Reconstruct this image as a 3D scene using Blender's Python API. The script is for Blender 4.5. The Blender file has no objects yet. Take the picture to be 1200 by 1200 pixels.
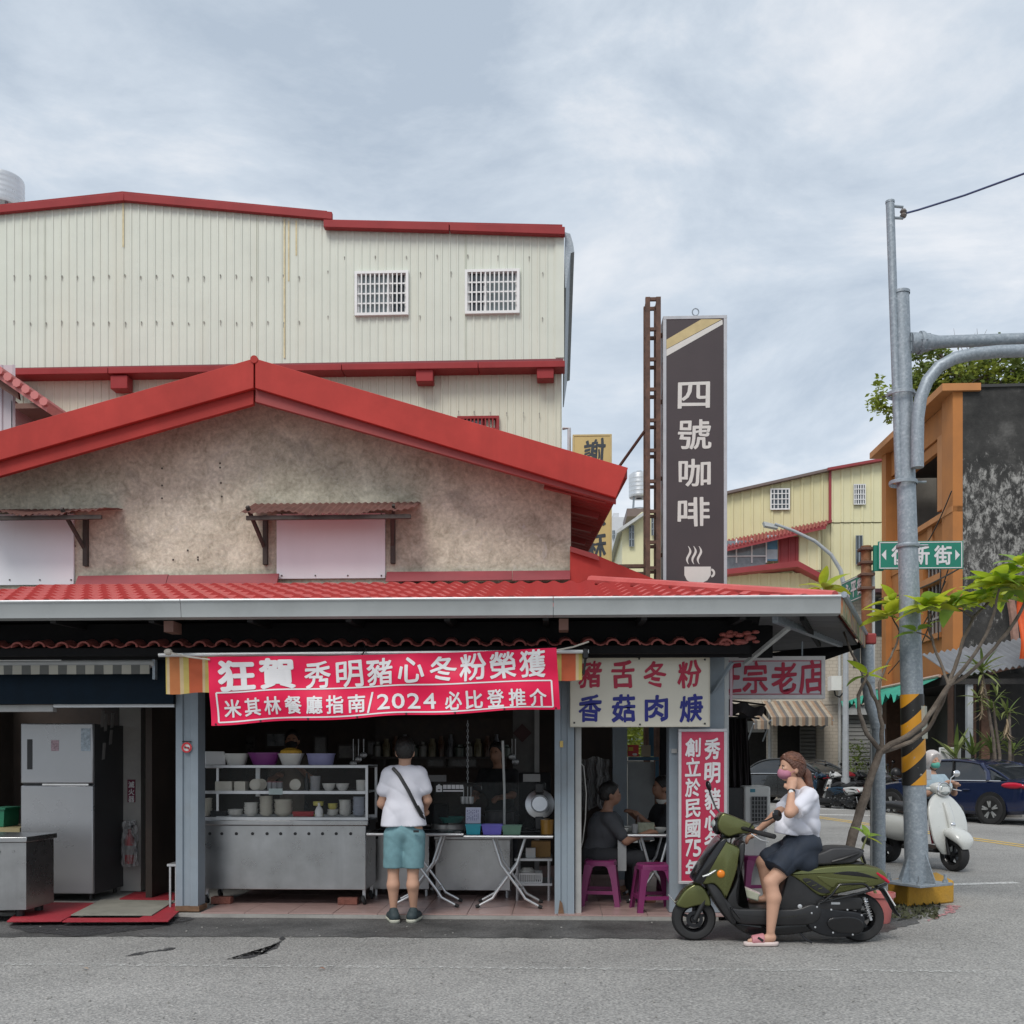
import bpy, bmesh, math, random
import numpy as np
from mathutils import Vector, Matrix, noise
R = math.radians
random.seed(7)
rnd = random.random
def ru(a, b): return a + (b - a) * random.random()
scene = bpy.context.scene
col = scene.collection

# ---------------------------------------------------------------- camera
CAMH, YAW, F = 1.55, R(2.5), 1200.0       # eye height, turn to the left, focal length in photo pixels
HZ = 885.0                                # photo row of the horizon
cam_d = bpy.data.cameras.new('camera')
cam_d.sensor_width = 36.0; cam_d.lens = 36.0
cam_d.shift_y = (HZ - 600) / 1200.0
cam_d.clip_start = 0.1; cam_d.clip_end = 3000
cam = bpy.data.objects.new('camera', cam_d); col.objects.link(cam)
cam.location = (0, 0, CAMH); cam.rotation_euler = (R(90), 0, YAW)
scene.camera = cam

# ---------------------------------------------------------------- sky and sun (overcast noon)
SUN_EL, SUN_AZ = 52, 200                  # degrees; azimuth clockwise from +Y
world = bpy.data.worlds.new('World'); scene.world = world; world.use_nodes = True
wn, wl = world.node_tree.nodes, world.node_tree.links
wn.clear()
wo = wn.new('ShaderNodeOutputWorld'); wb = wn.new('ShaderNodeBackground'); wb.inputs[1].default_value = 0.12
sky = wn.new('ShaderNodeTexSky'); sky.sky_type = 'NISHITA'; sky.sun_disc = False
sky.sun_elevation = R(SUN_EL); sky.sun_rotation = R(SUN_AZ); sky.air_density = 1.0; sky.dust_density = 1.5
tc = wn.new('ShaderNodeTexCoord'); mp = wn.new('ShaderNodeMapping'); mp.inputs['Scale'].default_value = (1.0, 1.0, 2.4)
n1 = wn.new('ShaderNodeTexNoise'); n1.inputs['Scale'].default_value = 3.3; n1.inputs['Detail'].default_value = 9; n1.inputs['Roughness'].default_value = .62
n1.inputs['Distortion'].default_value = .35
cr = wn.new('ShaderNodeValToRGB')
cr.color_ramp.elements[0].position = .34; cr.color_ramp.elements[0].color = (2.95, 3.42, 3.98, 1)
cr.color_ramp.elements[1].position = .64; cr.color_ramp.elements[1].color = (5.25, 5.4, 5.6, 1)
e = cr.color_ramp.elements.new(.5); e.color = (3.95, 4.38, 4.85, 1)
mx = wn.new('ShaderNodeMix'); mx.data_type = 'RGBA'; mx.inputs['Factor'].default_value = .88
wl.new(tc.outputs['Generated'], mp.inputs[0]); wl.new(mp.outputs[0], n1.inputs['Vector'])
wl.new(n1.outputs['Fac'], cr.inputs[0]); wl.new(sky.outputs[0], mx.inputs[6]); wl.new(cr.outputs[0], mx.inputs[7])
wl.new(mx.outputs[2], wb.inputs[0]); wl.new(wb.outputs[0], wo.inputs[0])
sd = bpy.data.lights.new('sun', 'SUN'); sd.energy = 1.5; sd.angle = R(25); sd.color = (1, .96, .9)
so = bpy.data.objects.new('sun', sd); col.objects.link(so)
so.rotation_euler = (R(90 - SUN_EL), 0, R(180 - SUN_AZ))
so.location = (-4, -10, 20)
scene.view_settings.view_transform = 'Standard'; scene.view_settings.look = 'None'
scene.view_settings.exposure = 0.52; scene.view_settings.gamma = 1.0
scene.render.engine = 'CYCLES'
scene.cycles.max_bounces = 6; scene.cycles.use_denoising = True

# ---------------------------------------------------------------- measuring
def depth(px, Y): return Y / (math.cos(YAW) + (px - 600) / F * math.sin(YAW))
def W(px, py, Y):
    """world point at world depth Y seen at photo pixel px, py"""
    t = depth(px, Y); cx = (px - 600) / F
    return Vector((t * (-math.sin(YAW) + cx * math.cos(YAW)), Y, CAMH + t * (HZ - py) / F))
def X(px, Y): return W(px, 885, Y).x
def Z(py, Y, px=600): return W(px, py, Y).z
def G(px, py, z=0.0):
    t = (CAMH - z) * F / (py - HZ); cx = (px - 600) / F
    return Vector((t * (-math.sin(YAW) + cx * math.cos(YAW)), t * (math.cos(YAW) + cx * math.sin(YAW)), z))

# ---------------------------------------------------------------- things
def tag(o, label=None, cat=None, group=None, kind=None):
    if label: o['label'] = label
    if cat: o['category'] = cat
    if group: o['group'] = group
    if kind: o['kind'] = kind
    return o
def thing(name, label, cat, loc=(0, 0, 0), rz=0.0, group=None):
    o = bpy.data.objects.new(name, None); col.objects.link(o)
    o.empty_display_size = .1; o.location = loc; o.rotation_euler = (0, 0, rz)
    return tag(o, label, cat, group)
def children(o): return KIDS.get(o.name, [])
KIDS = {}
def link(name, me, parent=None):
    o = bpy.data.objects.new(name, me); col.objects.link(o)
    if parent is not None:
        o.parent = parent; KIDS.setdefault(parent.name, []).append(o)
    return o
def copy_tree(o, parent=None, mats=None):
    c = o.copy(); col.objects.link(c); c.parent = parent
    if mats and c.type == 'MESH' and c.data.materials and c.data.materials[0].name in mats:
        me = c.data.copy(); me.materials[0] = mats[me.materials[0].name]; c.data = me
    if parent is not None: KIDS.setdefault(parent.name, []).append(c)
    for ch in list(children(o)): copy_tree(ch, c, mats)
    return c

class MB:
    def __init__(s, off=(0, 0, 0)): s.v = []; s.f = []; s.off = Vector(off)
    def add(s, vs, fs, m=None):
        k = len(s.v)
        for p in vs:
            p = Vector(p); s.v.append(m @ p if m is not None else p)
        for f in fs: s.f.append([i + k for i in f])
        return s
    def box(s, a, b, m=None):
        (x0, y0, z0), (x1, y1, z1) = a, b
        x0, x1 = min(x0, x1), max(x0, x1); y0, y1 = min(y0, y1), max(y0, y1); z0, z1 = min(z0, z1), max(z0, z1)
        return s.add([(x0,y0,z0),(x1,y0,z0),(x1,y1,z0),(x0,y1,z0),(x0,y0,z1),(x1,y0,z1),(x1,y1,z1),(x0,y1,z1)],
                     [(0,3,2,1),(4,5,6,7),(0,1,5,4),(1,2,6,5),(2,3,7,6),(3,0,4,7)], m)
    def cbox(s, c, size, m=None):
        h = Vector(size) / 2; c = Vector(c); return s.box(c - h, c + h, m)
    def prism(s, poly, ext, m=None):
        """poly: 3-D points of one face, ext: extrusion vector"""
        n = len(poly); ext = Vector(ext); a = [Vector(p) for p in poly]; b = [p + ext for p in a]
        return s.add(a + b, [list(range(n)), list(range(2*n-1, n-1, -1))] + [(i, n+i, n+(i+1) % n, (i+1) % n) for i in range(n)], m)
    def beam(s, p, q, w, h, up=(0, 0, 1)):
        p, q = Vector(p), Vector(q); d = (q - p).normalized(); u = Vector(up)
        r = d.cross(u)
        if r.length < 1e-4: r = d.cross(Vector((0, 1, 0)))
        r.normalize(); u = r.cross(d)
        a = [p + r*x*w/2 + u*y*h/2 for x, y in ((-1,-1),(1,-1),(1,1),(-1,1))]
        return s.prism(a, q - p)
    def tube(s, pts, r, n=8, caps=True, closed=False):
        pts = [Vector(p) for p in pts]; k = len(pts)
        rs = r if isinstance(r, (list, tuple)) else [r] * k
        base = len(s.v); prev = None
        for i, p in enumerate(pts):
            if closed: t = pts[(i+1) % k] - pts[i-1]
            else: t = pts[min(i+1, k-1)] - pts[max(i-1, 0)]
            t.normalize()
            if prev is None:
                a = t.cross(Vector((0, 0, 1)))
                if a.length < .05: a = t.cross(Vector((0, 1, 0)))
            else: a = prev - t * prev.dot(t)
            a.normalize(); prev = a; b = t.cross(a)
            for j in range(n):
                an = 2*math.pi*j/n; s.v.append(p + (a*math.cos(an) + b*math.sin(an)) * rs[i])
        for i in range(k if closed else k-1):
            i2 = (i+1) % k
            for j in range(n): s.f.append([base+i*n+j, base+i*n+(j+1) % n, base+i2*n+(j+1) % n, base+i2*n+j])
        if caps and not closed:
            s.f.append([base+j for j in range(n)][::-1]); s.f.append([base+(k-1)*n+j for j in range(n)])
        return s
    def lathe(s, prof, n=20, m=None, cap0=False, cap1=False):
        """prof: (radius, z) pairs about local z"""
        base = len(s.v); mm = m if m is not None else Matrix()
        for r, z in prof:
            for j in range(n):
                a = 2*math.pi*j/n; s.v.append(mm @ Vector((r*math.cos(a), r*math.sin(a), z)))
        for i in range(len(prof)-1):
            for j in range(n): s.f.append([base+i*n+j, base+i*n+(j+1) % n, base+(i+1)*n+(j+1) % n, base+(i+1)*n+j])
        if cap0: s.f.append([base+j for j in range(n)][::-1])
        if cap1: s.f.append([base+(len(prof)-1)*n+j for j in range(n)])
        return s
    def ell(s, c, r, n=14, k=9, m=None):
        c = Vector(c); pr = []
        base = len(s.v); mm = m if m is not None else Matrix()
        for i in range(1, k):
            ph = math.pi*i/k
            for j in range(n):
                a = 2*math.pi*j/n
                s.v.append(mm @ (c + Vector((r[0]*math.sin(ph)*math.cos(a), r[1]*math.sin(ph)*math.sin(a), r[2]*math.cos(ph)))))
        t = len(s.v); s.v.append(mm @ (c + Vector((0, 0, r[2])))); s.v.append(mm @ (c - Vector((0, 0, r[2]))))
        for i in range(k-2):
            for j in range(n): s.f.append([base+i*n+j, base+(i+1)*n+j, base+(i+1)*n+(j+1) % n, base+i*n+(j+1) % n])
        for j in range(n):
            s.f.append([t, base+j, base+(j+1) % n]); s.f.append([t+1, base+(k-2)*n+(j+1) % n, base+(k-2)*n+j])
        return s
    def loft(s, rings, cap=True, closed=True):
        base = len(s.v); n = len(rings[0])
        for rg in rings: s.v += [Vector(p) for p in rg]
        for i in range(len(rings)-1):
            for j in range(n if closed else n-1):
                s.f.append([base+i*n+j, base+i*n+(j+1) % n, base+(i+1)*n+(j+1) % n, base+(i+1)*n+j])
        if cap and closed:
            s.f.append([base+j for j in range(n)][::-1]); s.f.append([base+(len(rings)-1)*n+j for j in range(n)])
        return s
    def sheet(s, fn, nu, nv, thick=None):
        base = len(s.v)
        for i in range(nu+1):
            for j in range(nv+1): s.v.append(Vector(fn(i/nu, j/nv)))
        q = lambda i, j: base + i*(nv+1) + j
        for i in range(nu):
            for j in range(nv): s.f.append([q(i,j), q(i+1,j), q(i+1,j+1), q(i,j+1)])
        if thick is not None:
            t = Vector(thick); b2 = len(s.v)
            s.v += [p + t for p in s.v[base:b2]]
            q2 = lambda i, j: b2 + i*(nv+1) + j
            for i in range(nu):
                for j in range(nv): s.f.append([q2(i,j), q2(i,j+1), q2(i+1,j+1), q2(i+1,j)])
            for i in range(nu):
                s.f.append([q(i,0), q2(i,0), q2(i+1,0), q(i+1,0)]); s.f.append([q(i,nv), q(i+1,nv), q2(i+1,nv), q2(i,nv)])
            for j in range(nv):
                s.f.append([q(0,j), q(0,j+1), q2(0,j+1), q2(0,j)]); s.f.append([q(nu,j), q2(nu,j), q2(nu,j+1), q(nu,j+1)])
        return s
    def mesh(s, name, mat, ang=32, off=None):
        o = Vector(off) if off is not None else s.off
        me = bpy.data.meshes.new(name)
        me.from_pydata([tuple(p - o) for p in s.v], [], s.f)
        bm = bmesh.new(); bm.from_mesh(me); bmesh.ops.recalc_face_normals(bm, faces=bm.faces); bm.to_mesh(me); bm.free()
        if mat: me.materials.append(mat)
        if ang:
            me.polygons.foreach_set('use_smooth', [True]*len(me.polygons)); me.set_sharp_from_angle(angle=R(ang))
        me.update()
        return me
    def build(s, name, mat, parent=None, ang=32, bevel=0.0, seg=2, world=None):
        """world coordinates are taken as given; under a parent they are moved into its frame"""
        off = s.off
        if parent is not None and world:
            inv = PW(parent).inverted(); s.v = [inv @ p for p in s.v]; off = Vector((0, 0, 0))
        o = link(name, s.mesh(name, mat, ang, off), parent)
        if bevel:
            b = o.modifiers.new('bevel', 'BEVEL'); b.width = bevel; b.segments = seg; b.limit_method = 'ANGLE'; b.angle_limit = R(40)
        return o
def PW(o):
    m = Matrix.LocRotScale(o.location, o.rotation_euler, o.scale)
    return PW(o.parent) @ m if o.parent else m
def ground_origin(o):
    """put the origin of a one-mesh top-level thing at the middle of its base"""
    vs = [v.co for v in o.data.vertices]
    c = Vector(((min(v.x for v in vs)+max(v.x for v in vs))/2, (min(v.y for v in vs)+max(v.y for v in vs))/2, min(v.z for v in vs)))
    for v in o.data.vertices: v.co -= c
    o.location = c; return o
def single(name, mb, mat, label, cat, group=None, ang=32, bevel=0.0):
    o = mb.build(name, mat, None, ang, bevel); ground_origin(o); return tag(o, label, cat, group)

# ---------------------------------------------------------------- materials
MATS = {}
def srgb(h):
    h = h.lstrip('#'); c = [int(h[i:i+2], 16)/255 for i in (0, 2, 4)]
    return tuple(x/12.92 if x <= .04045 else ((x+.055)/1.055)**2.4 for x in c)
def mat(name, c, rough=.6, metal=0.0, var=.12, scale=6.0, bump=0.0, bscale=40.0, streak=0.0, dirt=None, dirt_amt=0.0, spec=.5, alpha=1.0, trans=0.0, coat=0.0, ior=None):
    if name in MATS: return MATS[name]
    if isinstance(c, str): c = srgb(c)
    m = bpy.data.materials.new(name); m.use_nodes = True; MATS[name] = m
    nt = m.node_tree; N, L = nt.nodes, nt.links; bs = N['Principled BSDF']
    bs.inputs['Roughness'].default_value = rough; bs.inputs['Metallic'].default_value = metal
    bs.inputs['Specular IOR Level'].default_value = spec; bs.inputs['Coat Weight'].default_value = coat
    bs.inputs['Alpha'].default_value = alpha; bs.inputs['Transmission Weight'].default_value = trans
    if ior: bs.inputs['IOR'].default_value = ior
    t = N.new('ShaderNodeTexCoord'); src = t.outputs['Object']
    nz = N.new('ShaderNodeTexNoise'); nz.inputs['Scale'].default_value = scale; nz.inputs['Detail'].default_value = 5; nz.inputs['Roughness'].default_value = .62
    L.new(src, nz.inputs['Vector'])
    rp = N.new('ShaderNodeValToRGB'); rp.color_ramp.elements[0].position = .28; rp.color_ramp.elements[1].position = .72
    rp.color_ramp.elements[0].color = tuple(min(1, x*(1-var)) for x in c) + (1,)
    rp.color_ramp.elements[1].color = tuple(min(1, x*(1+var)) for x in c) + (1,)
    L.new(nz.outputs['Fac'], rp.inputs[0]); out = rp.outputs[0]
    if streak or dirt:
        mpn = N.new('ShaderNodeMapping'); mpn.inputs['Scale'].default_value = (scale*1.6, scale*1.6, scale*.12) if streak else (scale*.5,)*3
        L.new(src, mpn.inputs[0])
        n2 = N.new('ShaderNodeTexNoise'); n2.inputs['Scale'].default_value = 1.0; n2.inputs['Detail'].default_value = 6; n2.inputs['Roughness'].default_value = .68
        L.new(mpn.outputs[0], n2.inputs['Vector'])
        r2 = N.new('ShaderNodeValToRGB'); r2.color_ramp.elements[0].position = .5; r2.color_ramp.elements[1].position = .76
        r2.color_ramp.elements[0].color = (0,0,0,1); a = streak or dirt_amt; r2.color_ramp.elements[1].color = (a,a,a,1)
        L.new(n2.outputs['Fac'], r2.inputs[0])
        mm = N.new('ShaderNodeMix'); mm.data_type = 'RGBA'
        L.new(r2.outputs[0], mm.inputs['Factor']); L.new(out, mm.inputs[6])
        d = dirt if dirt else tuple(x*.45 for x in c)
        if isinstance(d, str): d = srgb(d)
        mm.inputs[7].default_value = tuple(d) + (1,); out = mm.outputs[2]
    L.new(out, bs.inputs['Base Color'])
    if rough > .08 and not trans:
        rr = N.new('ShaderNodeMapRange'); rr.inputs['To Min'].default_value = max(.02, rough-.12); rr.inputs['To Max'].default_value = min(1, rough+.12)
        L.new(nz.outputs['Fac'], rr.inputs[0]); L.new(rr.outputs[0], bs.inputs['Roughness'])
    if bump:
        n3 = N.new('ShaderNodeTexNoise'); n3.inputs['Scale'].default_value = bscale; n3.inputs['Detail'].default_value = 4
        L.new(src, n3.inputs['Vector'])
        bp = N.new('ShaderNodeBump'); bp.inputs['Strength'].default_value = bump; bp.inputs['Distance'].default_value = .02
        L.new(n3.outputs['Fac'], bp.inputs['Height']); L.new(bp.outputs[0], bs.inputs['Normal'])
    return m
def nodes_of(m): return m.node_tree.nodes, m.node_tree.links, m.node_tree.nodes['Principled BSDF']

# ---------------------------------------------------------------- lettering (flat print on signs)
GLY = {}
def glyphs(s, bold=0.0):
    """flat mesh of one character scaled to a unit square; bold strokes are layered copies nudged sideways"""
    key = (s, bold)
    if key in GLY: return GLY[key]
    if (s, 0) not in GLY:
        cu = bpy.data.curves.new('glyph', 'FONT'); cu.body = s; cu.size = 1.0; cu.resolution_u = 3
        o = bpy.data.objects.new('glyph', cu); col.objects.link(o)
        dg = bpy.context.evaluated_depsgraph_get(); me = bpy.data.meshes.new_from_object(o.evaluated_get(dg))
        vs = [Vector(v.co) for v in me.vertices]; fs = [list(p.vertices) for p in me.polygons]
        bpy.data.objects.remove(o); bpy.data.curves.remove(cu); bpy.data.meshes.remove(me)
        x0, x1 = min(v.x for v in vs), max(v.x for v in vs); y0, y1 = min(v.y for v in vs), max(v.y for v in vs)
        GLY[(s, 0)] = ([Vector(((v.x-x0)/max(1e-4, x1-x0), (v.y-y0)/max(1e-4, y1-y0), 0)) for v in vs], fs)
    vs, fs = GLY[(s, 0)]
    if bold:
        b = bold; ov, of = [], []; k = 1/(1+2*b)
        for i, (dx, dy) in enumerate(((0,0),(1,0),(-1,0),(0,1),(0,-1),(.7,.7),(-.7,.7),(.7,-.7),(-.7,-.7))):
            n = len(ov); ov += [Vector(((v.x+dx*b-.5)*k+.5, (v.y+dy*b-.5)*k+.5, i)) for v in vs]; of += [[j+n for j in f] for f in fs]
        vs, fs = ov, of
    GLY[key] = (vs, fs); return GLY[key]
LAYER = .00025
def letter(mb, ch, cx, cy, w, h, fn, bold=.02, brush=0.0, seed=0):
    """one character centred at (cx, cy) in sign coordinates; fn maps sign coordinates to the place"""
    vs, fs = glyphs(ch, bold)
    out = []
    for v in vs:
        x, y = v.x-.5, v.y-.5
        if brush:
            q = noise.noise_vector(Vector((x*2.3+seed*7.1, y*2.3, seed*3.3)))
            x += q.x*brush + y*brush*.25; y += q.y*brush + x*brush*.9
        p = fn(cx + x*w, cy + y*h); p.y -= v.z*LAYER; out.append(p)
    mb.add(out, fs)
for _c in '狂賀': glyphs(_c, .045)
for _c in '秀明豬心冬粉榮獲舌香菇肉焿正宗老店創立於民國年謝記黑麻水餃': glyphs(_c, .022)
for _c in '米其林餐廳指南必比登推介復新街永平/202475滅火器四號咖啡': glyphs(_c, .026)

# ================================================================ shared materials
def asphalt(name, base, spec_amt, seed, vr=.15):
    m = bpy.data.materials.new(name); m.use_nodes = True; MATS[name] = m
    N, L, bs = nodes_of(m)
    t = N.new('ShaderNodeTexCoord'); mp = N.new('ShaderNodeMapping'); mp.inputs['Location'].default_value = (seed, seed, 0)
    L.new(t.outputs['Object'], mp.inputs[0])
    big = N.new('ShaderNodeTexNoise'); big.inputs['Scale'].default_value = .55 if vr < .3 else 1.6; big.inputs['Detail'].default_value = 6; big.inputs['Roughness'].default_value = .6
    fin = N.new('ShaderNodeTexNoise'); fin.inputs['Scale'].default_value = 55; fin.inputs['Detail'].default_value = 3
    vor = N.new('ShaderNodeTexVoronoi'); vor.inputs['Scale'].default_value = 62
    for n in (big, fin, vor): L.new(mp.outputs[0], n.inputs['Vector'])
    r1 = N.new('ShaderNodeValToRGB'); r1.color_ramp.elements[0].position = .3; r1.color_ramp.elements[1].position = .7
    r1.color_ramp.elements[0].color = tuple(x*(1-vr) for x in base)+(1,); r1.color_ramp.elements[1].color = tuple(x*(1+vr*1.6) for x in base)+(1,)
    L.new(big.outputs['Fac'], r1.inputs[0])
    r2 = N.new('ShaderNodeValToRGB'); r2.color_ramp.elements[0].position = .35; r2.color_ramp.elements[1].position = .68
    r2.color_ramp.elements[0].color = (.70,.70,.70,1); r2.color_ramp.elements[1].color = (1.25,1.25,1.23,1)
    L.new(fin.outputs['Fac'], r2.inputs[0])
    mu = N.new('ShaderNodeMix'); mu.data_type = 'RGBA'; mu.blend_type = 'MULTIPLY'; mu.inputs['Factor'].default_value = 1
    L.new(r1.outputs[0], mu.inputs[6]); L.new(r2.outputs[0], mu.inputs[7])
    r3 = N.new('ShaderNodeValToRGB'); r3.color_ramp.elements[0].position = .0; r3.color_ramp.elements[1].position = 1
    r3.color_ramp.elements[0].color = (.5,.5,.5,1); r3.color_ramp.elements[1].color = (1.7,1.68,1.62,1)
    L.new(vor.outputs['Color'], r3.inputs[0])
    m2 = N.new('ShaderNodeMix'); m2.data_type = 'RGBA'; m2.blend_type = 'MULTIPLY'; m2.inputs['Factor'].default_value = spec_amt
    L.new(mu.outputs[2], m2.inputs[6]); L.new(r3.outputs[0], m2.inputs[7])
    # hairline cracks
    wv = N.new('ShaderNodeTexVoronoi'); wv.feature = 'DISTANCE_TO_EDGE'; wv.inputs['Scale'].default_value = .45
    dn = N.new('ShaderNodeTexNoise'); dn.inputs['Scale'].default_value = 1.3; dn.inputs['Detail'].default_value = 6
    L.new(mp.outputs[0], dn.inputs['Vector'])
    vm = N.new('ShaderNodeVectorMath'); vm.operation = 'MULTIPLY_ADD'; vm.inputs[1].default_value = (1.5,1.5,1.5); L.new(dn.outputs['Color'], vm.inputs[0]); L.new(mp.outputs[0], vm.inputs[2])
    L.new(vm.outputs[0], wv.inputs['Vector'])
    cr_ = N.new('ShaderNodeMapRange'); cr_.inputs['From Max'].default_value = .006; cr_.inputs['To Min'].default_value = .55; L.new(wv.outputs['Distance'], cr_.inputs[0])
    m3 = N.new('ShaderNodeMix'); m3.data_type = 'RGBA'; m3.blend_type = 'MULTIPLY'; m3.inputs['Factor'].default_value = .55
    L.new(m2.outputs[2], m3.inputs[6]); L.new(cr_.outputs[0], m3.inputs[7])
    L.new(m3.outputs[2], bs.inputs['Base Color'])
    bs.inputs['Roughness'].default_value = .82 if base[0] > .2 else .55
    bp = N.new('ShaderNodeBump'); bp.inputs['Strength'].default_value = .55; bp.inputs['Distance'].default_value = .012
    L.new(vor.outputs['Distance'], bp.inputs['Height']); L.new(bp.outputs[0], bs.inputs['Normal'])
    return m
M_road = asphalt('asphalt', (.265, .261, .255), .6, 0)
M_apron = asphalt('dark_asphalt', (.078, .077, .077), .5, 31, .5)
def worn_paint(name, c, cover):
    m = mat(name, c, .7, var=.1, scale=5)
    N, L, bs = nodes_of(m)
    t = N.new('ShaderNodeTexCoord'); nz = N.new('ShaderNodeTexNoise'); nz.inputs['Scale'].default_value = 22; nz.inputs['Detail'].default_value = 7; nz.inputs['Roughness'].default_value = .75
    L.new(t.outputs['Object'], nz.inputs['Vector'])
    r = N.new('ShaderNodeValToRGB'); r.color_ramp.elements[0].position = cover-.06; r.color_ramp.elements[1].position = cover+.06
    L.new(nz.outputs['Fac'], r.inputs[0]); L.new(r.outputs[0], bs.inputs['Alpha'])
    return m
M_wpaint = worn_paint('worn_white_paint', (.62, .62, .6), .44)
M_wpaint2 = worn_paint('faded_white_paint', (.5, .5, .48), .53)
M_ypaint = worn_paint('worn_yellow_paint', (.62, .42, .10), .38)
M_pinkp = worn_paint('pink_spray_paint', (.55, .22, .24), .5)
M_tar = worn_paint('tar_stain', (.045, .045, .047), .46)
M_conc = mat('grey_concrete', (.30, .29, .27), .85, var=.22, scale=3, bump=.3, bscale=30, dirt=(.12,.115,.11), dirt_amt=.6)
M_black = mat('black_plastic', (.012, .012, .013), .45, var=.2)
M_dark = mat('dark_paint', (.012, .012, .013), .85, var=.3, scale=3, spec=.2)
M_steel = mat('brushed_stainless', (.40, .405, .41), .30, .92, var=.16, scale=3, streak=.4, dirt=(.28,.28,.29))
M_chrome = mat('chrome', (.75, .75, .76), .15, 1.0, var=.05)
M_alu = mat('dull_aluminium', (.55, .56, .57), .45, .8, var=.12, scale=9)
M_galv = mat('galvanised_steel', (.27, .31, .345), .5, .35, var=.2, scale=40, dirt=(.50,.53,.56), dirt_amt=.55)
M_white = mat('white_paint', (.74, .74, .73), .5, var=.05)
M_rubber = mat('tyre_rubber', (.018, .018, .019), .78, var=.2, scale=30)
M_glass = mat('window_glass', (.045, .055, .062), .08, var=.25, scale=1.5, spec=.8)

# ================================================================ ground
def flat(name, poly, z, m, kind='structure', parent=None):
    mb = MB(); mb.add([(p[0], p[1], z) for p in poly], [list(range(len(poly)))])
    o = mb.build(name, m, parent, ang=0)
    if parent is None: tag(o, kind=kind)
    return o
road = flat('road', [(-250,-250), (250,-250), (250,250), (-250,250)], 0, M_road)
ap = [G(-300,1099), G(150,1098), G(420,1098.5), G(640,1099.5), G(800,1101), G(930,1103), G(1010,1100), G(1075,1082), G(1085,1060), G(1000,1050), G(830,1062), G(700,1066), G(-300,1060)]
def rough_edge(pts, n=14, amp=.03):
    out = []
    for a_, b_ in zip(pts, pts[1:]+pts[:1]):
        L_ = (b_-a_).length; k_ = max(1, int(L_/.09))
        for i in range(k_): out.append(a_.lerp(b_, i/k_)+Vector((ru(-amp,amp), ru(-amp,amp), 0)))
    return out
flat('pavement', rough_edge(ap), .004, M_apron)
def strip(name, p, q, w, z, m, n=1, sub=None):
    p, q = Vector(p), Vector(q); d = (q-p).normalized(); r = Vector((-d.y, d.x, 0))*w/2
    return flat(name, [p-r, q-r, q+r, p+r], z, m)
strip('road_marking', G(-400,1127), G(1150,1139), .085, .004, M_wpaint2)
a, b = G(955,956.5), G(1400,1018)
strip('road_marking', a, b, .10, .004, M_ypaint)
dd = (b-a).normalized(); rr = Vector((-dd.y, dd.x, 0))*.24
strip('road_marking', a-rr, b-rr, .10, .004, M_ypaint)
for k, (x0, x1, y) in enumerate([(948,1046,943), (944,1052,948.5), (940,1056,955), (1090,1192,1036.5)]):
    strip('road_marking', G(x0,y-.6 if k < 3 else y+1), G(x1,y+1.2 if k < 3 else y-2), .42 if k < 3 else .16, .004, M_wpaint)
# tar smear, damp patches and a pink survey mark
def smear(pts, m, z):
    poly = []
    n = len(pts)
    for px, py, w in pts: poly.append(G(px-w*.5, py+w*.16))
    for px, py, w in reversed(pts): poly.append(G(px+w*.5, py-w*.16))
    return flat('road_stain', rough_edge([Vector((p.x,p.y,0)) for p in poly], amp=.03), z, m)
smear([(268,1124,3), (282,1122,12), (292,1121.5,9), (303,1119.5,15), (312,1117,8), (321,1113,12), (324,1109,8), (323,1106,7), (329,1102,9), (331,1099,6), (335,1097,2)], M_tar, .0045)
smear([(140,1122,2), (158,1118.5,14), (172,1116,12), (186,1114,16), (205,1112,2)], M_tar, .0045)
smear([(10,1086,4), (60,1083,60), (140,1084,90), (200,1082,40), (226,1078,6)], M_tar, .0085)
smear([(1086,1080,3), (1098,1076,20), (1112,1070,24), (1116,1066,18), (1110,1062,6)], M_pinkp, .0088)
smear([(1052,1079,4), (1066,1075,24), (1086,1070,22), (1098,1063,6)], M_tar, .0092)
mb = MB()
for _ in range(260):
    px, py = ru(0,1200), ru(1072,1198); p = G(px, py); s = ru(.004,.012)
    m = Matrix.Translation((p.x, p.y, s*.45+.004)) @ Matrix.Rotation(ru(0,6), 4, 'Z')
    mb.ell((0,0,0), (s, s*ru(.6,1), s*.5), 5, 3, m)
o = mb.build('grit', mat('road_grit', (.3,.29,.27), .9, var=.4, scale=20)); tag(o, 'fine loose grit scattered over the grey road', 'grit', kind='stuff')
for lx, ly, c, lab in [(377,1137,(.28,.09,.03),'small dried brown leaf lying on the road'), (100,1137,(.4,.3,.22),'pale scrap of litter lying on the road at left')]:
    p = G(lx, ly); mb = MB()
    mb.sheet(lambda u, v: (p.x+(u-.5)*.05, p.y+(v-.5)*.03*math.sin(math.pi*(u*.9+.05)), .008+.012*math.sin(u*3.1)), 5, 2)
    single('litter', mb, mat('litter_'+lab[:5], c, .8), lab, 'litter')

# ================================================================ shop floor
FL = .05                                   # shop floor level
YG, YP, YW_, YBIG = 8.8, 9.7, 11.65, 17.5  # gutter, posts, gable wall, tall building behind
floor = MB().box((X(-260,YP), 9.62, 0.0), (X(842,9.62), 14.4, FL-.012)).build('shop_floor', M_conc); tag(floor, kind='structure')
M_tile = mat('pink_floor_tile', (.36, .245, .225), .32, var=.12, scale=5, dirt=(.17,.12,.11), dirt_amt=.5, spec=.5)
TS = .425
tme = MB().box((0,0,-.011),(TS-.006,TS-.006,0)).mesh('floor_tile', M_tile, 0)
x0t = X(236,9.65)
for i in range(12):
    for j in range(11):
        o = link('floor_tile', tme, floor); o.location = (x0t+i*TS, 9.635+j*TS, FL+.0006*((i*7+j*3) % 3))
        o.rotation_euler = (ru(-.002,.002), ru(-.002,.002), 0)

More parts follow.
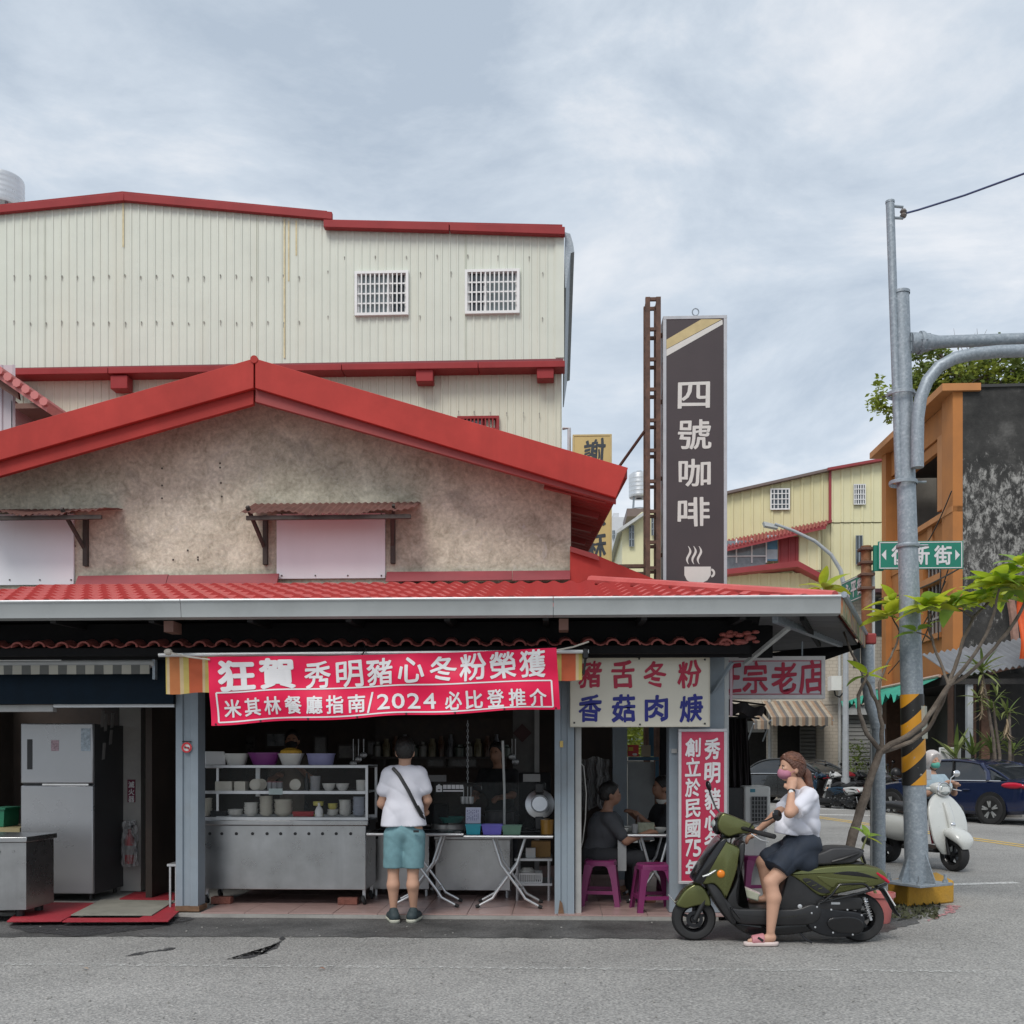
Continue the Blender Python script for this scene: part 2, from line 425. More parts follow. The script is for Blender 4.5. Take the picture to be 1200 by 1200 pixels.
# ================================================================ tall corrugated building behind
M_cream = mat('cream_corrugated_metal', (.61, .635, .555), .5, var=.06, scale=1.2, streak=.35, dirt=(.56,.52,.40))
M_cream2 = mat('cream_corrugated_metal_lower', (.61, .605, .49), .5, var=.05, scale=1.2, streak=.2, dirt=(.5,.45,.34))
M_redtrim = mat('red_trim_metal', (.29, .034, .036), .5, spec=.2, var=.16, scale=2, dirt=(.2,.05,.05), dirt_amt=.4)
M_reddk = mat('dark_red_trim', (.19, .025, .035), .5, var=.12, scale=2)
def corr(xa, xb, zb, ztf, Y, pitch, d, thick=None, ph=0.0):
    """ribbed sheet standing at depth Y, ribs toward -Y; zb, ztf: bottom and top height of x"""
    mb = MB(); xs = []
    k0 = math.floor((xa-ph)/pitch)-1; k1 = math.ceil((xb-ph)/pitch)+1
    for k in range(k0, k1):
        b = ph+k*pitch
        xs += [(b, 0), (b+pitch*.62, 0), (b+pitch*.70, d), (b+pitch*.88, d), (b+pitch*.96, 0)]
    pts = [(xa, 0)] + [(x, q) for x, q in xs if xa+1e-3 < x < xb-1e-3] + [(xb, 0)]
    lo = [(x, Y-q, zb(x) if callable(zb) else zb) for x, q in pts]; hi = [(x, Y-q, ztf(x) if callable(ztf) else ztf) for x, q in pts]
    n = len(pts)
    mb.add(lo+hi, [(i, i+1, n+i+1, n+i) for i in range(n-1)])
    return mb
def lerp_px(tab, Y):
    t = [W(a, b, Y) for a, b in tab]
    def f(x):
        for p, q in zip(t, t[1:]):
            if x <= q.x or q is t[-1]: return p.z + (q.z-p.z)*(x-p.x)/(q.x-p.x)
    return f
big = thing('corrugated_building', 'tall cream corrugated metal building with red trim behind the shop', 'building', (X(330,YBIG), YBIG, 0))
Yb = YBIG
top = lerp_px([(-80,255), (145,231), (384,254)], Yb); top2 = lerp_px([(384,264), (661,270)], Yb)
zm = Z(424, Yb, 400)
xs = [X(p, Yb) for p in [-80] + list(range(-9, 372, 62))] + [X(384,Yb)]
for p, q in zip(xs, xs[1:]): corr(p, q, zm-.12, top, Yb, .139, .013).build('wall_sheet', M_cream, big, 20, world=True)
xs = [X(p, Yb) for p in (384, 416, 478, 546, 608, 661)]
wz = [(Z(371,Yb,448), Z(318,Yb,448)), (Z(369,Yb,577), Z(316,Yb,577))]
for i, (p, q) in enumerate(zip(xs, xs[1:])):
    if i in (1, 3):
        lo, hi = wz[i//2]
        corr(p, q, zm-.12, lo, Yb, .139, .013).build('wall_sheet', M_cream, big, 20, world=True)
        corr(p, q, hi, top2, Yb, .139, .013).build('wall_sheet', M_cream, big, 20, world=True)
    else: corr(p, q, zm-.12, top2, Yb, .139, .013).build('wall_sheet', M_cream, big, 20, world=True)
xs = [X(p, Yb) for p in (-80, 30, 100, 170, 240, 310, 380, 450, 520, 590, 657)]
for p, q in zip(xs, xs[1:]): corr(p, q, 0, zm-.14, Yb+.03, .139, .013).build('wall_sheet', M_cream2, big, 20, world=True)
# side wall, back and roof
xr, xl = X(659,Yb), X(-80,Yb)
sk = -.06
mb = MB(); mb.prism([(xr-.01,Yb+.06,0),(xr-.01+sk*8,Yb+8,0),(xr-.01+sk*8,Yb+8,top2(xr)-.2),(xr-.01,Yb+.06,top2(xr)-.05)], (-.08,0,0))
mb.build('side_wall', M_cream2, big, world=True)
xm, xq = X(145,Yb), X(384,Yb)
for nm, xa, xb, f in (('roof_slope', xl, xm, top), ('roof_slope', xm, xq, top), ('roof_slope', xq, xr, top2)):
    MB().prism([(xa,Yb-.06,f(xa)+.02),(xb,Yb-.06,f(xb)+.02),(xb,Yb-.06,f(xb)+.07),(xa,Yb-.06,f(xa)+.07)], (0,8,0)).build(nm, M_redtrim, big, world=True)
def trim(pa, pb, th, Y, dy, m, nm='roof_trim'):
    a, b = W(*pa, Y), W(*pb, Y); h = th*Y/F
    return MB().prism([a, b, b-Vector((0,0,h)), a-Vector((0,0,h))], (0,dy,0)).build(nm, m, big, bevel=.008, world=True)
trim((-80,255-7), (145,226), 9, Yb-.1, .08, M_redtrim); trim((145,226), (389,248), 9, Yb-.1, .08, M_redtrim)
trim((379,257), (526,261), 9, Yb-.15, .12, M_redtrim); trim((527,261), (662,265.5), 9, Yb-.15, .12, M_redtrim)
for a, b in ((-80,126), (126.6,400), (400.6,560), (560.6,662)):
    trim((a,432-a*.0145), (b,432-b*.0145), 7.5, Yb-.30, .33, M_redtrim, 'band_trim')
MB().box((xl,Yb-.22,Z(440,Yb,300)),(X(660,Yb),Yb-.02,Z(432,Yb,300))).build('band_soffit', M_reddk, big, world=True)
for a in (128, 306, 487, 629): MB().box((X(a,Yb-.3),Yb-.26,Z(447-(a-128)*.008,Yb-.3)),(X(a+20,Yb-.3),Yb-.02,Z(431-(a-128)*.008,Yb-.3))).build('bracket', M_redtrim, big, bevel=.01, world=True)
# barred windows
M_pane = mat('pale_window_pane', (.20, .235, .24), .12, var=.25, scale=2.5, spec=.7)
M_cloth = mat('curtain_cloth', (.46, .50, .50), .8, var=.2, scale=8)
def barred(x0, x1, y0, y1, Y, m, nv, nh, darkside, parent=big, proud=.05):
    a, b = W(x0, y1, Y), W(x1, y0, Y); w = b.x-a.x; h = b.z-a.z
    mb = MB(); t = .045
    for p, q in (((a.x,a.z),(b.x,a.z+t)), ((a.x,b.z-t),(b.x,b.z)), ((a.x,a.z+t),(a.x+t,b.z-t)), ((b.x-t,a.z+t),(b.x,b.z-t))): mb.box((p[0],Y-proud,p[1]),(q[0],Y+.06,q[1]))
    fr = mb.build('window', m, parent, world=True)
    third = w*.36
    xs = [a.x+t, a.x+t+(w-2*t)*(.36 if darkside < 0 else .64), b.x-t]
    for k in range(2):
        lit = (k == 0) == (darkside > 0)
        MB().box((xs[k]+.012,Y+.02+.02*k,a.z+t),(xs[k+1]-.012,Y+.035+.02*k,b.z-t)).build('pane', M_pane if lit else M_glass, fr, world=True)
        for u in (xs[k]+.012, xs[k+1]-.012): MB().box((u-.018,Y+.005+.02*k,a.z+t),(u+.018,Y+.018+.02*k,b.z-t)).build('sash', m, fr, world=True)
    for i in range(nv):
        u = a.x+t+(w-2*t)*(i+1)/(nv+1); MB().box((u-.011,Y-proud+.004,a.z+t),(u+.011,Y-proud+.022,b.z-t)).build('bar', m, fr, world=True)
    for i in range(nh):
        u = a.z+t+(h-2*t)*(i+1)/(nh+1); MB().box((a.x+t,Y-proud+.024,u-.012),(b.x-t,Y-proud+.036,u+.012)).build('bar', m, fr, world=True)
    return fr
barred(416,479,318,371,Yb-.02,M_white,10,3,1); barred(545,609,316,369,Yb-.02,M_white,10,3,-1)
barred(536,585,488,540,Yb+.0,M_redtrim,9,3,1)
# eave gutter seen end-on, corner flashing, screw rows with rust marks
g0 = W(662,272,Yb)
MB().prism([(g0.x+.0,0,g0.z),(g0.x+.09,0,g0.z-.03),(g0.x+.14,0,g0.z-.2),(g0.x+.16,0,g0.z-.34),(g0.x+.1,0,g0.z-.36),(g0.x+.02,0,g0.z-.95),(g0.x,0,g0.z-.95)], (0,6,0)).build('eave_gutter', M_galv, big)
KIDS[big.name][-1].location = (-big.location.x, 0, 0)
MB().box((X(651,Yb),Yb-.03,zm),(X(661,Yb),Yb-.008,top2(xr)-.12)).build('corner_flashing', M_cream, big, world=True)
mb = MB()
for rowy, x_a, x_b, st in ((323,16,352,18.6), (377,16,352,18.6), (318,384,640,36), (371,384,640,36), (300,404,640,36), (483,480,650,19)):
    p = x_a
    while p < x_b:
        q = W(p+ru(-.6,.6), rowy+ru(-1.5,1.5), Yb-.03)
        if not (rowy in (318,371) and (414 < p < 481 or 543 < p < 611)):
            mb.box((q.x-.008,Yb-.022,q.z-.012),(q.x+.008,Yb-.010,q.z+.012)); mb.box((q.x-.004,Yb-.018,q.z-ru(.03,.09)),(q.x+.004,Yb-.0145,q.z-.011))
        p += st
o = mb.build('screw_heads', mat('rusty_screw', (.27,.26,.23), .8, var=.3), big, world=True); tag(o, kind='stuff')
for p, y0, y1 in ((333,256,420), (338,258,330), (347,258,300), (144,236,290)):
    q = W(p, y0, Yb-.03); MB().box((q.x-.014,Yb-.018,Z(y1,Yb,p)),(q.x+.014,Yb-.0145,q.z)).build('rust_streak', mat('ochre_rust_stain', (.60,.52,.32), .8, var=.2, scale=9), big, world=True)

# stainless tank on the roof at far left
M_tank = mat('tank_steel', (.62,.63,.64), .3, .7, var=.1, scale=3)
def tank(px, pyt, pyb, wpx, Y, label, legs=0.0):
    c = W(px, pyb, Y); r = wpx*Y/F/2; h = Z(pyt,Y,px)-c.z
    t = thing('water_tank', label, 'water tank', (c.x, Y, c.z-legs))
    mb = MB(); prof = [(r*.3,legs),(r*.96,legs+.02),(r,legs+.08)]
    n = 5
    for i in range(n):
        z0 = legs+.08+(h*.84-.08)*i/n; z1 = legs+.08+(h*.84-.08)*(i+1)/n
        prof += [(r,z0+.01),(r*1.015,z0+.03),(r*1.015,z0+.06),(r,z0+.09),(r,z1)]
    prof += [(r*.98,legs+h*.87),(r*.72,legs+h*.95),(r*.3,legs+h*.985),(.02,legs+h)]
    mb.lathe(prof, 28).build('drum', M_tank, t)
    MB().lathe([(r*.28,legs+h*.97),(r*.28,legs+h*1.03),(r*.1,legs+h*1.06)], 14, cap1=True).build('lid', M_tank, t)
    for k in range(4):
        a = math.pi/4+k*math.pi/2; MB().tube([(r*.9*math.cos(a),r*.9*math.sin(a),0),(r*.7*math.cos(a),r*.7*math.sin(a),legs+.1)], .035, 6).build('leg', M_galv, t)
    MB().tube([(r*.85*math.cos(k*math.pi/6),r*.85*math.sin(k*math.pi/6),legs*.45) for k in range(12)], .025, 5, closed=True).build('ring', M_galv, t)
    return t
tank(2, 205, 246, 50, 21, 'stainless water tank on the roof at the far left edge', .35)

# neighbour's tiled eave poking in at left
M_lilac = mat('pale_lilac_panel', (.52,.47,.50), .6, var=.06, scale=1, streak=.15)
M_pinktile = mat('pink_roof_tile', (.50,.16,.15), .55, var=.15, scale=5)
nb = thing('neighbour_house', 'pale lilac neighbour wall with pink tiled eave at left edge', 'building', (X(-40,14.5), 14.5, 0))
corr(X(-120,14.5), X(18,14.5), 0, Z(428,14.5,0), 14.5, .2, .02).build('wall_sheet', M_lilac, nb, 20, world=True)
MB().prism([(X(18,14.5),14.5,0),(X(18,14.5),14.5,Z(470,14.5,0)),(X(18,14.5)-.3,18,Z(470,14.5,0)),(X(18,14.5)-.3,18,0)], (-.06,0,0)).build('side_wall', M_lilac, nb, world=True)
a, b = W(-120,352,14.1), W(57,474,14.1)
MB().prism([a, b, b-Vector((.03,0,.10)), a-Vector((.03,0,.10))], (0,3.5,0)).build('roof', M_pinktile, nb, world=True)
MB().prism([a-Vector((0,-.1,.11)), W(20,453,14.2)-Vector((0,0,.0)), W(22,468,14.2), a-Vector((0,-.1,.3))], (0,.06,0)).build('barge_board', mat('brown_board',(.16,.08,.06),.7), nb, world=True)
MB().box((X(20,14.2),14.15,Z(480,14.2,30)),(X(56,14.2),17,Z(474,14.2,30))).build('eave_board', mat('brown_board',(.16,.08,.06),.7), nb, world=True)
n = 17; me = None
for i in range(n):
    p = a.lerp(b, (i+.6)/n); 
    mb = MB(); mb.tube([(0,-.05,0),(0,3.4,0)], .062, 8)
    if me is None: me = mb.mesh('roof_tile', M_pinktile)
    o = link('roof_tile', me, nb); o.location = p - PW(nb).translation + Vector((0,0,-.005))
# ================================================================ the corner noodle shop
M_gable = None
def plaster():
    m = bpy.data.materials.new('stained_plaster'); m.use_nodes = True
    N, L, bs = nodes_of(m); bs.inputs['Roughness'].default_value = .92
    t = N.new('ShaderNodeTexCoord'); src = t.outputs['Object']
    def nz(sc, det=6, ro=.6, dist=0, vec=None):
        n = N.new('ShaderNodeTexNoise'); n.inputs['Scale'].default_value = sc; n.inputs['Detail'].default_value = det; n.inputs['Roughness'].default_value = ro; n.inputs['Distortion'].default_value = dist
        L.new(vec if vec else src, n.inputs['Vector']); return n.outputs['Fac']
    def ramp(f, stops):
        r = N.new('ShaderNodeValToRGB'); e = r.color_ramp.elements
        e[0].position, e[0].color = stops[0][0], tuple(stops[0][1])+(1,); e[1].position, e[1].color = stops[-1][0], tuple(stops[-1][1])+(1,)
        for p, c in stops[1:-1]: q = e.new(p); q.color = tuple(c)+(1,)
        L.new(f, r.inputs[0]); return r.outputs[0]
    def mixc(fac, a, b, mode='MIX'):
        mm = N.new('ShaderNodeMix'); mm.data_type = 'RGBA'; mm.blend_type = mode
        if isinstance(fac, float): mm.inputs['Factor'].default_value = fac
        else: L.new(fac, mm.inputs['Factor'])
        L.new(a, mm.inputs[6])
        if isinstance(b, tuple): mm.inputs[7].default_value = b+(1,)
        else: L.new(b, mm.inputs[7])
        return mm.outputs[2]
    c = ramp(nz(1.1, 8, .62, .8), [(.30,(.38,.35,.275)), (.42,(.475,.44,.35)), (.56,(.56,.525,.425)), (.72,(.66,.625,.525))])
    c = mixc(1.0, c, ramp(nz(7, 6, .65, 1.2), [(.3,(.68,.67,.65)), (.52,(1,1,1)), (.75,(1.2,1.2,1.2))]), 'MULTIPLY')
    c = mixc(1.0, c, ramp(nz(26, 4, .6), [(.3,(.80,.80,.79)), (.7,(1.16,1.16,1.16))]), 'MULTIPLY')
    mk = ramp(nz(2.3, 8, .7, .6), [(.57,(0,0,0)), (.72,(.6,.6,.6))])
    c = mixc(mk, c, (.22,.205,.18))
    pal = ramp(nz(1.7, 8, .75, 1.6), [(.60,(0,0,0)), (.68,(.6,.6,.6))])
    c = mixc(pal, c, (.52,.50,.47))
    # a few rust runs
    mp = N.new('ShaderNodeMapping'); mp.inputs['Scale'].default_value = (3.4, 3.4, .55); L.new(src, mp.inputs[0])
    rs = ramp(nz(1.0, 5, .6, 0, mp.outputs[0]), [(.70,(0,0,0)), (.78,(.5,.5,.5))])
    c = mixc(rs, c, (.36,.20,.09))
    # web of old cracks
    v = N.new('ShaderNodeTexVoronoi'); v.feature = 'DISTANCE_TO_EDGE'; v.inputs['Scale'].default_value = 2.6
    dn = N.new('ShaderNodeTexNoise'); dn.inputs['Scale'].default_value = 5; dn.inputs['Detail'].default_value = 5; L.new(src, dn.inputs['Vector'])
    vm = N.new('ShaderNodeVectorMath'); vm.operation = 'MULTIPLY_ADD'; vm.inputs[1].default_value = (.35,.35,.35); L.new(dn.outputs['Color'], vm.inputs[0]); L.new(src, vm.inputs[2]); L.new(vm.outputs[0], v.inputs['Vector'])
    ck = ramp(v.outputs['Distance'], [(0,(.45,.45,.45)), (.012,(0,0,0))])
    c = mixc(ck, c, (.50,.48,.44))
    L.new(c, bs.inputs['Base Color'])
    bp = N.new('ShaderNodeBump'); bp.inputs['Strength'].default_value = .6; bp.inputs['Distance'].default_value = .02
    L.new(nz(14, 7, .7), bp.inputs['Height']); L.new(bp.outputs[0], bs.inputs['Normal'])
    return m
M_gable = plaster()
M_redroof = mat('red_painted_metal', (.40, .048, .04), .55, var=.24, scale=1.1, streak=.45, dirt=(.25,.035,.03), spec=.15)
M_redroofi = mat('red_inner_board', (.34, .04, .034), .55, var=.16, scale=1.3, streak=.4, dirt=(.2,.03,.025), spec=.15)
M_redroof2 = mat('red_soffit_metal', (.27, .035, .032), .5, var=.15, scale=2)
M_rtile = mat('red_pressed_tile', (.55, .12, .112), .55, var=.16, scale=2.2, dirt=(.56,.2,.19), dirt_amt=.5, spec=.25)
M_postp = mat('grey_blue_post_paint', (.24, .285, .325), .5, var=.1, scale=4, dirt=(.13,.12,.10), dirt_amt=.5)
M_gut = mat('zinc_gutter', (.40, .42, .42), .5, .4, var=.12, scale=2.5, dirt=(.27,.28,.28), dirt_amt=.5)
M_board = mat('lilac_white_board', (.76, .75, .78), .6, var=.04, scale=1.5, streak=.15, dirt=(.5,.47,.49))
M_rustsheet = mat('rusty_corrugated', (.145, .062, .050), .75, var=.35, scale=6, dirt=(.07,.05,.045), dirt_amt=.7)
M_timber = mat('old_dark_timber', (.06, .052, .046), .85, var=.3, scale=8)
shop = thing('noodle_shop', 'low corner noodle shop with stained gable wall and red tiled canopy', 'shop', (X(440,YP), 11.0, 0))
def part(mb, nm, m, bevel=0.0, parent=None, ang=32): return mb.build(nm, m, parent or shop, ang, bevel, world=True)
# ---- gable wall
Yw = YW_
wl_ = [W(-90,578,Yw), W(298,462,Yw), W(669,569,Yw), W(669,700,Yw), W(-90,700,Yw)]
part(MB().prism(wl_, (0,.18,0)), 'gable_wall', M_gable)
ks = -.074                                     # the side of the house runs slightly to the left going back
# roof slabs and the two stepped barge boards
def slope_board(pa, pb, th, Y, dy, m, nm, cut=0.0):
    a, b = W(*pa, Y), W(*pb, Y); h = Vector((0,0,th*Y/F))
    return part(MB().prism([a, b, b-h+Vector((-cut,0,0)), a-h], (0,dy,0)), nm, m, .006)
slope_board((-90,530.5), (297,420), 35, 11.05, .05, M_redroof, 'barge_board'); slope_board((299,420), (736,548), 35, 11.05, .05, M_redroof, 'barge_board', .13)
slope_board((-90,565), (297,455), 19, 11.11, .06, M_redroofi, 'inner_board'); slope_board((299,455), (722,574), 16, 11.11, .06, M_redroof2, 'inner_board')
a, b = W(297.5,424,11.1), W(735,550,11.1)
for nm, p, q in (('roof_slope', a, b), ('roof_slope', a+Vector((-.004,0,0)), W(-90,534,11.1))):
    p, q = p.copy(), q.copy(); t = Vector((ks*5.5,5.5,0)); d = Vector((0,0,-.10))
    part(MB().add([p,q,q+t,p+t,p+d,q+d,q+t+d,p+t+d], [(0,1,2,3),(7,6,5,4),(0,4,5,1),(1,5,6,2),(2,6,7,3),(3,7,4,0)]), nm, M_redroof2)
p = W(298,419,11.05); part(MB().tube([p+Vector((0,-.01,-.02)), p+Vector((ks*5.5,5.5,-.02))], .042, 12), 'ridge_cap', M_redroof)
# scalloped tile ends along the right eave
sc = MB().tube([(0,0,0),(-.5,0,.145)], .06, 8).mesh('eave_tile', M_redroof2)
for i in range(34):
    q = W(724,577,11.25)+Vector((ks*i*.15, i*.15, -.01)); o = link('eave_tile', sc, shop); o.location = q - shop.location
# side wall of the house and rafters under the eave
part(MB().prism([(X(668,Yw),Yw+.18,2.4),(X(668,Yw)+ks*5,Yw+5,2.4),(X(668,Yw)+ks*5,Yw+5,Z(566,Yw)),(X(668,Yw),Yw+.18,Z(566,Yw))], (-.15,0,0)), 'side_wall', M_gable)
for i in range(6):
    y = 11.35+i*.75; part(MB().beam((X(640,11.4)+ks*(y-11.2),y,Z(568,11.4)), (X(712,11.4)+ks*(y-11.2),y,Z(586,11.4)), .07, .12), 'rafter', M_redroof2)
# boarded-up windows with small rusty hoods
for x0, x1, y0, y1 in ((-30,88,597,682), (325,452,600,677)):
    part(MB().box((X(x0,Yw),Yw-.035,Z(y1,Yw)),(X(x1,Yw),Yw-.002,Z(y0,Yw))), 'window_board', M_board, .004)
    for u in (.04,.35,.65,.96):
        for y in (y0+2.5, y1-2.5): 
            q = W(x0+(x1-x0)*u, y, Yw-.04); part(MB().cbox(q, (.014,.012,.014)), 'nail', M_timber)
def hood(x0, x1, yb, yf, nmw):
    n = 60; a0, a1 = X(x0,11.15), X(x1,11.15); zb, zf = Z(yb,Yw), Z(yf,11.15)
    def f(u, v): 
        sag = .02*math.sin(u*9)+.012*math.sin(u*23+2)
        return (a0+(a1-a0)*u, Yw-.01-(Yw-11.15)*v, zb+(zf-zb)*v + .009*math.sin(u*(a1-a0)/.075*2*math.pi) + sag*v + (.05*max(0,u-.88)/.12*v))
    h = part(MB().sheet(f, 110, 3, (0,0,.006)), 'window_hood', M_rustsheet)
    part(MB().beam((a0+.05,11.2,zf-.035),(a1-.05,11.2,zf-.035),.04,.045), 'rail', M_timber, parent=h)
    return h
hood(282,486,588,599,0); hood(-40,122,592,596,1)
for x, s in ((312,1), (461,-1), (102,1)):
    zt, zb = Z(602,Yw), Z(660,Yw); q = X(x,Yw)
    part(MB().box((q-.025,Yw-.06,zb),(q+.025,Yw-.001,zt)), 'hood_post', M_timber)
    part(MB().beam((q-.01,Yw-.03,Z(640,Yw)),(q-.01-s*.08,11.22,zt+.01),.035,.035), 'hood_strut', M_timber)
# loose holes and bolts on the plaster
for x, y in ((190,549),(190,569),(190,584),(258,543),(258,548),(259,566),(260,582),(203,656),(232,653),(232,656),(220,645),(88,640)):
    part(MB().cbox(W(x,y,Yw), (.018,.012,.018)), 'bolt_hole', M_timber)
# red flashing at the wall foot
M_flash = mat('dull_wine_flashing', (.24,.035,.045), .55, var=.15, scale=2)
for a, b in ((89,195), (195.5,325)): part(MB().prism([(X(a,11.5),11.55,Z(670,11.5)),(X(b,11.5),11.55,Z(669,11.5)),(X(b,11.5),11.46,Z(684,11.5)),(X(a,11.5),11.46,Z(684,11.5))], (0,.04,.0)), 'flashing', M_flash)
for a, b in ((452.5,600), (600.5,668)): part(MB().prism([(X(a,11.5),11.55,Z(668,11.5)),(X(b,11.5),11.55,Z(668,11.5)),(X(b,11.5),11.46,Z(680,11.5)),(X(a,11.5),11.46,Z(681,11.5))], (0,.04,.0)), 'flashing', M_flash)
# ---- canopy roof: pressed tiles on a sloping deck, hipped at the right corner
zE = Z(704,YG,500); zT = Z(684,11.5,400)
xA = X(984,YG); xL = X(-120,YG); xT = X(692,11.5)
A = Vector((xA,YG,zE)); T = Vector((xT,11.5,zT)); B = W(1013,748,12.3); C = W(800,720,14.2)
slope = (zT-zE)/(11.5-YG); nrm = Vector((0,-slope,1)).normalized()
deck = [(xL,YG,zE-.03),(xA,YG,zE-.03),(xT,11.5,zT-.03),(xL,11.5,zT-.03)]
part(MB().prism(deck, (0,0,-.03)), 'canopy_deck', M_rtile)
pitch, row = .178, .395
SL = math.hypot(11.5-YG, zT-zE); nrow = 7
def tile_mesh(w=pitch, l=row+.03):
    mb = MB(); n = 7; top, bot, lip = [], [], []
    for i in range(n+1):
        u = i/n; h = .030*(.5-.5*math.cos(2*math.pi*u))**1.15
        top.append((u*w, l, h)); bot.append((u*w, 0, h+.030)); lip.append((u*w, .012, h-.012))
    mb.add(top+bot+lip, [(i,i+1,n+2+i,n+1+i) for i in range(n)] + [(n+1+i,n+2+i,2*n+3+i,2*n+2+i) for i in range(n)])
    return mb.mesh('roof_tile', M_rtile, 25)
tme = tile_mesh()
tilt = math.atan(slope)
def hipx(y): return xA + (xT-xA)*(y-YG)/(11.5-YG)
for j in range(nrow):
    y = YG + math.cos(tilt)*(j*row+.03); z = zE + slope*(y-YG) - .022
    i = 0
    while True:
        x = xL + i*pitch
        if x + pitch*.7 > hipx(y+.2): break
        if x > X(-40, y):
            o = link('roof_tile', tme, shop); o.location = Vector((x, y, z)) - shop.location; o.rotation_euler = (tilt+ru(-.004,.004), ru(-.006,.006), 0)
        i += 1
# hip cap and the side slope of plain red sheet
part(MB().tube([A+Vector((-.03,.04,.02)), T+Vector((0,0,.02))], .05, 8), 'hip_cap', M_rtile)
part(MB().prism([A+Vector((0,0,.0)), B, C+Vector((0,0,.45)), T+Vector((0,.01,.0))], (0,0,-.03)), 'side_slope', M_rtile)
q = [W(668,641,11.55), W(700,651,11.6), W(782,685,11.75), W(668,684,11.55)]
part(MB().prism(q, (0,.03,0)), 'end_flashing', M_redroof)
part(MB().prism([W(668,640,11.5), W(700,650,11.55), W(703,652,11.55)-Vector((0,0,.05)), W(668,646,11.5)], (0,.02,0)), 'end_trim', M_redroof2)
# gutter in three lengths
gz0, gz1 = zE-.155, zE-.005
for a, b in ((-90,212), (212.6,648), (648.6,985)):
    xa, xb = X(a,YG-.1), X(b,YG-.1)
    prof = [(0,gz0+.01),(-.02,gz0),(-.10,gz0+.012),(-.115,gz1-.02),(-.125,gz1),(-.105,gz1+.012),(-.095,gz1-.01),(-.09,gz0+.025),(-.02,gz0+.02),(0,gz0+.03)]
    part(MB().prism([(xa,YG+y,z) for y,z in prof], (xb-xa,0,0)), 'gutter', M_gut)
    part(MB().tube([(xa+.001,YG-.122,gz1+.004),(xb-.001,YG-.122,gz1+.004)], .011, 6), 'gutter_bead', mat('pale_zinc',(.62,.64,.65),.4,.3), parent=KIDS[shop.name][-1])
for p in (196, 655): part(MB().box((X(p,YG+.1),YG+.02,Z(738,YG)),(X(p+11,YG+.1),YG+.22,gz0-.004)), 'gutter_bracket', mat('brown_board',(.16,.08,.06),.7))
# dark lining under the canopy, rafters
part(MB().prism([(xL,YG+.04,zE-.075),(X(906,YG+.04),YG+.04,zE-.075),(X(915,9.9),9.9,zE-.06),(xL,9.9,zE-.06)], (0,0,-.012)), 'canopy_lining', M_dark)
for p in range(-20, 880, 110): part(MB().beam((X(p,9.3),YG+.05,zE-.13),(X(p,9.3),9.95,zE-.10),.05,.08), 'rafter', M_dark)
# corrugated soffit of the side canopy
M_soff = mat('grey_soffit_metal', (.16,.16,.165), .6, .3, var=.2, scale=3)
def soff(u, v):
    p0, p1 = Vector((X(893,YG+.05),YG+.05,zE-.10)), A+Vector((-.03,.05,-.12)); q0, q1 = W(880,765,13.4), B+Vector((-.05,.1,-.06))
    p = p0.lerp(p1,u).lerp(q0.lerp(q1,u),v); p.z += .016*math.sin(v*2*math.pi*26); return p
part(MB().sheet(soff, 6, 208, (0,0,.008)), 'side_soffit', M_soff, ang=0)
part(MB().beam(A+Vector((-.5,.2,-.14)), W(985,754,12.0), .05, .08), 'side_rafter', M_galv)
part(MB().beam(A+Vector((-.28,.15,-.14)), W(960,755,12.0), .04, .06), 'side_rafter', M_dark)
part(MB().box((X(866,9.98),9.96,Z(772,9.98)),(X(905,9.98),10.0,zE-.03)), 'end_infill', M_dark)
# painted side fascia and red gutter end
def fascia_mat():
    m = mat('weathered_printed_board', (.20,.17,.13), .6, var=.3, scale=9)
    N, L, bs = nodes_of(m); t = N.new('ShaderNodeTexCoord'); n = N.new('ShaderNodeTexNoise'); n.inputs['Scale'].default_value = 3.2; n.inputs['Detail'].default_value = 2
    L.new(t.outputs['Object'], n.inputs['Vector']); r = N.new('ShaderNodeValToRGB'); r.color_ramp.interpolation = 'EASE'
    e = r.color_ramp.elements; e[0].position = .35; e[0].color = (.10,.13,.04,1); e[1].position = .68; e[1].color = (.09,.07,.06,1)
    for p, c in ((.46,(.30,.27,.16,1)), (.53,(.38,.12,.04,1)), (.60,(.22,.19,.15,1))): q = e.new(p); q.color = c
    L.new(n.outputs['Fac'], r.inputs[0]); L.new(r.outputs[0], bs.inputs['Base Color']); return m
dAB = (B-A); part(MB().prism([A+Vector((0,-.02,.01)), B+Vector((0,0,.03)), B+Vector((0,0,-.13)), A+Vector((0,-.02,-.15))], (.02,0,0)), 'side_fascia', fascia_mat())
part(MB().tube([A+Vector((.02,-.06,.02)), B+Vector((.02,0,.05))], .028, 7), 'side_rail', M_galv)
q = W(1016,750,12.3); part(MB().cbox(q, (.14,.3,.13)), 'gutter_end', M_redroof2, .02)
part(MB().prism([W(893,766,13.2), W(1012,752,12.3), W(1012,758,12.3), W(960,776,12.9), W(893,778,13.2)], (0,.05,0)), 'rear_fascia', M_dark)
# downpipe with a dogleg
pp = [W(1016,756,12.2), W(1017,800,12.2), W(1021,828,12.2), W(1029,852,12.2), W(1030,900,12.2)]
p0 = [Vector((v.x,12.2,v.z)) for v in pp]; p0.append(Vector((p0[-1].x,12.2,.0)))
part(MB().tube(p0, .075, 12), 'downpipe', M_galv)
for k, z in ((1,p0[1].z), (3,p0[3].z-.02), (4,.55)): part(MB().lathe([(.083,0),(.083,.05)], 12, Matrix.Translation((p0[k].x if k != 4 else p0[5].x,12.2,z))), 'pipe_collar', M_galv)
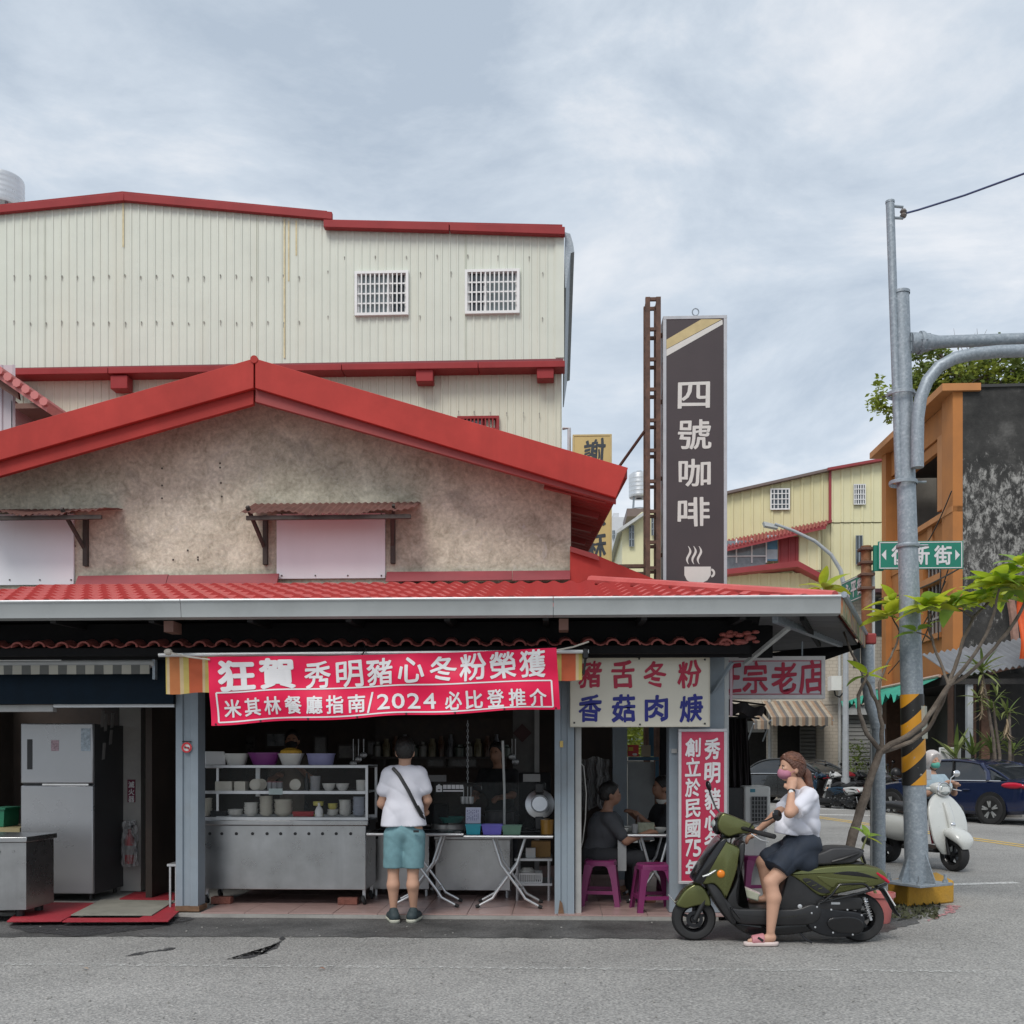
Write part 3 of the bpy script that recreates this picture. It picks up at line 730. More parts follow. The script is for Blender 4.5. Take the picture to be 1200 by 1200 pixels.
# ---- old lower eave: dark beam with half-round tile ends
M_oldt = mat('old_red_tile_end', (.34,.09,.075), .7, var=.3, scale=9, dirt=(.06,.05,.05), dirt_amt=.8)
ez = Z(757,9.35)
part(MB().box((X(-90,9.35),9.33,ez-.075),(X(878,9.35),9.42,ez-.002)), 'eave_beam', M_dark)
em = MB()
for i in range(9):
    a = math.pi*i/8
pro = [(.062*math.cos(math.pi*i/8),.052*math.sin(math.pi*i/8)) for i in range(9)] + [(.045*math.cos(math.pi*(8-i)/8),.036*math.sin(math.pi*(8-i)/8)) for i in range(9)]
em = MB().prism([(x,0,z) for x,z in pro], (0,.45,.10)).mesh('eave_tile', M_oldt)
pan = MB().sheet(lambda u,v: (-.05+.1*u, .02+.43*v, .012-.02*math.sin(math.pi*u)+.10*v), 4, 1, (0,0,.012)).mesh('pan_tile', M_oldt)
p = -60; k = 0
while p < 872:
    o = link('eave_tile', em, shop); o.location = Vector((X(p,9.3)+ru(-.01,.01),9.27+ru(-.015,.01),ez+ru(-.004,.006)))-shop.location; o.rotation_euler = (0,ru(-.08,.08),ru(-.08,.08))
    o = link('pan_tile', pan, shop); o.location = Vector((X(p+13.4,9.3),9.28,ez))-shop.location
    p += 26.8; k += 1
rub = MB()
for _ in range(26):
    q = W(ru(845,886), ru(740,755), 9.3); s = ru(.02,.05); rub.ell(q, (s,s*.8,s*.5), 6, 4)
o = part(rub, 'mortar_rubble', M_oldt); tag(o, kind='stuff')
part(MB().prism([(X(-90,9.5),9.45,2.45),(X(880,9.5),9.45,2.45),(X(880,9.5),9.45,zE-.1),(X(-90,9.5),9.45,zE-.1)], (0,.06,0)), 'lintel', M_dark)
# ---- posts
zL = 2.46
def post(x0, x1, Y, dep, zt, nm='post'):
    xa, xb = X(x0,Y), X(x1,Y); w = xb-xa
    pl = [(0,0),(.30,0),(.34,.02),(.62,.02),(.66,0),(1,0),(1,1),(0,1)]
    o = part(MB().prism([(xa+w*u,Y+(v*dep if v not in (.02,) else .02),FL) for u,v in pl], (0,0,zt-FL)), nm, M_postp)
    return o
po = post(206,232,YP,.2,zL)
part(MB().box((X(205,YP-.02),YP-.012,FL),(X(233,YP-.02),YP+.215,FL+.05)), 'post_shoe', mat('rusted_steel',(.16,.09,.05),.85,var=.4,scale=12), parent=po)
po = post(650,673,YP,.2,zL)
part(MB().prism([(X(654,YP),YP-.004,FL),(X(661,YP),YP-.004,FL),(X(659,YP),YP-.004,FL+.1),(X(656,YP),YP-.004,FL+.13)], (0,.003,0)), 'rust_patch', mat('rusted_steel',(.16,.09,.05),.85,var=.4,scale=12), parent=po)
part(MB().box((X(674,YP+.12),YP+.05,FL),(X(681,YP+.12),YP+.2,zL)), 'door_jamb', mat('pale_jamb',(.36,.36,.35),.6))
part(MB().cbox(W(658,872,YP-.01), (.03,.012,.06)), 'yellow_clip', mat('yellow_plastic',(.6,.42,.12),.5), parent=po)
part(MB().box((X(784,YP+.1),YP+.1,FL),(X(849,YP+.1),YP+.35,zL+.2)), 'pillar', M_postp, .01)
for y in (880,): part(MB().cbox(W(790,y,YP+.09), (.05,.02,.04)), 'socket', mat('pale_jamb',(.36,.36,.35),.6))
# no-smoking roundel on the left post
q = W(219,876,YP-.012); st = part(MB().lathe([(.0,0),(.05,0),(.05,.004)], 24, Matrix.Translation(q) @ Matrix.Rotation(R(90),4,'X')), 'round_sticker', mat('sticker_white',(.75,.72,.7),.5))
part(MB().lathe([(.034,.005),(.05,.005),(.05,.008),(.034,.008)], 24, Matrix.Translation(q) @ Matrix.Rotation(R(90),4,'X')), 'red_ring', mat('sticker_red',(.6,.03,.04),.5), parent=st)
part(MB().beam(q+Vector((-.03,-.0095,.02)), q+Vector((.03,-.0095,-.02)), .01, .002, (0,1,0)), 'red_bar', mat('sticker_red',(.6,.03,.04),.5), parent=st)
part(MB().cbox(q+Vector((0,-.0065,-.002)), (.045,.001,.012)), 'cigarette', M_black, parent=st)
part(MB().cbox(W(219,869,YP-.012), (.09,.003,.012)), 'sticker_strip', M_black)
# ---- interior shell
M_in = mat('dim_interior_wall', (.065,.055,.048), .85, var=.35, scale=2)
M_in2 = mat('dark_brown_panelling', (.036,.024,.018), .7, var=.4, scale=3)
Yk = 13.9
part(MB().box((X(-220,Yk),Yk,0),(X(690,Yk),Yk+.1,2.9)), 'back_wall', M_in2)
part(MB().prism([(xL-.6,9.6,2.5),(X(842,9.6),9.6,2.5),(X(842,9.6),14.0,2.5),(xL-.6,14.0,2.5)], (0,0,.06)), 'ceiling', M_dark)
part(MB().box((X(-230,10),9.6,0),(X(-225,10),14.0,2.6)), 'left_wall', M_in)
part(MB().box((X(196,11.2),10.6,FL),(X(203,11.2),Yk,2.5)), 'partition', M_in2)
# blue-black fascia, rolled awning and tube lamp over the left bay
part(MB().box((X(-90,9.62),9.62,Z(824,9.62)),(X(203,9.62),9.66,Z(768,9.62))), 'bay_fascia', mat('midnight_blue_board',(.008,.016,.026),.8,var=.2,spec=.15))
part(MB().box((X(-90,9.7),9.68,Z(833,9.7)),(X(63,9.7),9.76,Z(825,9.7))), 'shutter_box', mat('pale_jamb',(.36,.36,.35),.6))
part(MB().box((X(63.5,9.7),9.68,Z(828,9.7)),(X(205,9.7),9.74,Z(824,9.7))), 'shutter_rail', M_alu)
# framed prints, mirror and shelf on the back wall
M_frame = mat('dark_wood_frame',(.05,.04,.035),.6)
for x0, x1, y0, y1, c in ((312,336,858,876,(.16,.17,.18)), (396,420,872,890,(.10,.09,.08)), (262,300,862,888,(.05,.045,.04)), (368,384,862,888,(.06,.05,.045)), (500,560,876,900,(.045,.04,.037)), (430,470,868,886,(.06,.05,.05))):
    f = part(MB().box((X(x0,Yk),Yk-.03,Z(y1,Yk)),(X(x1,Yk),Yk-.003,Z(y0,Yk))), 'picture_frame', M_frame)
    part(MB().box((X(x0+2,Yk),Yk-.034,Z(y1-2,Yk)),(X(x1-2,Yk),Yk-.031,Z(y0+2,Yk))), 'print', mat('print_%d' % x0, c, .3, var=.6, scale=9), parent=f)
part(MB().box((X(440,Yk),Yk-.02,Z(898,Yk)),(X(600,Yk),Yk-.002,Z(842,Yk))), 'menu_board', mat('brown_menu_board',(.035,.021,.013),.5,var=.5,scale=10))
# stub wall with the diamond couplet at right of the kitchen
part(MB().box((X(601,12.6),12.6,FL),(X(626,12.6),12.75,2.5)), 'stub_wall', mat('grey_stub_wall',(.13,.125,.12),.8,var=.25))
c = W(612,859,12.58); r = .115
part(MB().prism([c+Vector((r,0,0)),c+Vector((0,0,r)),c+Vector((-r,0,0)),c+Vector((0,0,-r))], (0,.008,0)), 'diamond_print', mat('dark_red_paper',(.055,.018,.018),.6,var=.3))
part(MB().box((X(626.5,12.6),12.55,FL),(X(632,12.6),12.6,2.45)), 'pipe_cover', mat('pale_jamb',(.36,.36,.35),.6))
# white pier by the refrigerator
wp = part(MB().box((X(140,11.1),11.1,FL),(X(165,11.1),11.35,2.5)), 'pier', mat('grey_white_plaster',(.34,.33,.31),.8,var=.2,scale=3,dirt=(.16,.15,.14),dirt_amt=.6))
part(MB().box((X(166,11.3),11.3,FL),(X(204,11.3),11.34,2.5)), 'dark_door', mat('near_black_door',(.012,.011,.011),.6))
part(MB().box((X(172,11.28),11.27,FL+.98),(X(200,11.28),11.30,2.3)), 'notice_panel', mat('dim_notices',(.03,.027,.025),.7,var=.6,scale=7))
# right end: inner posts, grey wall panels and the blue side window frame
part(MB().box((X(718,12.4),12.4,FL),(X(735,12.4),12.55,2.5)), 'inner_post', M_postp)
part(MB().box((X(678,12.9),12.9,FL),(X(718,12.9),12.95,2.5)), 'panelling', M_in2)
part(MB().box((X(736,12.7),12.7,FL+.45),(X(767,12.7),12.76,Z(893,12.7))), 'low_wall', mat('dusty_grey_panel',(.30,.31,.31),.7,var=.12))
M_bluef = mat('blue_window_paint',(.035,.10,.16),.5,var=.2)
part(MB().box((X(736,12.68),12.66,Z(891,12.7)),(X(772,12.68),12.7,Z(887,12.7))), 'window_rail', M_bluef)
part(MB().box((X(760.5,12.68),12.66,Z(886.5,12.7)),(X(766,12.68),12.7,Z(850,12.7))), 'window_stile', M_bluef)
part(MB().box((X(768,12.68),12.66,Z(920,12.7)),(X(772,12.68),12.7,Z(891.5,12.7))), 'window_stile', M_bluef)
part(MB().box((X(774,12.2),12.2,FL),(X(800,12.2),12.3,2.5)), 'end_wall', M_dark)
part(MB().box((X(736,12.68),12.60,2.40),(X(800,12.68),12.68,2.5)), 'window_head', M_dark)
# a diagonal aluminium stay and bracket at the right end
part(MB().beam(W(924,736,9.2), W(873,778,9.75), .045, .03), 'stay', mat('pale_stay',(.50,.51,.50),.5,.2))
part(MB().beam(W(858,776,9.6), W(834,812,9.8), .03, .03), 'stay', M_postp)
part(MB().box((X(850,9.9),9.95,.0),(X(855,9.9),10.0,2.55)), 'corner_tube', mat('pale_stay',(.50,.51,.50),.5,.2))
# ================================================================ awning, banner and signs
def stripes(name, cols, period, axis=0, rough=.7):
    """cloth with woven stripes; cols: (width share, colour)"""
    m = mat(name, (.5,.5,.5), rough, var=.06, scale=12)
    N, L, bs = nodes_of(m)
    t = N.new('ShaderNodeTexCoord'); sp = N.new('ShaderNodeSeparateXYZ'); L.new(t.outputs['Object'], sp.inputs[0])
    a = N.new('ShaderNodeMath'); a.operation = 'DIVIDE'; a.inputs[1].default_value = period; L.new(sp.outputs[axis], a.inputs[0])
    f = N.new('ShaderNodeMath'); f.operation = 'FRACT'; L.new(a.outputs[0], f.inputs[0])
    r = N.new('ShaderNodeValToRGB'); r.color_ramp.interpolation = 'CONSTANT'; e = r.color_ramp.elements; pos = 0
    for k, (w, c) in enumerate(cols):
        q = e[k] if k < 2 else e.new(min(.999,pos)); q.position = min(.999, pos); q.color = tuple(c)+(1,); pos += w
    L.new(f.outputs[0], r.inputs[0])
    nz = N.new('ShaderNodeTexNoise'); nz.inputs['Scale'].default_value = 5; nz.inputs['Detail'].default_value = 6; L.new(t.outputs['Object'], nz.inputs['Vector'])
    mr = N.new('ShaderNodeMapRange'); mr.inputs['To Min'].default_value = .65; mr.inputs['To Max'].default_value = 1.15; L.new(nz.outputs['Fac'], mr.inputs[0])
    mu = N.new('ShaderNodeMix'); mu.data_type = 'RGBA'; mu.blend_type = 'MULTIPLY'; mu.inputs['Factor'].default_value = 1
    L.new(r.outputs[0], mu.inputs[6]); L.new(mr.outputs[0], mu.inputs[7]); L.new(mu.outputs[2], bs.inputs['Base Color'])
    return m
OR, YE, CR = (.58,.115,.04), (.60,.47,.13), (.66,.50,.28)
M_aw = stripes('orange_striped_canvas', [(.30,OR),(.06,CR),(.16,YE),(.06,CR),(.22,(.56,.19,.06)),(.08,CR),(.12,YE)], .42)
aw = thing('striped_awning', 'orange and yellow striped awning hanging behind the red banner', 'awning', (X(440,9.2), 9.2, Z(800,9.2)))
def awt(u):                                   # front edge heights, slightly askew
    return Z(768-4*u, 9.1, 200+480*u)
x0, x1 = X(194,9.1), X(682,9.1)
MB().sheet(lambda u,v: (x0+(x1-x0)*u, 9.40-.30*v+.01*math.sin(u*22)*v, awt(u)+.05*(1-v)-.012*math.sin(math.pi*v)), 40, 4, (0,0,-.004)).build('canvas', M_aw, aw, world=True)
MB().sheet(lambda u,v: (x0+(x1-x0)*u, 9.10+.018*math.sin(u*31)*v+.012*math.sin(u*11+2)*v, awt(u)-.004-v*(.345-.10*u)-.006*math.sin(u*60)*v), 60, 5, (0,.004,0)).build('valance', M_aw, aw, world=True)
MB().tube([(x0-.05,9.07,awt(0)+.0),(x1+.06,9.07,awt(1)+.0)], .018, 8).build('front_bar', mat('pale_zinc',(.62,.64,.65),.4,.3), aw, world=True)
MB().prism([(x1,9.10,awt(1)-.006),(x1,9.40,awt(1)+.046),(x1,9.40,awt(1)-.15),(x1,9.12,awt(1)-.24)], (.003,0,0)).build('side_flap', M_aw, aw, world=True)
MB().cbox(W(686,766,9.08), (.05,.06,.09)).build('arm_joint', M_black, aw, bevel=.01, world=True)
MB().tube([W(686,772,9.08), W(684,790,9.1), W(680,782,9.16)], .012, 6).build('crank_hook', M_black, aw, world=True)
for p, q in ((W(196,764,9.0),W(246,773,8.94)), (W(652,762,8.94),W(690,752,9.0))): MB().tube([p, p.lerp(q,.5)+Vector((0,0,-.01)), q], .008, 6).build('rope', mat('pale_rope',(.5,.46,.4),.9), aw, world=True)
MB().ell(W(197,764,9.0), (.04,.03,.03), 8, 6).build('rope_knot', mat('pale_rope',(.5,.46,.4),.9), aw, world=True)
for p, y in ((425,752),(640,748)): MB().tube([W(p,y,9.2), W(p+4,y+9,9.05), W(p-1,y+15,9.0), W(p+3,y+20,8.97)], .006, 5).build('wire_tie', M_black, aw, world=True)
# red banner
M_ban = mat('crimson_banner_vinyl', (.72, .014, .075), .45, var=.07, scale=2.5, spec=.25)
bt = thing('banner', 'red vinyl banner with white Chinese lettering hanging across the front', 'banner', (X(448,8.95), 8.95, Z(845,8.95)))
c00, c10, c01, c11 = (247,849.5), (656.5,830), (243,770), (652,759.5)
def banpx(u, v):
    px = (c00[0]*(1-u)+c10[0]*u)*(1-v)+(c01[0]*(1-u)+c11[0]*u)*v
    py = (c00[1]*(1-u)+c10[1]*u)*(1-v)+(c01[1]*(1-u)+c11[1]*u)*v
    py += (2.2*math.sin(math.pi*u) if v > .5 else 0)*(v-.5)*2 + 1.1*math.sin(u*19+1)*(1-v)
    return px, py
def ban(u, v, lift=0.0):
    px, py = banpx(u, v); p = W(px, py, 8.95)
    y = .020*math.sin(u*15+v*2.5)+.012*math.sin(u*34-v*3)+.02*(1-v)*math.sin(u*8+1) + .010*math.sin(u*9+v*9) - .018*math.exp(-((u-.03)**2)*400)*v
    return Vector((p.x, 8.95+y-lift, p.z))
bn = MB().sheet(lambda u,v: ban(u,v), 150, 26, (0,.0015,0)).build('cloth', M_ban, bt, world=True)
M_blet = mat('banner_white_print', (.72,.71,.72), .5, var=.04)
def subdiv(mb, maxlen):
    """split long edges so flat print can follow a wavy surface"""
    bm = bmesh.new(); vs = [bm.verts.new(v) for v in mb.v]
    for f in mb.f:
        try: bm.faces.new([vs[i] for i in f])
        except ValueError: pass
    bmesh.ops.triangulate(bm, faces=bm.faces)
    for _ in range(4):
        es = [e for e in bm.edges if e.calc_length() > maxlen]
        if not es: break
        bmesh.ops.subdivide_edges(bm, edges=es, cuts=1); bmesh.ops.triangulate(bm, faces=bm.faces)
    bm.verts.index_update(); mb.v = [v.co.copy() for v in bm.verts]; mb.f = [[v.index for v in f.verts] for f in bm.faces]; bm.free(); return mb
def bpt(px, v): return (px-c00[0]*.5-c01[0]*.5)/(409.2), v
def banner_text(items, nm):
    mb = MB()
    for k, (ch, px, py, w, h, bold, br) in enumerate(items):
        u0 = (px-245)/409.; yt = 770-10.5*u0+2.2*math.sin(math.pi*u0); yb = 849.5-19.5*u0; v0 = (yb-py)/(yb-yt)
        vs, fs = glyphs(ch, bold); out = []
        for q in vs:
            x, y = q.x-.5, q.y-.5
            if br:
                n = noise.noise_vector(Vector((x*2.3+k*7.1,y*2.3,k*3.3))); x += n.x*br+y*br*.3; y += n.y*br+x*br*1.2
            out.append(Vector((u0+x*w/409., v0+y*h/(yb-yt), q.z*LAYER)))
        mb.add(out, fs)
    subdiv(mb, .02); mb.v = [ban(q.x, q.y, .004+q.z) for q in mb.v]
    return mb.build(nm, M_blet, bt, ang=0, world=True)
banner_text([('狂',278,792,44,36,.045,0), ('賀',326,790,43,37,.045,0)], 'headline_lettering')
banner_text([(c,x,y,31,32,.022,.05) for c,x,y in zip('秀明豬心冬粉榮獲', (373,410,446,483,520,555,590,625), (791.5,790,788,786,784,782,780,778))], 'brush_lettering')
xs2 = (270,294,318.5,343,368,392,416.6,432.5,448,465.5,483.5,502,530,554,579,604.5,629)
for nm_, sl0, sl1 in (('guide_lettering',0,7),('slash_print',7,8),('year_lettering',8,12),('award_lettering',12,17)): banner_text([(c,x,829.5-(x-270)*.034,(8 if c == '/' else 15 if c in '0124' else 20),(24 if c == '/' else 18 if c in '0124' else 21),.026,0) for c,x in list(zip('米其林餐廳指南/2024必比登推介', xs2))[sl0:sl1]], nm_)
for (u0,v0),(u1,v1) in (((.02,.045),(.98,.045)), ((.02,.475),(.98,.475)), ((.02,.045),(.02,.475)), ((.98,.045),(.98,.475))):
    t = .0024; mb = MB()
    if v0 == v1: mb.sheet(lambda a,b: ban(u0+(u1-u0)*a, v0-.011+.022*b, .004), 100, 1)
    else: mb.sheet(lambda a,b: ban(u0-t+2*t*b, v0+(v1-v0)*a, .004), 10, 1)
    mb.build('border_line', M_blet, bt, ang=0, world=True)
for u in (.012,.14,.28,.42,.56,.70,.84,.988): MB().lathe([(.003,0),(.009,0),(.009,.003)], 8, Matrix.Translation(ban(u,.02,.003)) @ Matrix.Rotation(R(90),4,'X')).build('eyelet', M_black, bt, world=True)

# ---- board signs
def sign_box(name, label, x0, x1, y0, y1, Y, face, frame, dep=.05, fr=.02, cat='sign'):
    a, b = W(x0,y1,Y), W(x1,y0,Y); xm = (x0+x1)/2; a.z, b.z = Z(y1,Y,xm), Z(y0,Y,xm)
    t = thing(name, label, cat, ((a.x+b.x)/2, Y, a.z))
    MB().box((a.x+fr,Y,a.z+fr),(b.x-fr,Y+dep,b.z-fr)).build('panel', face, t, world=True)
    for p, q in (((a.x,Y-.008,a.z),(b.x,Y+dep+.004,a.z+fr)), ((a.x,Y-.008,b.z-fr),(b.x,Y+dep+.004,b.z)), ((a.x,Y-.008,a.z+fr),(a.x+fr,Y+dep+.004,b.z-fr)), ((b.x-fr,Y-.008,a.z+fr),(b.x,Y+dep+.004,b.z-fr))):
        MB().box(p,q).build('frame', frame, t, bevel=.003, world=True)
    return t
def sign_text(t, chars, Y, m, nm='lettering', bold=.022, brush=.05, lift=.003):
    mb = MB()
    for k, (c,x,y,w,h) in enumerate(chars):
        letter(mb, c, x, -y, w, h, lambda a,b: W(a,-b,Y-lift), bold, brush, k+len(chars)*3)
    return mb.build(nm, m, t, ang=0, world=True)
M_ivory = mat('ivory_sign_face', (.66,.62,.52), .5, var=.05, scale=2, dirt=(.48,.42,.31), dirt_amt=.4)
M_crim = mat('crimson_letter', (.42,.008,.045), .5, var=.1); M_navy = mat('navy_letter', (.008,.012,.20), .5, var=.1)
t = sign_box('menu_sign', 'ivory board sign with crimson and navy Chinese characters above the dining bay', 668, 832, 770, 852, 9.60, M_ivory, mat('ivory_frame',(.58,.54,.45),.5), .03, .008)
sign_text(t, [(c,x,790,28,32) for c,x in zip('豬舌冬粉',(692,730,768,808))], 9.60, M_crim, 'red_lettering', bold=.030, brush=.08)
sign_text(t, [(c,x,830,28,32) for c,x in zip('香菇肉焿',(692,731,769,810))], 9.60, M_navy, 'blue_lettering', bold=.030, brush=.07)
for x,y in ((673,847),(749,772),(826,848),(826,773),(750,849)): MB().cbox(W(x,y,9.597),(.016,.01,.016)).build('bolt', M_black, t, world=True)
M_pinks = mat('rose_red_sign_face', (.46,.028,.075), .45, var=.06, scale=2, dirt=(.38,.05,.08), dirt_amt=.3)
M_wlet = mat('white_letter', (.66,.65,.66), .5, var=.04); M_palef = mat('pale_metal_frame', (.50,.49,.50), .45, .2, var=.08)
t = sign_box('standing_sign', 'tall rose red sign with white vertical characters leaning on the pillar', 795, 852, 854, 1036, 9.66, M_pinks, M_palef, .05, .028)
sign_text(t, [(c,835,y,19,25) for c,y in zip('秀明豬心冬粉',(877.5,906,936,961,986,1011))] + [(c,812,y,18,22) for c,y in zip('創立於民國',(876,899,923,947,971))] + [('7',807.5,994,9,20),('5',817,994,9.5,20),('年',812,1018,18,23)], 9.66, M_wlet, bold=.034, brush=.05)
M_lils = mat('lilac_white_sign_face', (.52,.50,.54), .5, var=.05, scale=2)
t = sign_box('shop_sign', 'white framed sign with crimson brush characters under the right canopy corner', 846, 967, 769, 819, 10.55, M_lils, mat('white_frame',(.60,.58,.58),.5,.1), .1, .04)
sign_text(t, [('正',857,795,26,34),('宗',885,794,29,36),('老',919,794,31,37),('店',951,793,30,38)], 10.55, M_crim, bold=.03, brush=.07)
a, b = W(853,814,10.55), W(962,774,10.55)
for p, q in (((a.x,a.z),(b.x,a.z+.008)), ((a.x,b.z-.008),(b.x,b.z)), ((b.x-.008,a.z+.009),(b.x,b.z-.009))): MB().box((p[0],10.5465,p[1]),(q[0],10.549,q[1])).build('border_line', M_crim, t, world=True)
for x in (868,940): MB().tube([W(x,769,10.6), W(x,752,10.6)], .008, 6).build('hanger', M_galv, t, world=True)
MB().box((X(855,10.0),9.98,Z(840,10)),(X(858,10.0),10.0,Z(775,10))).build('tape_strip', mat('pink_tape',(.5,.36,.4),.6), t, world=True)

# ---- brown coffee sign on its rusty lattice
Yc = 14.2
M_brown = mat('dark_brown_sign_face', (.050,.036,.038), .4, var=.08, scale=1.5)
M_sgray = mat('sign_edge_grey', (.42,.43,.45), .5, .2, var=.1)
t = sign_box('coffee_sign', 'tall dark brown coffee sign with white characters and a steaming cup', 777, 852, 370, 700, Yc, M_brown, M_sgray, .28, .045)
M_cof = mat('cream_print', (.60,.585,.55), .5, var=.05); M_gold = mat('gold_print', (.50,.40,.20), .5, var=.15, scale=5)
sign_text(t, [('四',813.5,463,38,31),('號',814,509,39,35),('咖',814,554,38,33),('啡',813,600,38,34)], Yc, M_cof, bold=.018, brush=.03)
def pl(t, pts, Y, m, nm, lift): return MB().add([W(x,y,Y-lift) for x,y in pts], [list(range(len(pts)))]).build(nm, m, t, ang=0, world=True)
pl(t, [(781,398),(822,374),(846,374),(781,409)], Yc, M_gold, 'gold_band', .003); pl(t, [(781,409.5),(846.5,374.5),(847,380),(781,417.5)], Yc, M_cof, 'cream_band', .003)
cup = [(802,664),(833,664),(833,674),(829,680),(824,682.5),(810,682.5),(805,680),(802,674)]
pl(t, cup, Yc, M_cof, 'cup_print', .003)
ring = MB().sheet(lambda u,v: W(833.5+(4.6-2.6*v)*math.sin(math.pi*u), 671.5-(5.2-2.6*v)*math.cos(math.pi*u), Yc-.003), 12, 1); ring.build('cup_handle_print', M_cof, t, ang=0, world=True)
for k in range(3): MB().sheet(lambda u,v: W(806.5+6.3*k+2.2*math.sin(u*6.0)+u*1.0+(v-.5)*(2.6*math.sin(math.pi*min(.97,max(.03,u)))+.5), 640+u*21, Yc-.003), 14, 1).build('steam_print', M_cof, t, ang=0, world=True)
MB().tube([W(815,370,Yc+.1)+Vector((.045*math.sin(a),0,.05-.05*math.cos(a))) for a in [i*math.pi/6 for i in range(12)]], .009, 5, closed=True).build('lifting_eye', M_galv, t, world=True)
M_rust = mat('rusty_brown_steel', (.105,.058,.042), .8, var=.4, scale=8, dirt=(.22,.12,.07), dirt_amt=.5)
t = thing('sign_lattice', 'rusty open steel lattice mast holding the brown coffee sign', 'mast', (X(766,Yc), Yc+.1, 0))
for px, y in ((759,Yc),(771.5,Yc),(759,Yc+.3),(771.5,Yc+.3)):
    q = X(px,Yc); MB().box((q-.032,y-.03,0),(q+.032,y+.03,Z(352,Yc))).build('post', M_rust, t, world=True)
xa, xb = X(759,Yc), X(771.5,Yc)
for y in (354,389,424,459,495,530,566,601,637,667):
    z = Z(y,Yc)
    for yy in (Yc,Yc+.3): MB().box((xa+.033,yy-.02,z-.022),(xb-.033,yy+.02,z+.022)).build('rung', M_rust, t, world=True)
    for xx in (xa,xb): MB().box((xx-.02,Yc+.031,z-.022),(xx+.02,Yc+.269,z+.022)).build('rung', M_rust, t, world=True)
MB().tube([W(757,503,Yc+.1), W(724,549,Yc+.6)], .022, 6).build('stay', M_rust, t, world=True)
for y in (663,672): MB().box((X(722,Yc),Yc+.05,Z(y+2.5,Yc)),(X(756,Yc),Yc+.12,Z(y-1.5,Yc))).build('cross_rail', M_rust, t, world=True)
for a in (392,470,560,650): MB().box((X(775,Yc),Yc+.1,Z(a+2,Yc)),(X(777.5,Yc),Yc+.16,Z(a-2,Yc))).build('sign_lug', M_rust, t, world=True)

# ---- yellow sign on the tall building's side
Yy = 16.9
M_yel = mat('mustard_sign_face', (.56,.42,.17), .5, var=.08, scale=2)
t = sign_box('yellow_sign', 'mustard yellow vertical sign with dark brush characters half hidden by the roof', 671, 717, 509, 700, Yy, M_yel, mat('mustard_frame',(.50,.39,.18),.5), .25, .03)
M_ink = mat('slate_ink', (.035,.045,.055), .5)
sign_text(t, [('謝',697,530,26,32),('記',697,568,25,28),('黑',696,603,29,32),('麻',697,640,28,34)], Yy, M_ink, brush=.10)
sign_text(t, [('水',679,641,9,8),('餃',679,650,9,8)], Yy, M_ink, 'small_lettering', brush=.06, bold=.022)
MB().tube([W(659,502,Yy+.1), W(667,502,Yy+.1), W(667,530,Yy+.1), W(668,560,Yy+.1)], .03, 8).build('bracket_pipe', M_palef, t, world=True)
MB().box((X(659,Yy),Yy+.08,Z(600,Yy)),(X(671,Yy),Yy+.16,Z(596,Yy))).build('bracket_arm', M_palef, t, world=True)
# ================================================================ left bay: refrigerator, steel counter, mats
def bar(mb, p, q, r, n=8): return mb.tube([p, q], r, n)
def tiny(mb, name, m, parent, bevel=0.0): return mb.build(name, m, parent, bevel=bevel, world=True)
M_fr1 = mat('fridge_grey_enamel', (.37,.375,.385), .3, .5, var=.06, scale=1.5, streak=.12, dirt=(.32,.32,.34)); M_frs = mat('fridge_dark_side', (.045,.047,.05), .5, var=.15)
Yf = 10.35
fr = thing('refrigerator', 'tall grey two door refrigerator standing in the left bay', 'refrigerator', (X(66,Yf), Yf+.35, FL))
xa, xb = X(24,Yf), X(109,Yf); zb, zs, zt = FL+.06, Z(920,Yf), Z(847,Yf)
tiny(MB().box((xa+.005,Yf+.05,zb),(xb-.005,Yf+.75,zt-.005)), 'cabinet', M_frs, fr)
tiny(MB().box((xa,Yf,zs+.012),(xb,Yf+.048,zt)), 'freezer_door', M_fr1, fr, .012)
tiny(MB().box((xa,Yf,zb+.01),(xb,Yf+.048,zs-.012)), 'main_door', M_fr1, fr, .012)
tiny(MB().box((X(32,Yf),Yf-.004,Z(902,Yf)),(X(38,Yf),Yf-.001,Z(866,Yf))), 'handle_recess', M_black, fr)
tiny(MB().box((X(50,Yf),Yf-.008,zs-.01),(X(104,Yf),Yf+.03,zs+.008)), 'handle_trim', M_chrome, fr)
tiny(MB().box((X(60,Yf),Yf-.003,Z(880,Yf)),(X(69,Yf),Yf-.001,Z(867,Yf))), 'door_sticker', mat('pink_grey_sticker',(.36,.25,.28),.6,var=.5,scale=40), fr)
tiny(MB().box((X(95,Yf),Yf-.003,Z(880,Yf)),(X(106,Yf),Yf-.001,Z(853,Yf))), 'energy_label', mat('blue_white_label',(.34,.40,.45),.6,var=.5,scale=30), fr)
xs_ = xb+.001
for k,(y,z0,z1) in enumerate(((10.52,1.84,2.02),(10.60,1.80,1.99),(10.72,1.66,1.82),(10.76,1.84,2.0),(10.55,1.50,1.68))):
    tiny(MB().prism([(xs_,y,z0),(xs_,y+.07,z0+.01),(xs_+.012,y+.07,z1),(xs_+.012,y,z1)], (.002,0,0)), 'pinned_note', mat('old_paper',(.24,.235,.23),.8,var=.3), fr)
for x in (xa+.06,xb-.06):
    for y in (Yf+.08,Yf+.66): tiny(MB().lathe([(.02,FL),(.02,FL+.062)],8,Matrix.Translation((x,y,0)),True,True), 'foot', M_black, fr)
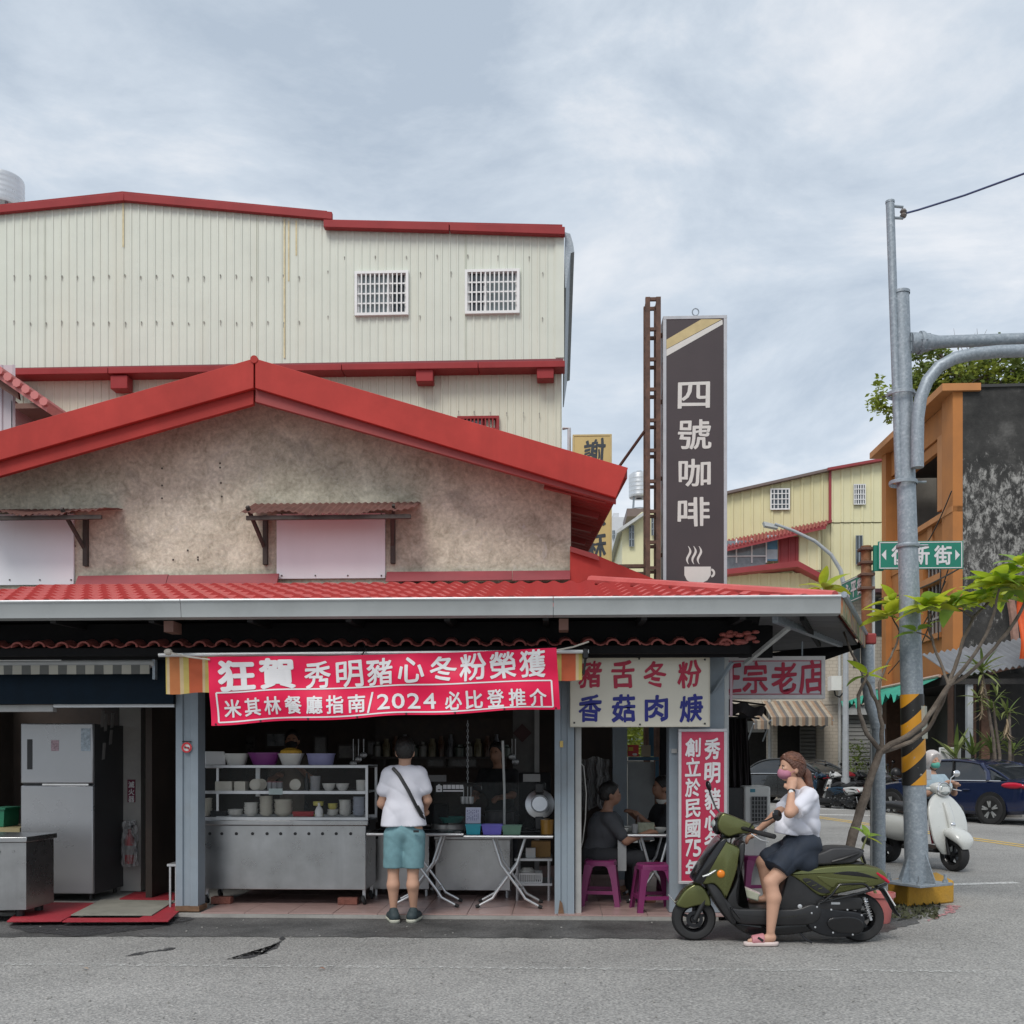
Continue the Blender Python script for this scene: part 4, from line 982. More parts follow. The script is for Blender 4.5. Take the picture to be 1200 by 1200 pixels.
# steel counter at the lower left
ct = thing('steel_counter', 'low stainless counter cut off by the left edge', 'counter', (X(-20,9.3), 9.3, .0))
x1 = X(26,9.2)
tiny(MB().prism([(x1-1.2,8.95,.12),(x1-.15,9.25,.12),(x1,9.27,.12),(x1+.02,9.75,.12),(x1-1.2,9.9,.12)], (0,0,.62)), 'body', M_steel, ct)
tiny(MB().prism([(x1-1.22,8.92,.745),(x1-.14,9.22,.745),(x1+.02,9.24,.745),(x1+.04,9.78,.745),(x1-1.22,9.93,.745)], (0,0,.05)), 'top', M_steel, ct, .006)
for p in ((x1-.1,9.35),(x1-1.0,9.1),(x1-.1,9.7)): tiny(MB().lathe([(.04,0),(.04,.118)],10,Matrix.Translation((p[0],p[1],0)),True,True), 'foot', M_black, ct)
for k in range(3): tiny(MB().lathe([(.0,0),(.012,0),(.012,.006)],8,Matrix.Translation((x1-.35+.12*k,9.19+.034*k,.66)) @ Matrix.Rotation(R(90),4,'X')), 'vent_hole', M_black, ct)
gb = thing('green_basket', 'green plastic basket on the left work surface', 'basket', (X(2,10.6), 10.6, .86))
tiny(MB().prism([(X(-12,10.5),10.5,.80),(X(4,10.5),10.5,.80),(X(5,10.5),10.5,.98),(X(-13,10.5),10.5,.98)], (0,.3,0)), 'tub', mat('green_plastic',(.015,.17,.09),.45), gb)
tiny(MB().box((X(-14,10.48),10.48,.98),(X(6,10.48),10.82,1.0)), 'rim', mat('green_plastic',(.015,.17,.09),.45), gb)
wt = thing('work_table', 'dark low table with pale edge behind the counter at left', 'table', (X(0,10.6), 10.6, FL))
tiny(MB().box((X(-60,10.4),10.4,.75),(X(23,10.4),11.0,.795)), 'table_top', mat('pale_edge',(.36,.30,.16),.6), wt)
for p in (-50,18): tiny(MB().box((X(p,10.4),10.44,FL),(X(p,10.4)+.05,10.49,.749)), 'leg', M_black, wt)
# mats and ramp
M_redmat = mat('red_rubber_mat', (.34,.022,.035), .7, var=.2, scale=6, dirt=(.12,.02,.025), dirt_amt=.7, bump=.4, bscale=60)
def matt(pts, z, m, lab, th=.012, nm='floor_mat', cat='mat'):
    mb = MB().prism([(p.x,p.y,z) for p in pts], (0,0,th)); return single(nm, mb, m, lab, cat, bevel=.002)
P = lambda x,y: G(x,y,FL)
matt([P(8,1079.5), P(72,1079), P(112,1058), P(34,1057)], FL-.011, M_redmat, 'red rubber mat in front of the refrigerator')
matt([P(73,1080), P(197,1079.5), P(212,1066), P(206,1058), P(163,1076), P(80,1076)], FL-.008, M_redmat, 'red ribbed mat bordering the doorway beside the left post')
matt([P(140,1053), P(204,1054), P(206,1046), P(158,1045)], FL-.011, M_redmat, 'small dark red mat deep in the left doorway')
matt([P(83,1074), P(178,1074), P(205,1057), P(118,1056)], FL+.006, mat('worn_grey_board',(.24,.235,.20),.85,var=.25,scale=5,dirt=(.12,.11,.10),dirt_amt=.5), 'worn grey board laid over the red mats', .01, 'floor_board', 'board')
# fire extinguisher in a plastic bag, its sign
ex = thing('fire_extinguisher', 'bagged red fire extinguisher hanging on the pale pier', 'extinguisher', (X(152,11.0), 11.0, Z(1015,11.0)))
q = W(152,1012,11.0)
tiny(MB().lathe([(.0,0),(.05,0),(.055,.02),(.055,.26),(.035,.31),(.018,.33),(.018,.36),(.03,.37),(.0,.38)],14,Matrix.Translation(q)), 'cylinder', mat('extinguisher_red',(.28,.02,.025),.35), ex)
tiny(MB().lathe([(.0565,.1),(.0565,.2)],14,Matrix.Translation(q)), 'label_band', mat('old_paper',(.24,.235,.23),.8,var=.3), ex)
tiny(MB().beam(q+Vector((-.05,-.02,.39)), q+Vector((.05,-.02,.41)), .02, .025), 'lever', M_black, ex)
bagm = mat('clear_plastic_bag', (.5,.5,.5), .12, var=.2, alpha=.32, spec=.8)
def bagf(u,v):
    a = u*2*math.pi; z = -.03+.5*v; r = (.075+.02*math.sin(5*a+v*9)*(.4+v)+.015*math.sin(9*a-v*14))*(1-.25*v*v); return q+Vector((r*math.cos(a),r*.8*math.sin(a),z))
tiny(MB().sheet(bagf, 28, 10), 'plastic_bag', bagm, ex)
t = thing('extinguisher_sign', 'narrow dark red extinguisher sign on the pale pier', 'sign', (X(153.5,11.08), 11.08, Z(942,11.08)))
tiny(MB().box((X(149.5,11.09),11.085,Z(941,11.09)),(X(158.5,11.09),11.093,Z(914,11.09))), 'plate', mat('dull_crimson_plate',(.16,.02,.05),.5), t)
sign_text(t, [('滅',154,919.5,7,7.5),('火',154,928,7,7.5),('器',154,936.5,7,7.5)], 11.083, M_wlet, bold=.026, brush=0, lift=.002)
# frame of a small stand by the post
t = thing('metal_stand', 'thin grey metal stand frame beside the left post', 'stand', (X(202,9.95), 9.95, FL))
for p in (199,206): tiny(MB().box((X(p,9.95),9.93,FL),(X(p,9.95)+.018,9.948,Z(1017,9.95))), 'leg', M_alu, t)
tiny(MB().box((X(197,9.95),9.92,Z(1016.8,9.95)),(X(209,9.95),10.2,Z(1014,9.95))), 'top', M_alu, t)
# tube lamp and rolled striped blind over the left bay
t = thing('rolled_blind', 'rolled white and grey striped blind across the left bay', 'awning', (X(60,9.5), 9.5, Z(790,9.5)))
tiny(MB().tube([(X(-60,9.5),9.5,Z(776,9.5)),(X(182,9.5),9.5,Z(776,9.5))], .04, 12), 'roller', mat('pale_jamb',(.36,.36,.35),.6), t)
tiny(MB().sheet(lambda u,v: (X(-60,9.5)+(X(178,9.5)-X(-60,9.5))*u, 9.455+.006*math.sin(u*50)*v, Z(778,9.5)-v*.085), 50, 2, (0,.003,0)), 'valance', stripes('grey_stripe_cloth',[(.5,(.42,.40,.34)),(.5,(.12,.12,.11))],.175), t)
tiny(MB().box((X(180,9.5),9.47,Z(795,9.5)),(X(183,9.5),9.53,Z(766,9.5))), 'end_bracket', M_galv, t)
t = thing('tube_lamp', 'unlit white tube lamp under the left canopy', 'lamp', (X(30,9.48), 9.48, Z(772,9.48)))
tiny(MB().box((X(-60,9.48),9.46,Z(769.5,9.48)),(X(74,9.48),9.50,Z(767,9.48))), 'batten', mat('pale_jamb',(.36,.36,.35),.6), t)
tiny(MB().tube([(X(-58,9.48),9.48,Z(771,9.48)),(X(72,9.48),9.48,Z(771,9.48))], .010, 8), 'tube', M_white, t)

# ================================================================ display cabinet on castors
Yd = 10.15
cb = thing('display_cabinet', 'stainless steel food display cabinet with glass shelves on castors', 'cabinet', (X(333,Yd), Yd+.3, FL))
xa, xb = X(233,Yd), X(431,Yd); dz = .56
zA, zB, zC, zD = Z(1044,Yd), Z(968,Yd), Z(962,Yd), Z(897,Yd); zS = Z(928,Yd)
tiny(MB().box((xa,Yd,zA),(xb-.02,Yd+dz,zB)), 'base_body', M_steel, cb, .006)
tiny(MB().box((xa-.005,Yd-.02,zB+.001),(xb+.005,Yd+dz,zC)), 'counter_lip', M_steel, cb, .006)
for x in (xa,xb-.025):
    for y in (Yd+.005,Yd+dz-.03): tiny(MB().box((x,y,zC+.001),(x+.025,y+.025,zD-.026)), 'corner_post', M_alu, cb)
for y in (Yd+.003,Yd+dz-.03):
    tiny(MB().box((xa,y,zD-.025),(xb,y+.028,zD)), 'top_rail', M_alu, cb)
    tiny(MB().box((xa+.026,y,zC+.001),(xb-.026,y+.02,zC+.03)), 'bottom_rail', M_alu, cb)
tiny(MB().box((xa+.026,Yd+.03,zS-.018),(xb-.026,Yd+dz-.04,zS)), 'shelf', M_alu, cb)
tiny(MB().box((xa+.026,Yd+.004,zS-.024),(xb-.026,Yd+.029,zS+.006)), 'shelf_edge', M_alu, cb)
tiny(MB().box((xa,Yd+.03,zD-.02),(xb,Yd+dz-.035,zD-.004)), 'top_board', M_steel, cb)
tiny(MB().box((X(291,Yd),Yd+.25,zS-.06),(X(296,Yd),Yd+.27,zD-.03)), 'mid_stile', M_alu, cb)
M_cglass = mat('clear_glass', (.2,.22,.22), .02, var=0, alpha=.06, spec=.6)
tiny(MB().box((xa+.026,Yd+.009,zC+.032),(xb-.026,Yd+.013,zD-.027)), 'front_glass', M_cglass, cb)
tiny(MB().box((X(315,Yd),Yd+.0,zS-.03),(X(331,Yd),Yd+.003,zS+.03)), 'taped_note', mat('pale_blue_note',(.38,.46,.45),.5), cb)
for x in (246,260,277,296,313,329,346,362,378,394,411): tiny(MB().lathe([(.0,0),(.013,0),(.016,.004),(.016,0)],10,Matrix.Translation(W(x,977,Yd-.001)) @ Matrix.Rotation(R(90),4,'X')), 'vent_hole', M_black, cb)
def castor(parent, x, y, z0, z1):
    w = tiny(MB().lathe([(.0,-.014),(.042,-.014),(.046,-.006),(.046,.006),(.042,.014),(.0,.014)],16,Matrix.Translation((x,y,z0+.046)) @ Matrix.Rotation(R(75),4,'Y')), 'castor', M_rubber, parent)
    tiny(MB().beam((x,y+.02,z0+.05),(x,y+.02,z1),.03,.02), 'castor_fork', M_alu, w)
for x in (240,425):
    for y in (Yd+.06,Yd+.48): castor(cb, X(x,Yd), y, FL, zA)
M_brick = mat('old_clay_brick', (.20,.075,.055), .9, var=.3, scale=14, bump=.4, bscale=60)
bid = 0
for x0, lab in ((246,'left'), (395,'right')):
    o = single('brick', MB().box((X(x0,Yd),Yd+.02,FL+.001),(X(x0+23,Yd),Yd+.13,FL+.072)), M_brick, 'red brick chocking the cabinet at its %s castor' % lab, 'brick', bevel=.006)
# ---- crockery
M_porc = mat('white_melamine', (.66,.65,.61), .3, var=.04); M_cream3 = mat('cream_porcelain', (.58,.55,.47), .35, var=.06)
def bowl_me(r, h, m, nm='bowl'): return MB().lathe([(.0,.004),(r*.5,.0),(r*.55,.006),(r*.86,h*.5),(r,h),(r*.97,h),(r*.8,h*.5),(r*.45,.012),(.0,.012)],20).mesh(nm, m)
def put(me, nm, x, y, z, lab, cat, group=None, rot=(0,0,0)):
    o = link(nm, me); o.location = (x,y,z); o.rotation_euler = rot; return tag(o, lab, cat, group)
ORD = 'first second third fourth fifth sixth seventh eighth ninth tenth eleventh twelfth thirteenth fourteenth fifteenth'.split()
def stack(px, Y, z, r, h, step, n, m, lab, nm='bowl', cat='bowl'):
    me = bowl_me(r, h, m, nm)
    for k in range(n): put(me, nm, X(px,Y)+ru(-.004,.004), Y+ru(-.004,.004), z+k*step, lab+', '+('topmost' if k == n-1 else ORD[k]+' up'), cat, 'stack: '+lab, (0,0,ru(0,6)))
zl = zC+.032; zu = zS+.002; Ym = Yd+.16
stack(241, Ym, zl, .065, .05, .026, 6, M_cream3, 'cream bowl in the stack at the left end of the lower shelf')
stack(275.5, Ym, zl, .078, .035, .017, 3, M_porc, 'shallow white dish in the low stack right of the dark tray', 'dish', 'dish')
stack(294, Ym, zl, .072, .05, .022, 5, M_porc, 'white bowl in the short stack near the middle stile')
stack(312, Ym, zl, .068, .045, .020, 9, M_cream3, 'cream bowl in the tallest stack on the lower shelf')
stack(332, Ym, zl, .092, .05, .020, 7, M_cream3, 'wide cream bowl in the broad stack on the lower shelf')
stack(404.5, Ym, zl, .062, .042, .018, 8, M_porc, 'white bowl in the second stack from the right on the lower shelf')
stack(420.5, Ym, zl, .062, .03, .013, 14, mat('pale_blue_plate',(.42,.45,.52),.35), 'pale blue plate in the rightmost lower shelf stack', 'plate', 'plate')
stack(390, Ym, zl, .058, .03, .014, 4, M_porc, 'white saucer under the yellow bowls', 'saucer', 'saucer')
stack(390, Ym-.001, zl+.065, .05, .045, .02, 2, mat('yellow_melamine',(.56,.50,.13),.35), 'yellow bowl on the white saucers')
put(MB().lathe([(.0,0),(.05,0),(.06,.02),(.012,.035),(.012,.10),(.05,.11),(.055,.15),(.05,.15),(.0,.115)],16).mesh('lemon_squeezer', mat('yellow_melamine',(.56,.50,.13),.35)), 'lemon_squeezer', X(373,Ym), Ym, zl, 'yellow topped stand behind the red tray', 'stand')
put(MB().lathe([(.0,0),(.04,0),(.042,.06),(.03,.09),(.012,.11),(.012,.14),(.0,.14)],14).mesh('squeeze_bottle', M_white), 'squeeze_bottle', X(376,Ym), Ym-.08, zl, 'white squeeze bottle right of the red tray', 'bottle')
tr = MB().prism([(-.10,-.06,0),(.10,-.06,0),(.11,-.07,.05),(-.11,-.07,.05)],(0,.13,0)).mesh('red_tray', mat('red_plastic_tray',(.34,.02,.03),.4))
put(tr, 'tray', X(357,Ym), Ym, zl, 'shallow red plastic tray on the lower shelf', 'tray')
put(MB().prism([(-.07,-.06,0),(.07,-.06,0),(.08,-.07,.05),(-.08,-.07,.05)],(0,.13,0)).mesh('dark_tray', M_black), 'tray', X(258,Ym), Ym, zl, 'small dark tray on the lower shelf at left', 'tray')
put(MB().box((-.085,-.06,0),(.085,.06,.095)).mesh('box_a', M_cream3), 'food_box', X(264,Ym), Ym, zu, 'wide cream box at the left of the upper shelf', 'box')
put(MB().box((-.055,-.06,0),(.055,.06,.095)).mesh('box_b', M_cream3), 'food_box', X(283,Ym), Ym, zu, 'narrow cream box second from left on the upper shelf', 'box')
pl_me = MB().lathe([(.0,0),(.035,0),(.056,.012),(.058,.016),(.034,.006),(.0,.006)],22).mesh('plate', M_cream3)
for k, px in enumerate((300,303,306)): put(pl_me, 'plate', X(px,Ym), Ym-.02+.02*k, zu+.062, 'cream plate stood on edge behind the middle stile', 'plate', 'plates stood on edge', (R(82),0,0))
put(pl_me, 'plate', X(347.5,Ym), Ym-.04, zu+.062, 'round cream plate stood on edge beside the dark bottle', 'plate', None, (R(80),0,0))
M_clr = mat('cloudy_clear_plastic', (.36,.36,.37), .25, var=.15, alpha=.75)
for k, px in enumerate((316,322,328)):
    o = put(MB().lathe([(.0,0),(.026,0),(.03,.09),(.028,.09),(.024,.006)],12).mesh('cup', M_clr), 'plastic_cup', X(px,Ym), Ym, zu, 'clear plastic cup of condiments, '+('left','middle','right')[k]+' of the three above the taped note', 'cup')
    link('lid', MB().lathe([(.0,.096),(.02,.095),(.03,.091),(.03,.088)],12).mesh('lid', mat('pink_cap',(.5,.2,.22),.5)), o)
put(MB().lathe([(.0,0),(.024,0),(.026,.11),(.012,.14),(.010,.18),(.0,.18)],14).mesh('sauce_bottle', M_black), 'sauce_bottle', X(359.5,Ym), Ym, zu, 'black sauce bottle on the upper shelf', 'bottle')
o = put(MB().lathe([(.0,0),(.05,0),(.053,.15),(.05,.15),(.047,.005)],18).mesh('jar', M_clr), 'jar', X(369.5,Ym), Ym, zu, 'tall clear jar right of the black bottle', 'jar')
link('contents', MB().lathe([(.0,.006),(.045,.006),(.046,.045),(.0,.055)],14).mesh('contents', M_porc), o)
for px, w in ((385.5,'left'),(401.5,'right')): put(bowl_me(.068,.075,M_porc), 'bowl', X(px,Ym), Ym, zu, 'small white footed bowl, %s one of the pair on the upper shelf' % w, 'bowl')
put(MB().lathe([(.0,0),(.045,0),(.05,.11),(.047,.11),(.042,.006)],18).mesh('cup', M_porc), 'mug', X(423,Ym), Ym, zu, 'white cup at the right end of the upper shelf', 'cup')
# basins on the cabinet top
def basin(px, y0, y1, w0, w1, m, lab, cont=None, flat_=.7):
    Yt = Yd+.22; z = zD+.001; h = (y1-y0)*Yd/F; r0, r1 = w0*Yd/F/2, w1*Yd/F/2
    t = thing('basin', lab, 'basin', (X(px,Yt), Yt, z))
    def ring(r, zz, sq=.55):
        out = []
        for k in range(24):
            a = 2*math.pi*k/24; c, s = math.cos(a), math.sin(a); q = (abs(c)**3+abs(s)**3)**(-1/3)
            out.append((r*c*q, r*flat_*s*q, zz))
        return out
    MB().loft([ring(r1*.98,0), ring(r1,.01), ring(r0,h-.012), ring(r0*1.05,h-.010), ring(r0*1.05,h), ring(r0*.97,h), ring(r1*.96,.012)], cap=False).build('tub', m, t)
    MB().add(ring(r1*.97,.008),[list(range(24))]).build('bottom', m, t)
    if cont: MB().loft([ring(r0*.94,h*.8), ring(r0*.8,h+.03), ring(r0*.4,h+.055), ring(.01,h+.06)], cap=True).build('food_heap', cont, t)
basin(277,880,894,29,22,M_porc,'white basin left of the purple one on the cabinet')
basin(310,879,894,37,27,mat('magenta_plastic',(.20,.035,.19),.4),'magenta basin on top of the display cabinet')
basin(341,880,894,30,21,M_porc,'white basin heaped with yellow noodles on the cabinet',mat('yellow_noodles',(.62,.36,.04),.7,var=.25,scale=60,bump=.6,bscale=120))
basin(376,880,894,33,29,mat('lilac_plastic',(.27,.27,.47),.4),'lilac plastic basin at the right end of the cabinet top')
t = single('tilted_container', MB().prism([(-.09,-.07,0),(.09,-.07,0),(.10,-.08,.10),(-.10,-.08,.10)],(0,.16,0)), M_white, 'white container tilted at the left end of the cabinet top', 'container', bevel=.01)
q = W(251,893,Yd+.2); t.location = (q.x,q.y,zD+.03); t.rotation_euler = (R(60),0,R(25))
t = single('dark_bowl', MB().lathe([(.0,.004),(.05,.0),(.09,.05),(.1,.09),(.095,.09),(.05,.01),(.0,.01)],18), mat('navy_plastic',(.015,.012,.035),.4), 'dark navy bowl behind the tilted container', 'bowl')
q = W(240,893,Yd+.28); t.location = (q.x,q.y,zD+.001)

# ================================================================ prep counters, folding tables, racks
def folding_table(name, lab, x0, x1, Y, zt, dep, legs, topm):
    t = thing(name, lab, 'table', (X((x0+x1)/2,Y), Y+dep/2, FL))
    xa, xb = X(x0,Y), X(x1,Y)
    tiny(MB().box((xa,Y,zt-.022),(xb,Y+dep,zt)), 'table_top', topm, t, .004)
    for a, b in (((xa,Y-.004,zt-.014),(xb,Y-.004,zt-.014)), ((xa,Y+dep+.004,zt-.014),(xb,Y+dep+.004,zt-.014))): tiny(MB().tube([a,b], .016, 8), 'edge_tube', M_alu, t)
    for cx, sp in legs:
        c = X(cx,Y); s = sp*Y/F
        for y, sg in ((Y+.06,1),(Y+.06,-1),(Y+dep-.06,1),(Y+dep-.06,-1)):
            dy = .012*sg
            lg = tiny(MB().tube([(c+sg*s*.62,y+dy,zt-.03),(c+sg*s*.30,y+dy,zt*.62),(c-sg*s*.45,y+dy,FL+.17),(c-sg*s*.62,y+dy,FL+.10),(c-sg*s*1.2,y+dy,FL+.018)], .014, 8), 'leg', M_alu, t)
            tiny(MB().tube([(c-sg*s*1.12,y+dy,FL+.027),(c-sg*s*1.27,y+dy,FL+.012)], .018, 8), 'rubber_foot', M_rubber, lg)
        for sg in (1,-1): tiny(MB().tube([(c-sg*s*.45,Y+.06,FL+.17),(c-sg*s*.45,Y+dep-.06,FL+.17)], .010, 6), 'cross_tube', M_alu, t)
    return t
M_darktop = mat('black_glossy_tabletop', (.02,.02,.022), .2, var=.2)
Yt = 9.95
folding_table('folding_table', 'folding table with crossed tubular legs at the serving counter, left half behind the customer', 430, 543, Yt+.04, Z(977,Yt), .5, [(497,32)], M_darktop)
folding_table('folding_table', 'folding table with crossed tubular legs at the serving counter, right half carrying the menu card', 543.5, 648, Yt, Z(979,Yt), .5, [(596,31)], M_darktop)
def steel_cab(x0, x1, y0, y1, Y, dep, lab):
    t = thing('steel_cabinet', lab, 'cabinet', (X((x0+x1)/2,Y), Y+dep/2, FL))
    zb, zt = Z(y1,Y), Z(y0,Y)
    tiny(MB().box((X(x0,Y),Y,zb),(X(x1,Y),Y+dep,zt)), 'body', M_steel, t, .006)
    tiny(MB().box((X(x0,Y)-.01,Y-.015,zt+.001),(X(x1,Y)+.01,Y+dep,zt+.03)), 'top', M_steel, t, .004)
    for x in (X(x0+4,Y), X(x1-4,Y)):
        for y in (Y+.04,Y+dep-.04): tiny(MB().lathe([(.016,FL),(.016,zb)],8,Matrix.Translation((x,y,0)),True,True), 'leg', M_alu, t)
    tiny(MB().lathe([(.0,0),(.018,0),(.022,.005),(.022,0)],10,Matrix.Translation(W(x0+5,y0+3,Y-.001)) @ Matrix.Rotation(R(90),4,'X')), 'valve', M_black, t)
steel_cab(510, 598, 984, 1044, 10.75, .6, 'stainless cabinet standing behind the folding tables')
steel_cab(436, 503, 978, 1043, 10.85, .55, 'stainless cabinet behind the legs of the man in white')
t = thing('steel_rack', 'low stainless two tier rack beside the right post', 'rack', (X(626,10.55), 10.8, FL))
for z in (Z(1006,10.55), Z(1035,10.55)): tiny(MB().box((X(603,10.55),10.55,z-.025),(X(647,10.55),11.1,z)), 'shelf', M_alu, t)
for x in (606,643):
    for y in (10.57,11.07): tiny(MB().lathe([(.014,FL),(.014,Z(1006,10.55)-.026)],8,Matrix.Translation((X(x,10.55),y,0)),True,True), 'leg', M_alu, t)
bk = thing('white_basket', 'white slotted plastic basket on the lower rack tier', 'basket', (X(620,10.6), 10.6, Z(1035,10.55)+.001))
za = Z(1034.5,10.6); zc = Z(1023,10.6); xa, xb = X(604,10.6), X(635,10.6)
for a, b in (((xa,10.58,za),(xb,10.6,za+.015)),((xa-.005,10.575,zc-.015),(xb+.005,10.6,zc))): tiny(MB().box(a,b), 'rim', M_white, bk)
for k in range(13): x = xa+(xb-xa)*k/12; tiny(MB().box((x-.006,10.582,za+.0155),(x+.006,10.597,zc-.0155)), 'slat', M_white, bk)
for x in (xa,xb-.012): tiny(MB().box((x,10.601,za),(x+.012,10.85,zc)), 'side', M_white, bk)
tiny(MB().box((xa,10.851,za),(xb,10.86,zc)), 'back', M_white, bk)
put(MB().lathe([(.0,0),(.07,0),(.075,.02),(.075,.10),(.05,.13),(.0,.135)],18).mesh('rice_tub', M_porc), 'plastic_tub', X(618,10.68), 10.72, za+.016, 'white lidded tub inside the slotted basket', 'tub')
put(MB().box((-.10,-.08,0),(.10,.08,.16)).mesh('carton', mat('kraft_carton',(.36,.21,.08),.8,var=.2)), 'carton', X(634,10.8), 10.8, Z(1006,10.55)+.001, 'small brown carton on the upper rack tier', 'box')
put(MB().box((-.05,-.04,0),(.05,.04,.10)).mesh('small_carton', M_white), 'carton', X(622,10.7), 10.66, Z(1006,10.55)+.001, 'small white carton beside the brown one on the rack', 'box')
# things on the folding tables
zt = Z(979,Yt)+.001
def tub(px, w, h, m, lab, Y=Yt+.14):
    a, b = w*Yt/F/2, h*Yt/F
    def rc(s, zz, g=0): return [(s*x, s*y*.75, zz) for x,y in ((-a,-a),(a,-a),(a,a),(-a,a))]
    t = thing('plastic_tub', lab, 'tub', (X(px,Y), Y, zt))
    MB().loft([rc(.86,0), rc(1,b-.012), rc(1.06,b-.012), rc(1.06,b), rc(.95,b), rc(.82,.006)], cap=False).build('tub', m, t)
    MB().add(rc(.84,.004),[(0,1,2,3)]).build('bottom', m, t)
tub(555,18,12,mat('cyan_plastic',(.02,.30,.38),.4),'cyan plastic tub under the menu card')
tub(577,24,12,mat('violet_plastic',(.13,.11,.46),.4),'violet plastic tub in the row on the table')
tub(600,23,11,mat('sage_green_plastic',(.11,.21,.15),.4),'sage green plastic tub in the row on the table')
o = put(MB().box((-.075,-.004,0),(.075,.004,.16)).mesh('menu_card', mat('pale_violet_card',(.52,.53,.66),.6)), 'menu_card', X(554,Yt+.2), Yt+.25, Z(967,Yt), 'pale violet menu card standing behind the cyan tub', 'menu', None, (R(-8),0,0))
mb = MB()
for k in range(7):
    for j in range(9):
        if ru(0,1) < .75: mb.box((-.062+k*.018,-.0062,.03+j*.012),(-.062+k*.018+.006,-.0045,.038+j*.012))
tag(link('menu_print', mb.mesh('menu_print', M_navy, 0), o), kind='stuff')
put(MB().sheet(lambda u,v: ((u-.5)*.2,(v-.5)*.14,.004+.012*u*v), 4, 4, (0,0,.002)).mesh('order_sheet', M_white), 'order_sheet', X(527,Yt+.1), Yt+.12, zt+.002, 'white order sheet lying on the table edge', 'paper')
# pots, glass guard and steel tray behind
Yq = 10.9; zq = Z(984,10.75)+.032
def pot(px, r, h, lab, m=M_steel, Y=Yq):
    t = thing('steel_pot', lab, 'pot', (X(px,Y), Y, zq))
    MB().lathe([(.0,0),(r*.97,0),(r,.01),(r,h-.01),(r*1.04,h),(r*.98,h),(r*.96,.01)],26).build('pot_body', m, t)
    for s in (-1,1): MB().tube([(s*r,-.04,h*.8),(s*(r+.04),-.03,h*.82),(s*(r+.04),.03,h*.82),(s*r,.04,h*.8)], .008, 6).build('handle', m, t)
pot(527,.20,.13,'wide stainless pan beyond the glass guard'); pot(586,.16,.26,'tall dark stock pot behind the tubs',mat('dark_pot',(.05,.05,.055),.4,.6))
tub_t = put(MB().lathe([(.0,0),(.10,0),(.14,.06),(.135,.06),(.095,.008),(.0,.008)],20).mesh('teal_bowl', mat('teal_plastic',(.05,.22,.19),.4)), 'teal_bowl', X(529,Yq), Yq+.05, zq+.135, 'teal plastic basin resting on the wide pan', 'basin')
gg = thing('glass_guard', 'clear glass sneeze guard with small white takeaway sticker', 'glass guard', (X(565,10.45), 10.45, Z(979,Yt)))
tiny(MB().box((X(508,10.45),10.45,zt),(X(640,10.45),10.456,Z(917,10.45))), 'pane', M_cglass, gg)
tiny(MB().tube([W(589,868,10.42), W(591,925,10.42), (X(591,10.42),10.42,zt)], .013, 8), 'upright', mat('pale_stay',(.50,.51,.50),.5,.2), gg)
st = tiny(MB().prism([W(511,928,10.447),W(518,928,10.447),W(518,921,10.447),W(516,920,10.447),W(514.5,918.5,10.447),W(513,920,10.447),W(511,921,10.447)], (0,-.001,0)), 'bag_sticker', M_wlet, gg)
tiny(MB().box((X(513,10.445),10.4445,Z(926.2,10.445)),(X(516,10.445),10.4455,Z(925,10.445))), 'bag_mark', M_black, st)
k = 0
for x in (519.2,524.2,529.2,534,538.6):
    tiny(MB().box((X(x,10.447),10.446,Z(924.6,10.447)),(X(x+4.2,10.447),10.447,Z(919.8,10.447))), 'sticker_patch', M_wlet, gg)
tiny(MB().box((X(519.2,10.447),10.446,Z(927.8,10.447)),(X(543,10.447),10.447,Z(926,10.447))), 'sticker_line', M_wlet, gg)
ld = thing('pot_lid', 'round stainless pot lid propped upright beside the right post', 'lid', (X(632,10.3), 10.3, Z(979,Yt)))
mm = Matrix.Translation(W(632.5,942.5,10.3)) @ Matrix.Rotation(R(80),4,'X')
tiny(MB().lathe([(.0,.03),(.075,.03),(.085,.022),(.09,.03),(.145,.015),(.15,0),(.142,0),(.0,.022)],32,mm), 'disc', M_steel, ld)
for y0,y1 in ((918,929),(957,972)): tiny(MB().box((X(627,10.25),10.24,Z(y1,10.25)),(X(637,10.25),10.27,Z(y0,10.25))), 'clamp', M_black, ld, .008)
t = thing('steamer_box', 'dark appliance with pale panel above the upright pot lid', 'appliance', (X(622,11.2), 11.2, zq))
tiny(MB().box((X(608,11.2),11.2,zq),(X(645,11.2),11.6,Z(906,11.2))), 'body', M_dark, t)
tiny(MB().box((X(613,11.2),11.194,Z(916,11.2)),(X(633,11.2),11.199,Z(907,11.2))), 'panel', mat('pale_jamb',(.36,.36,.35),.6), t)
put(MB().lathe([(.0,0),(.06,0),(.065,.14),(.0,.15)],16).mesh('amber_jar', mat('amber_jar_mat',(.33,.17,.03),.3)), 'amber_jar', X(641,Yt+.2), Yt+.22, zt, 'amber jar at the right end of the table', 'jar')
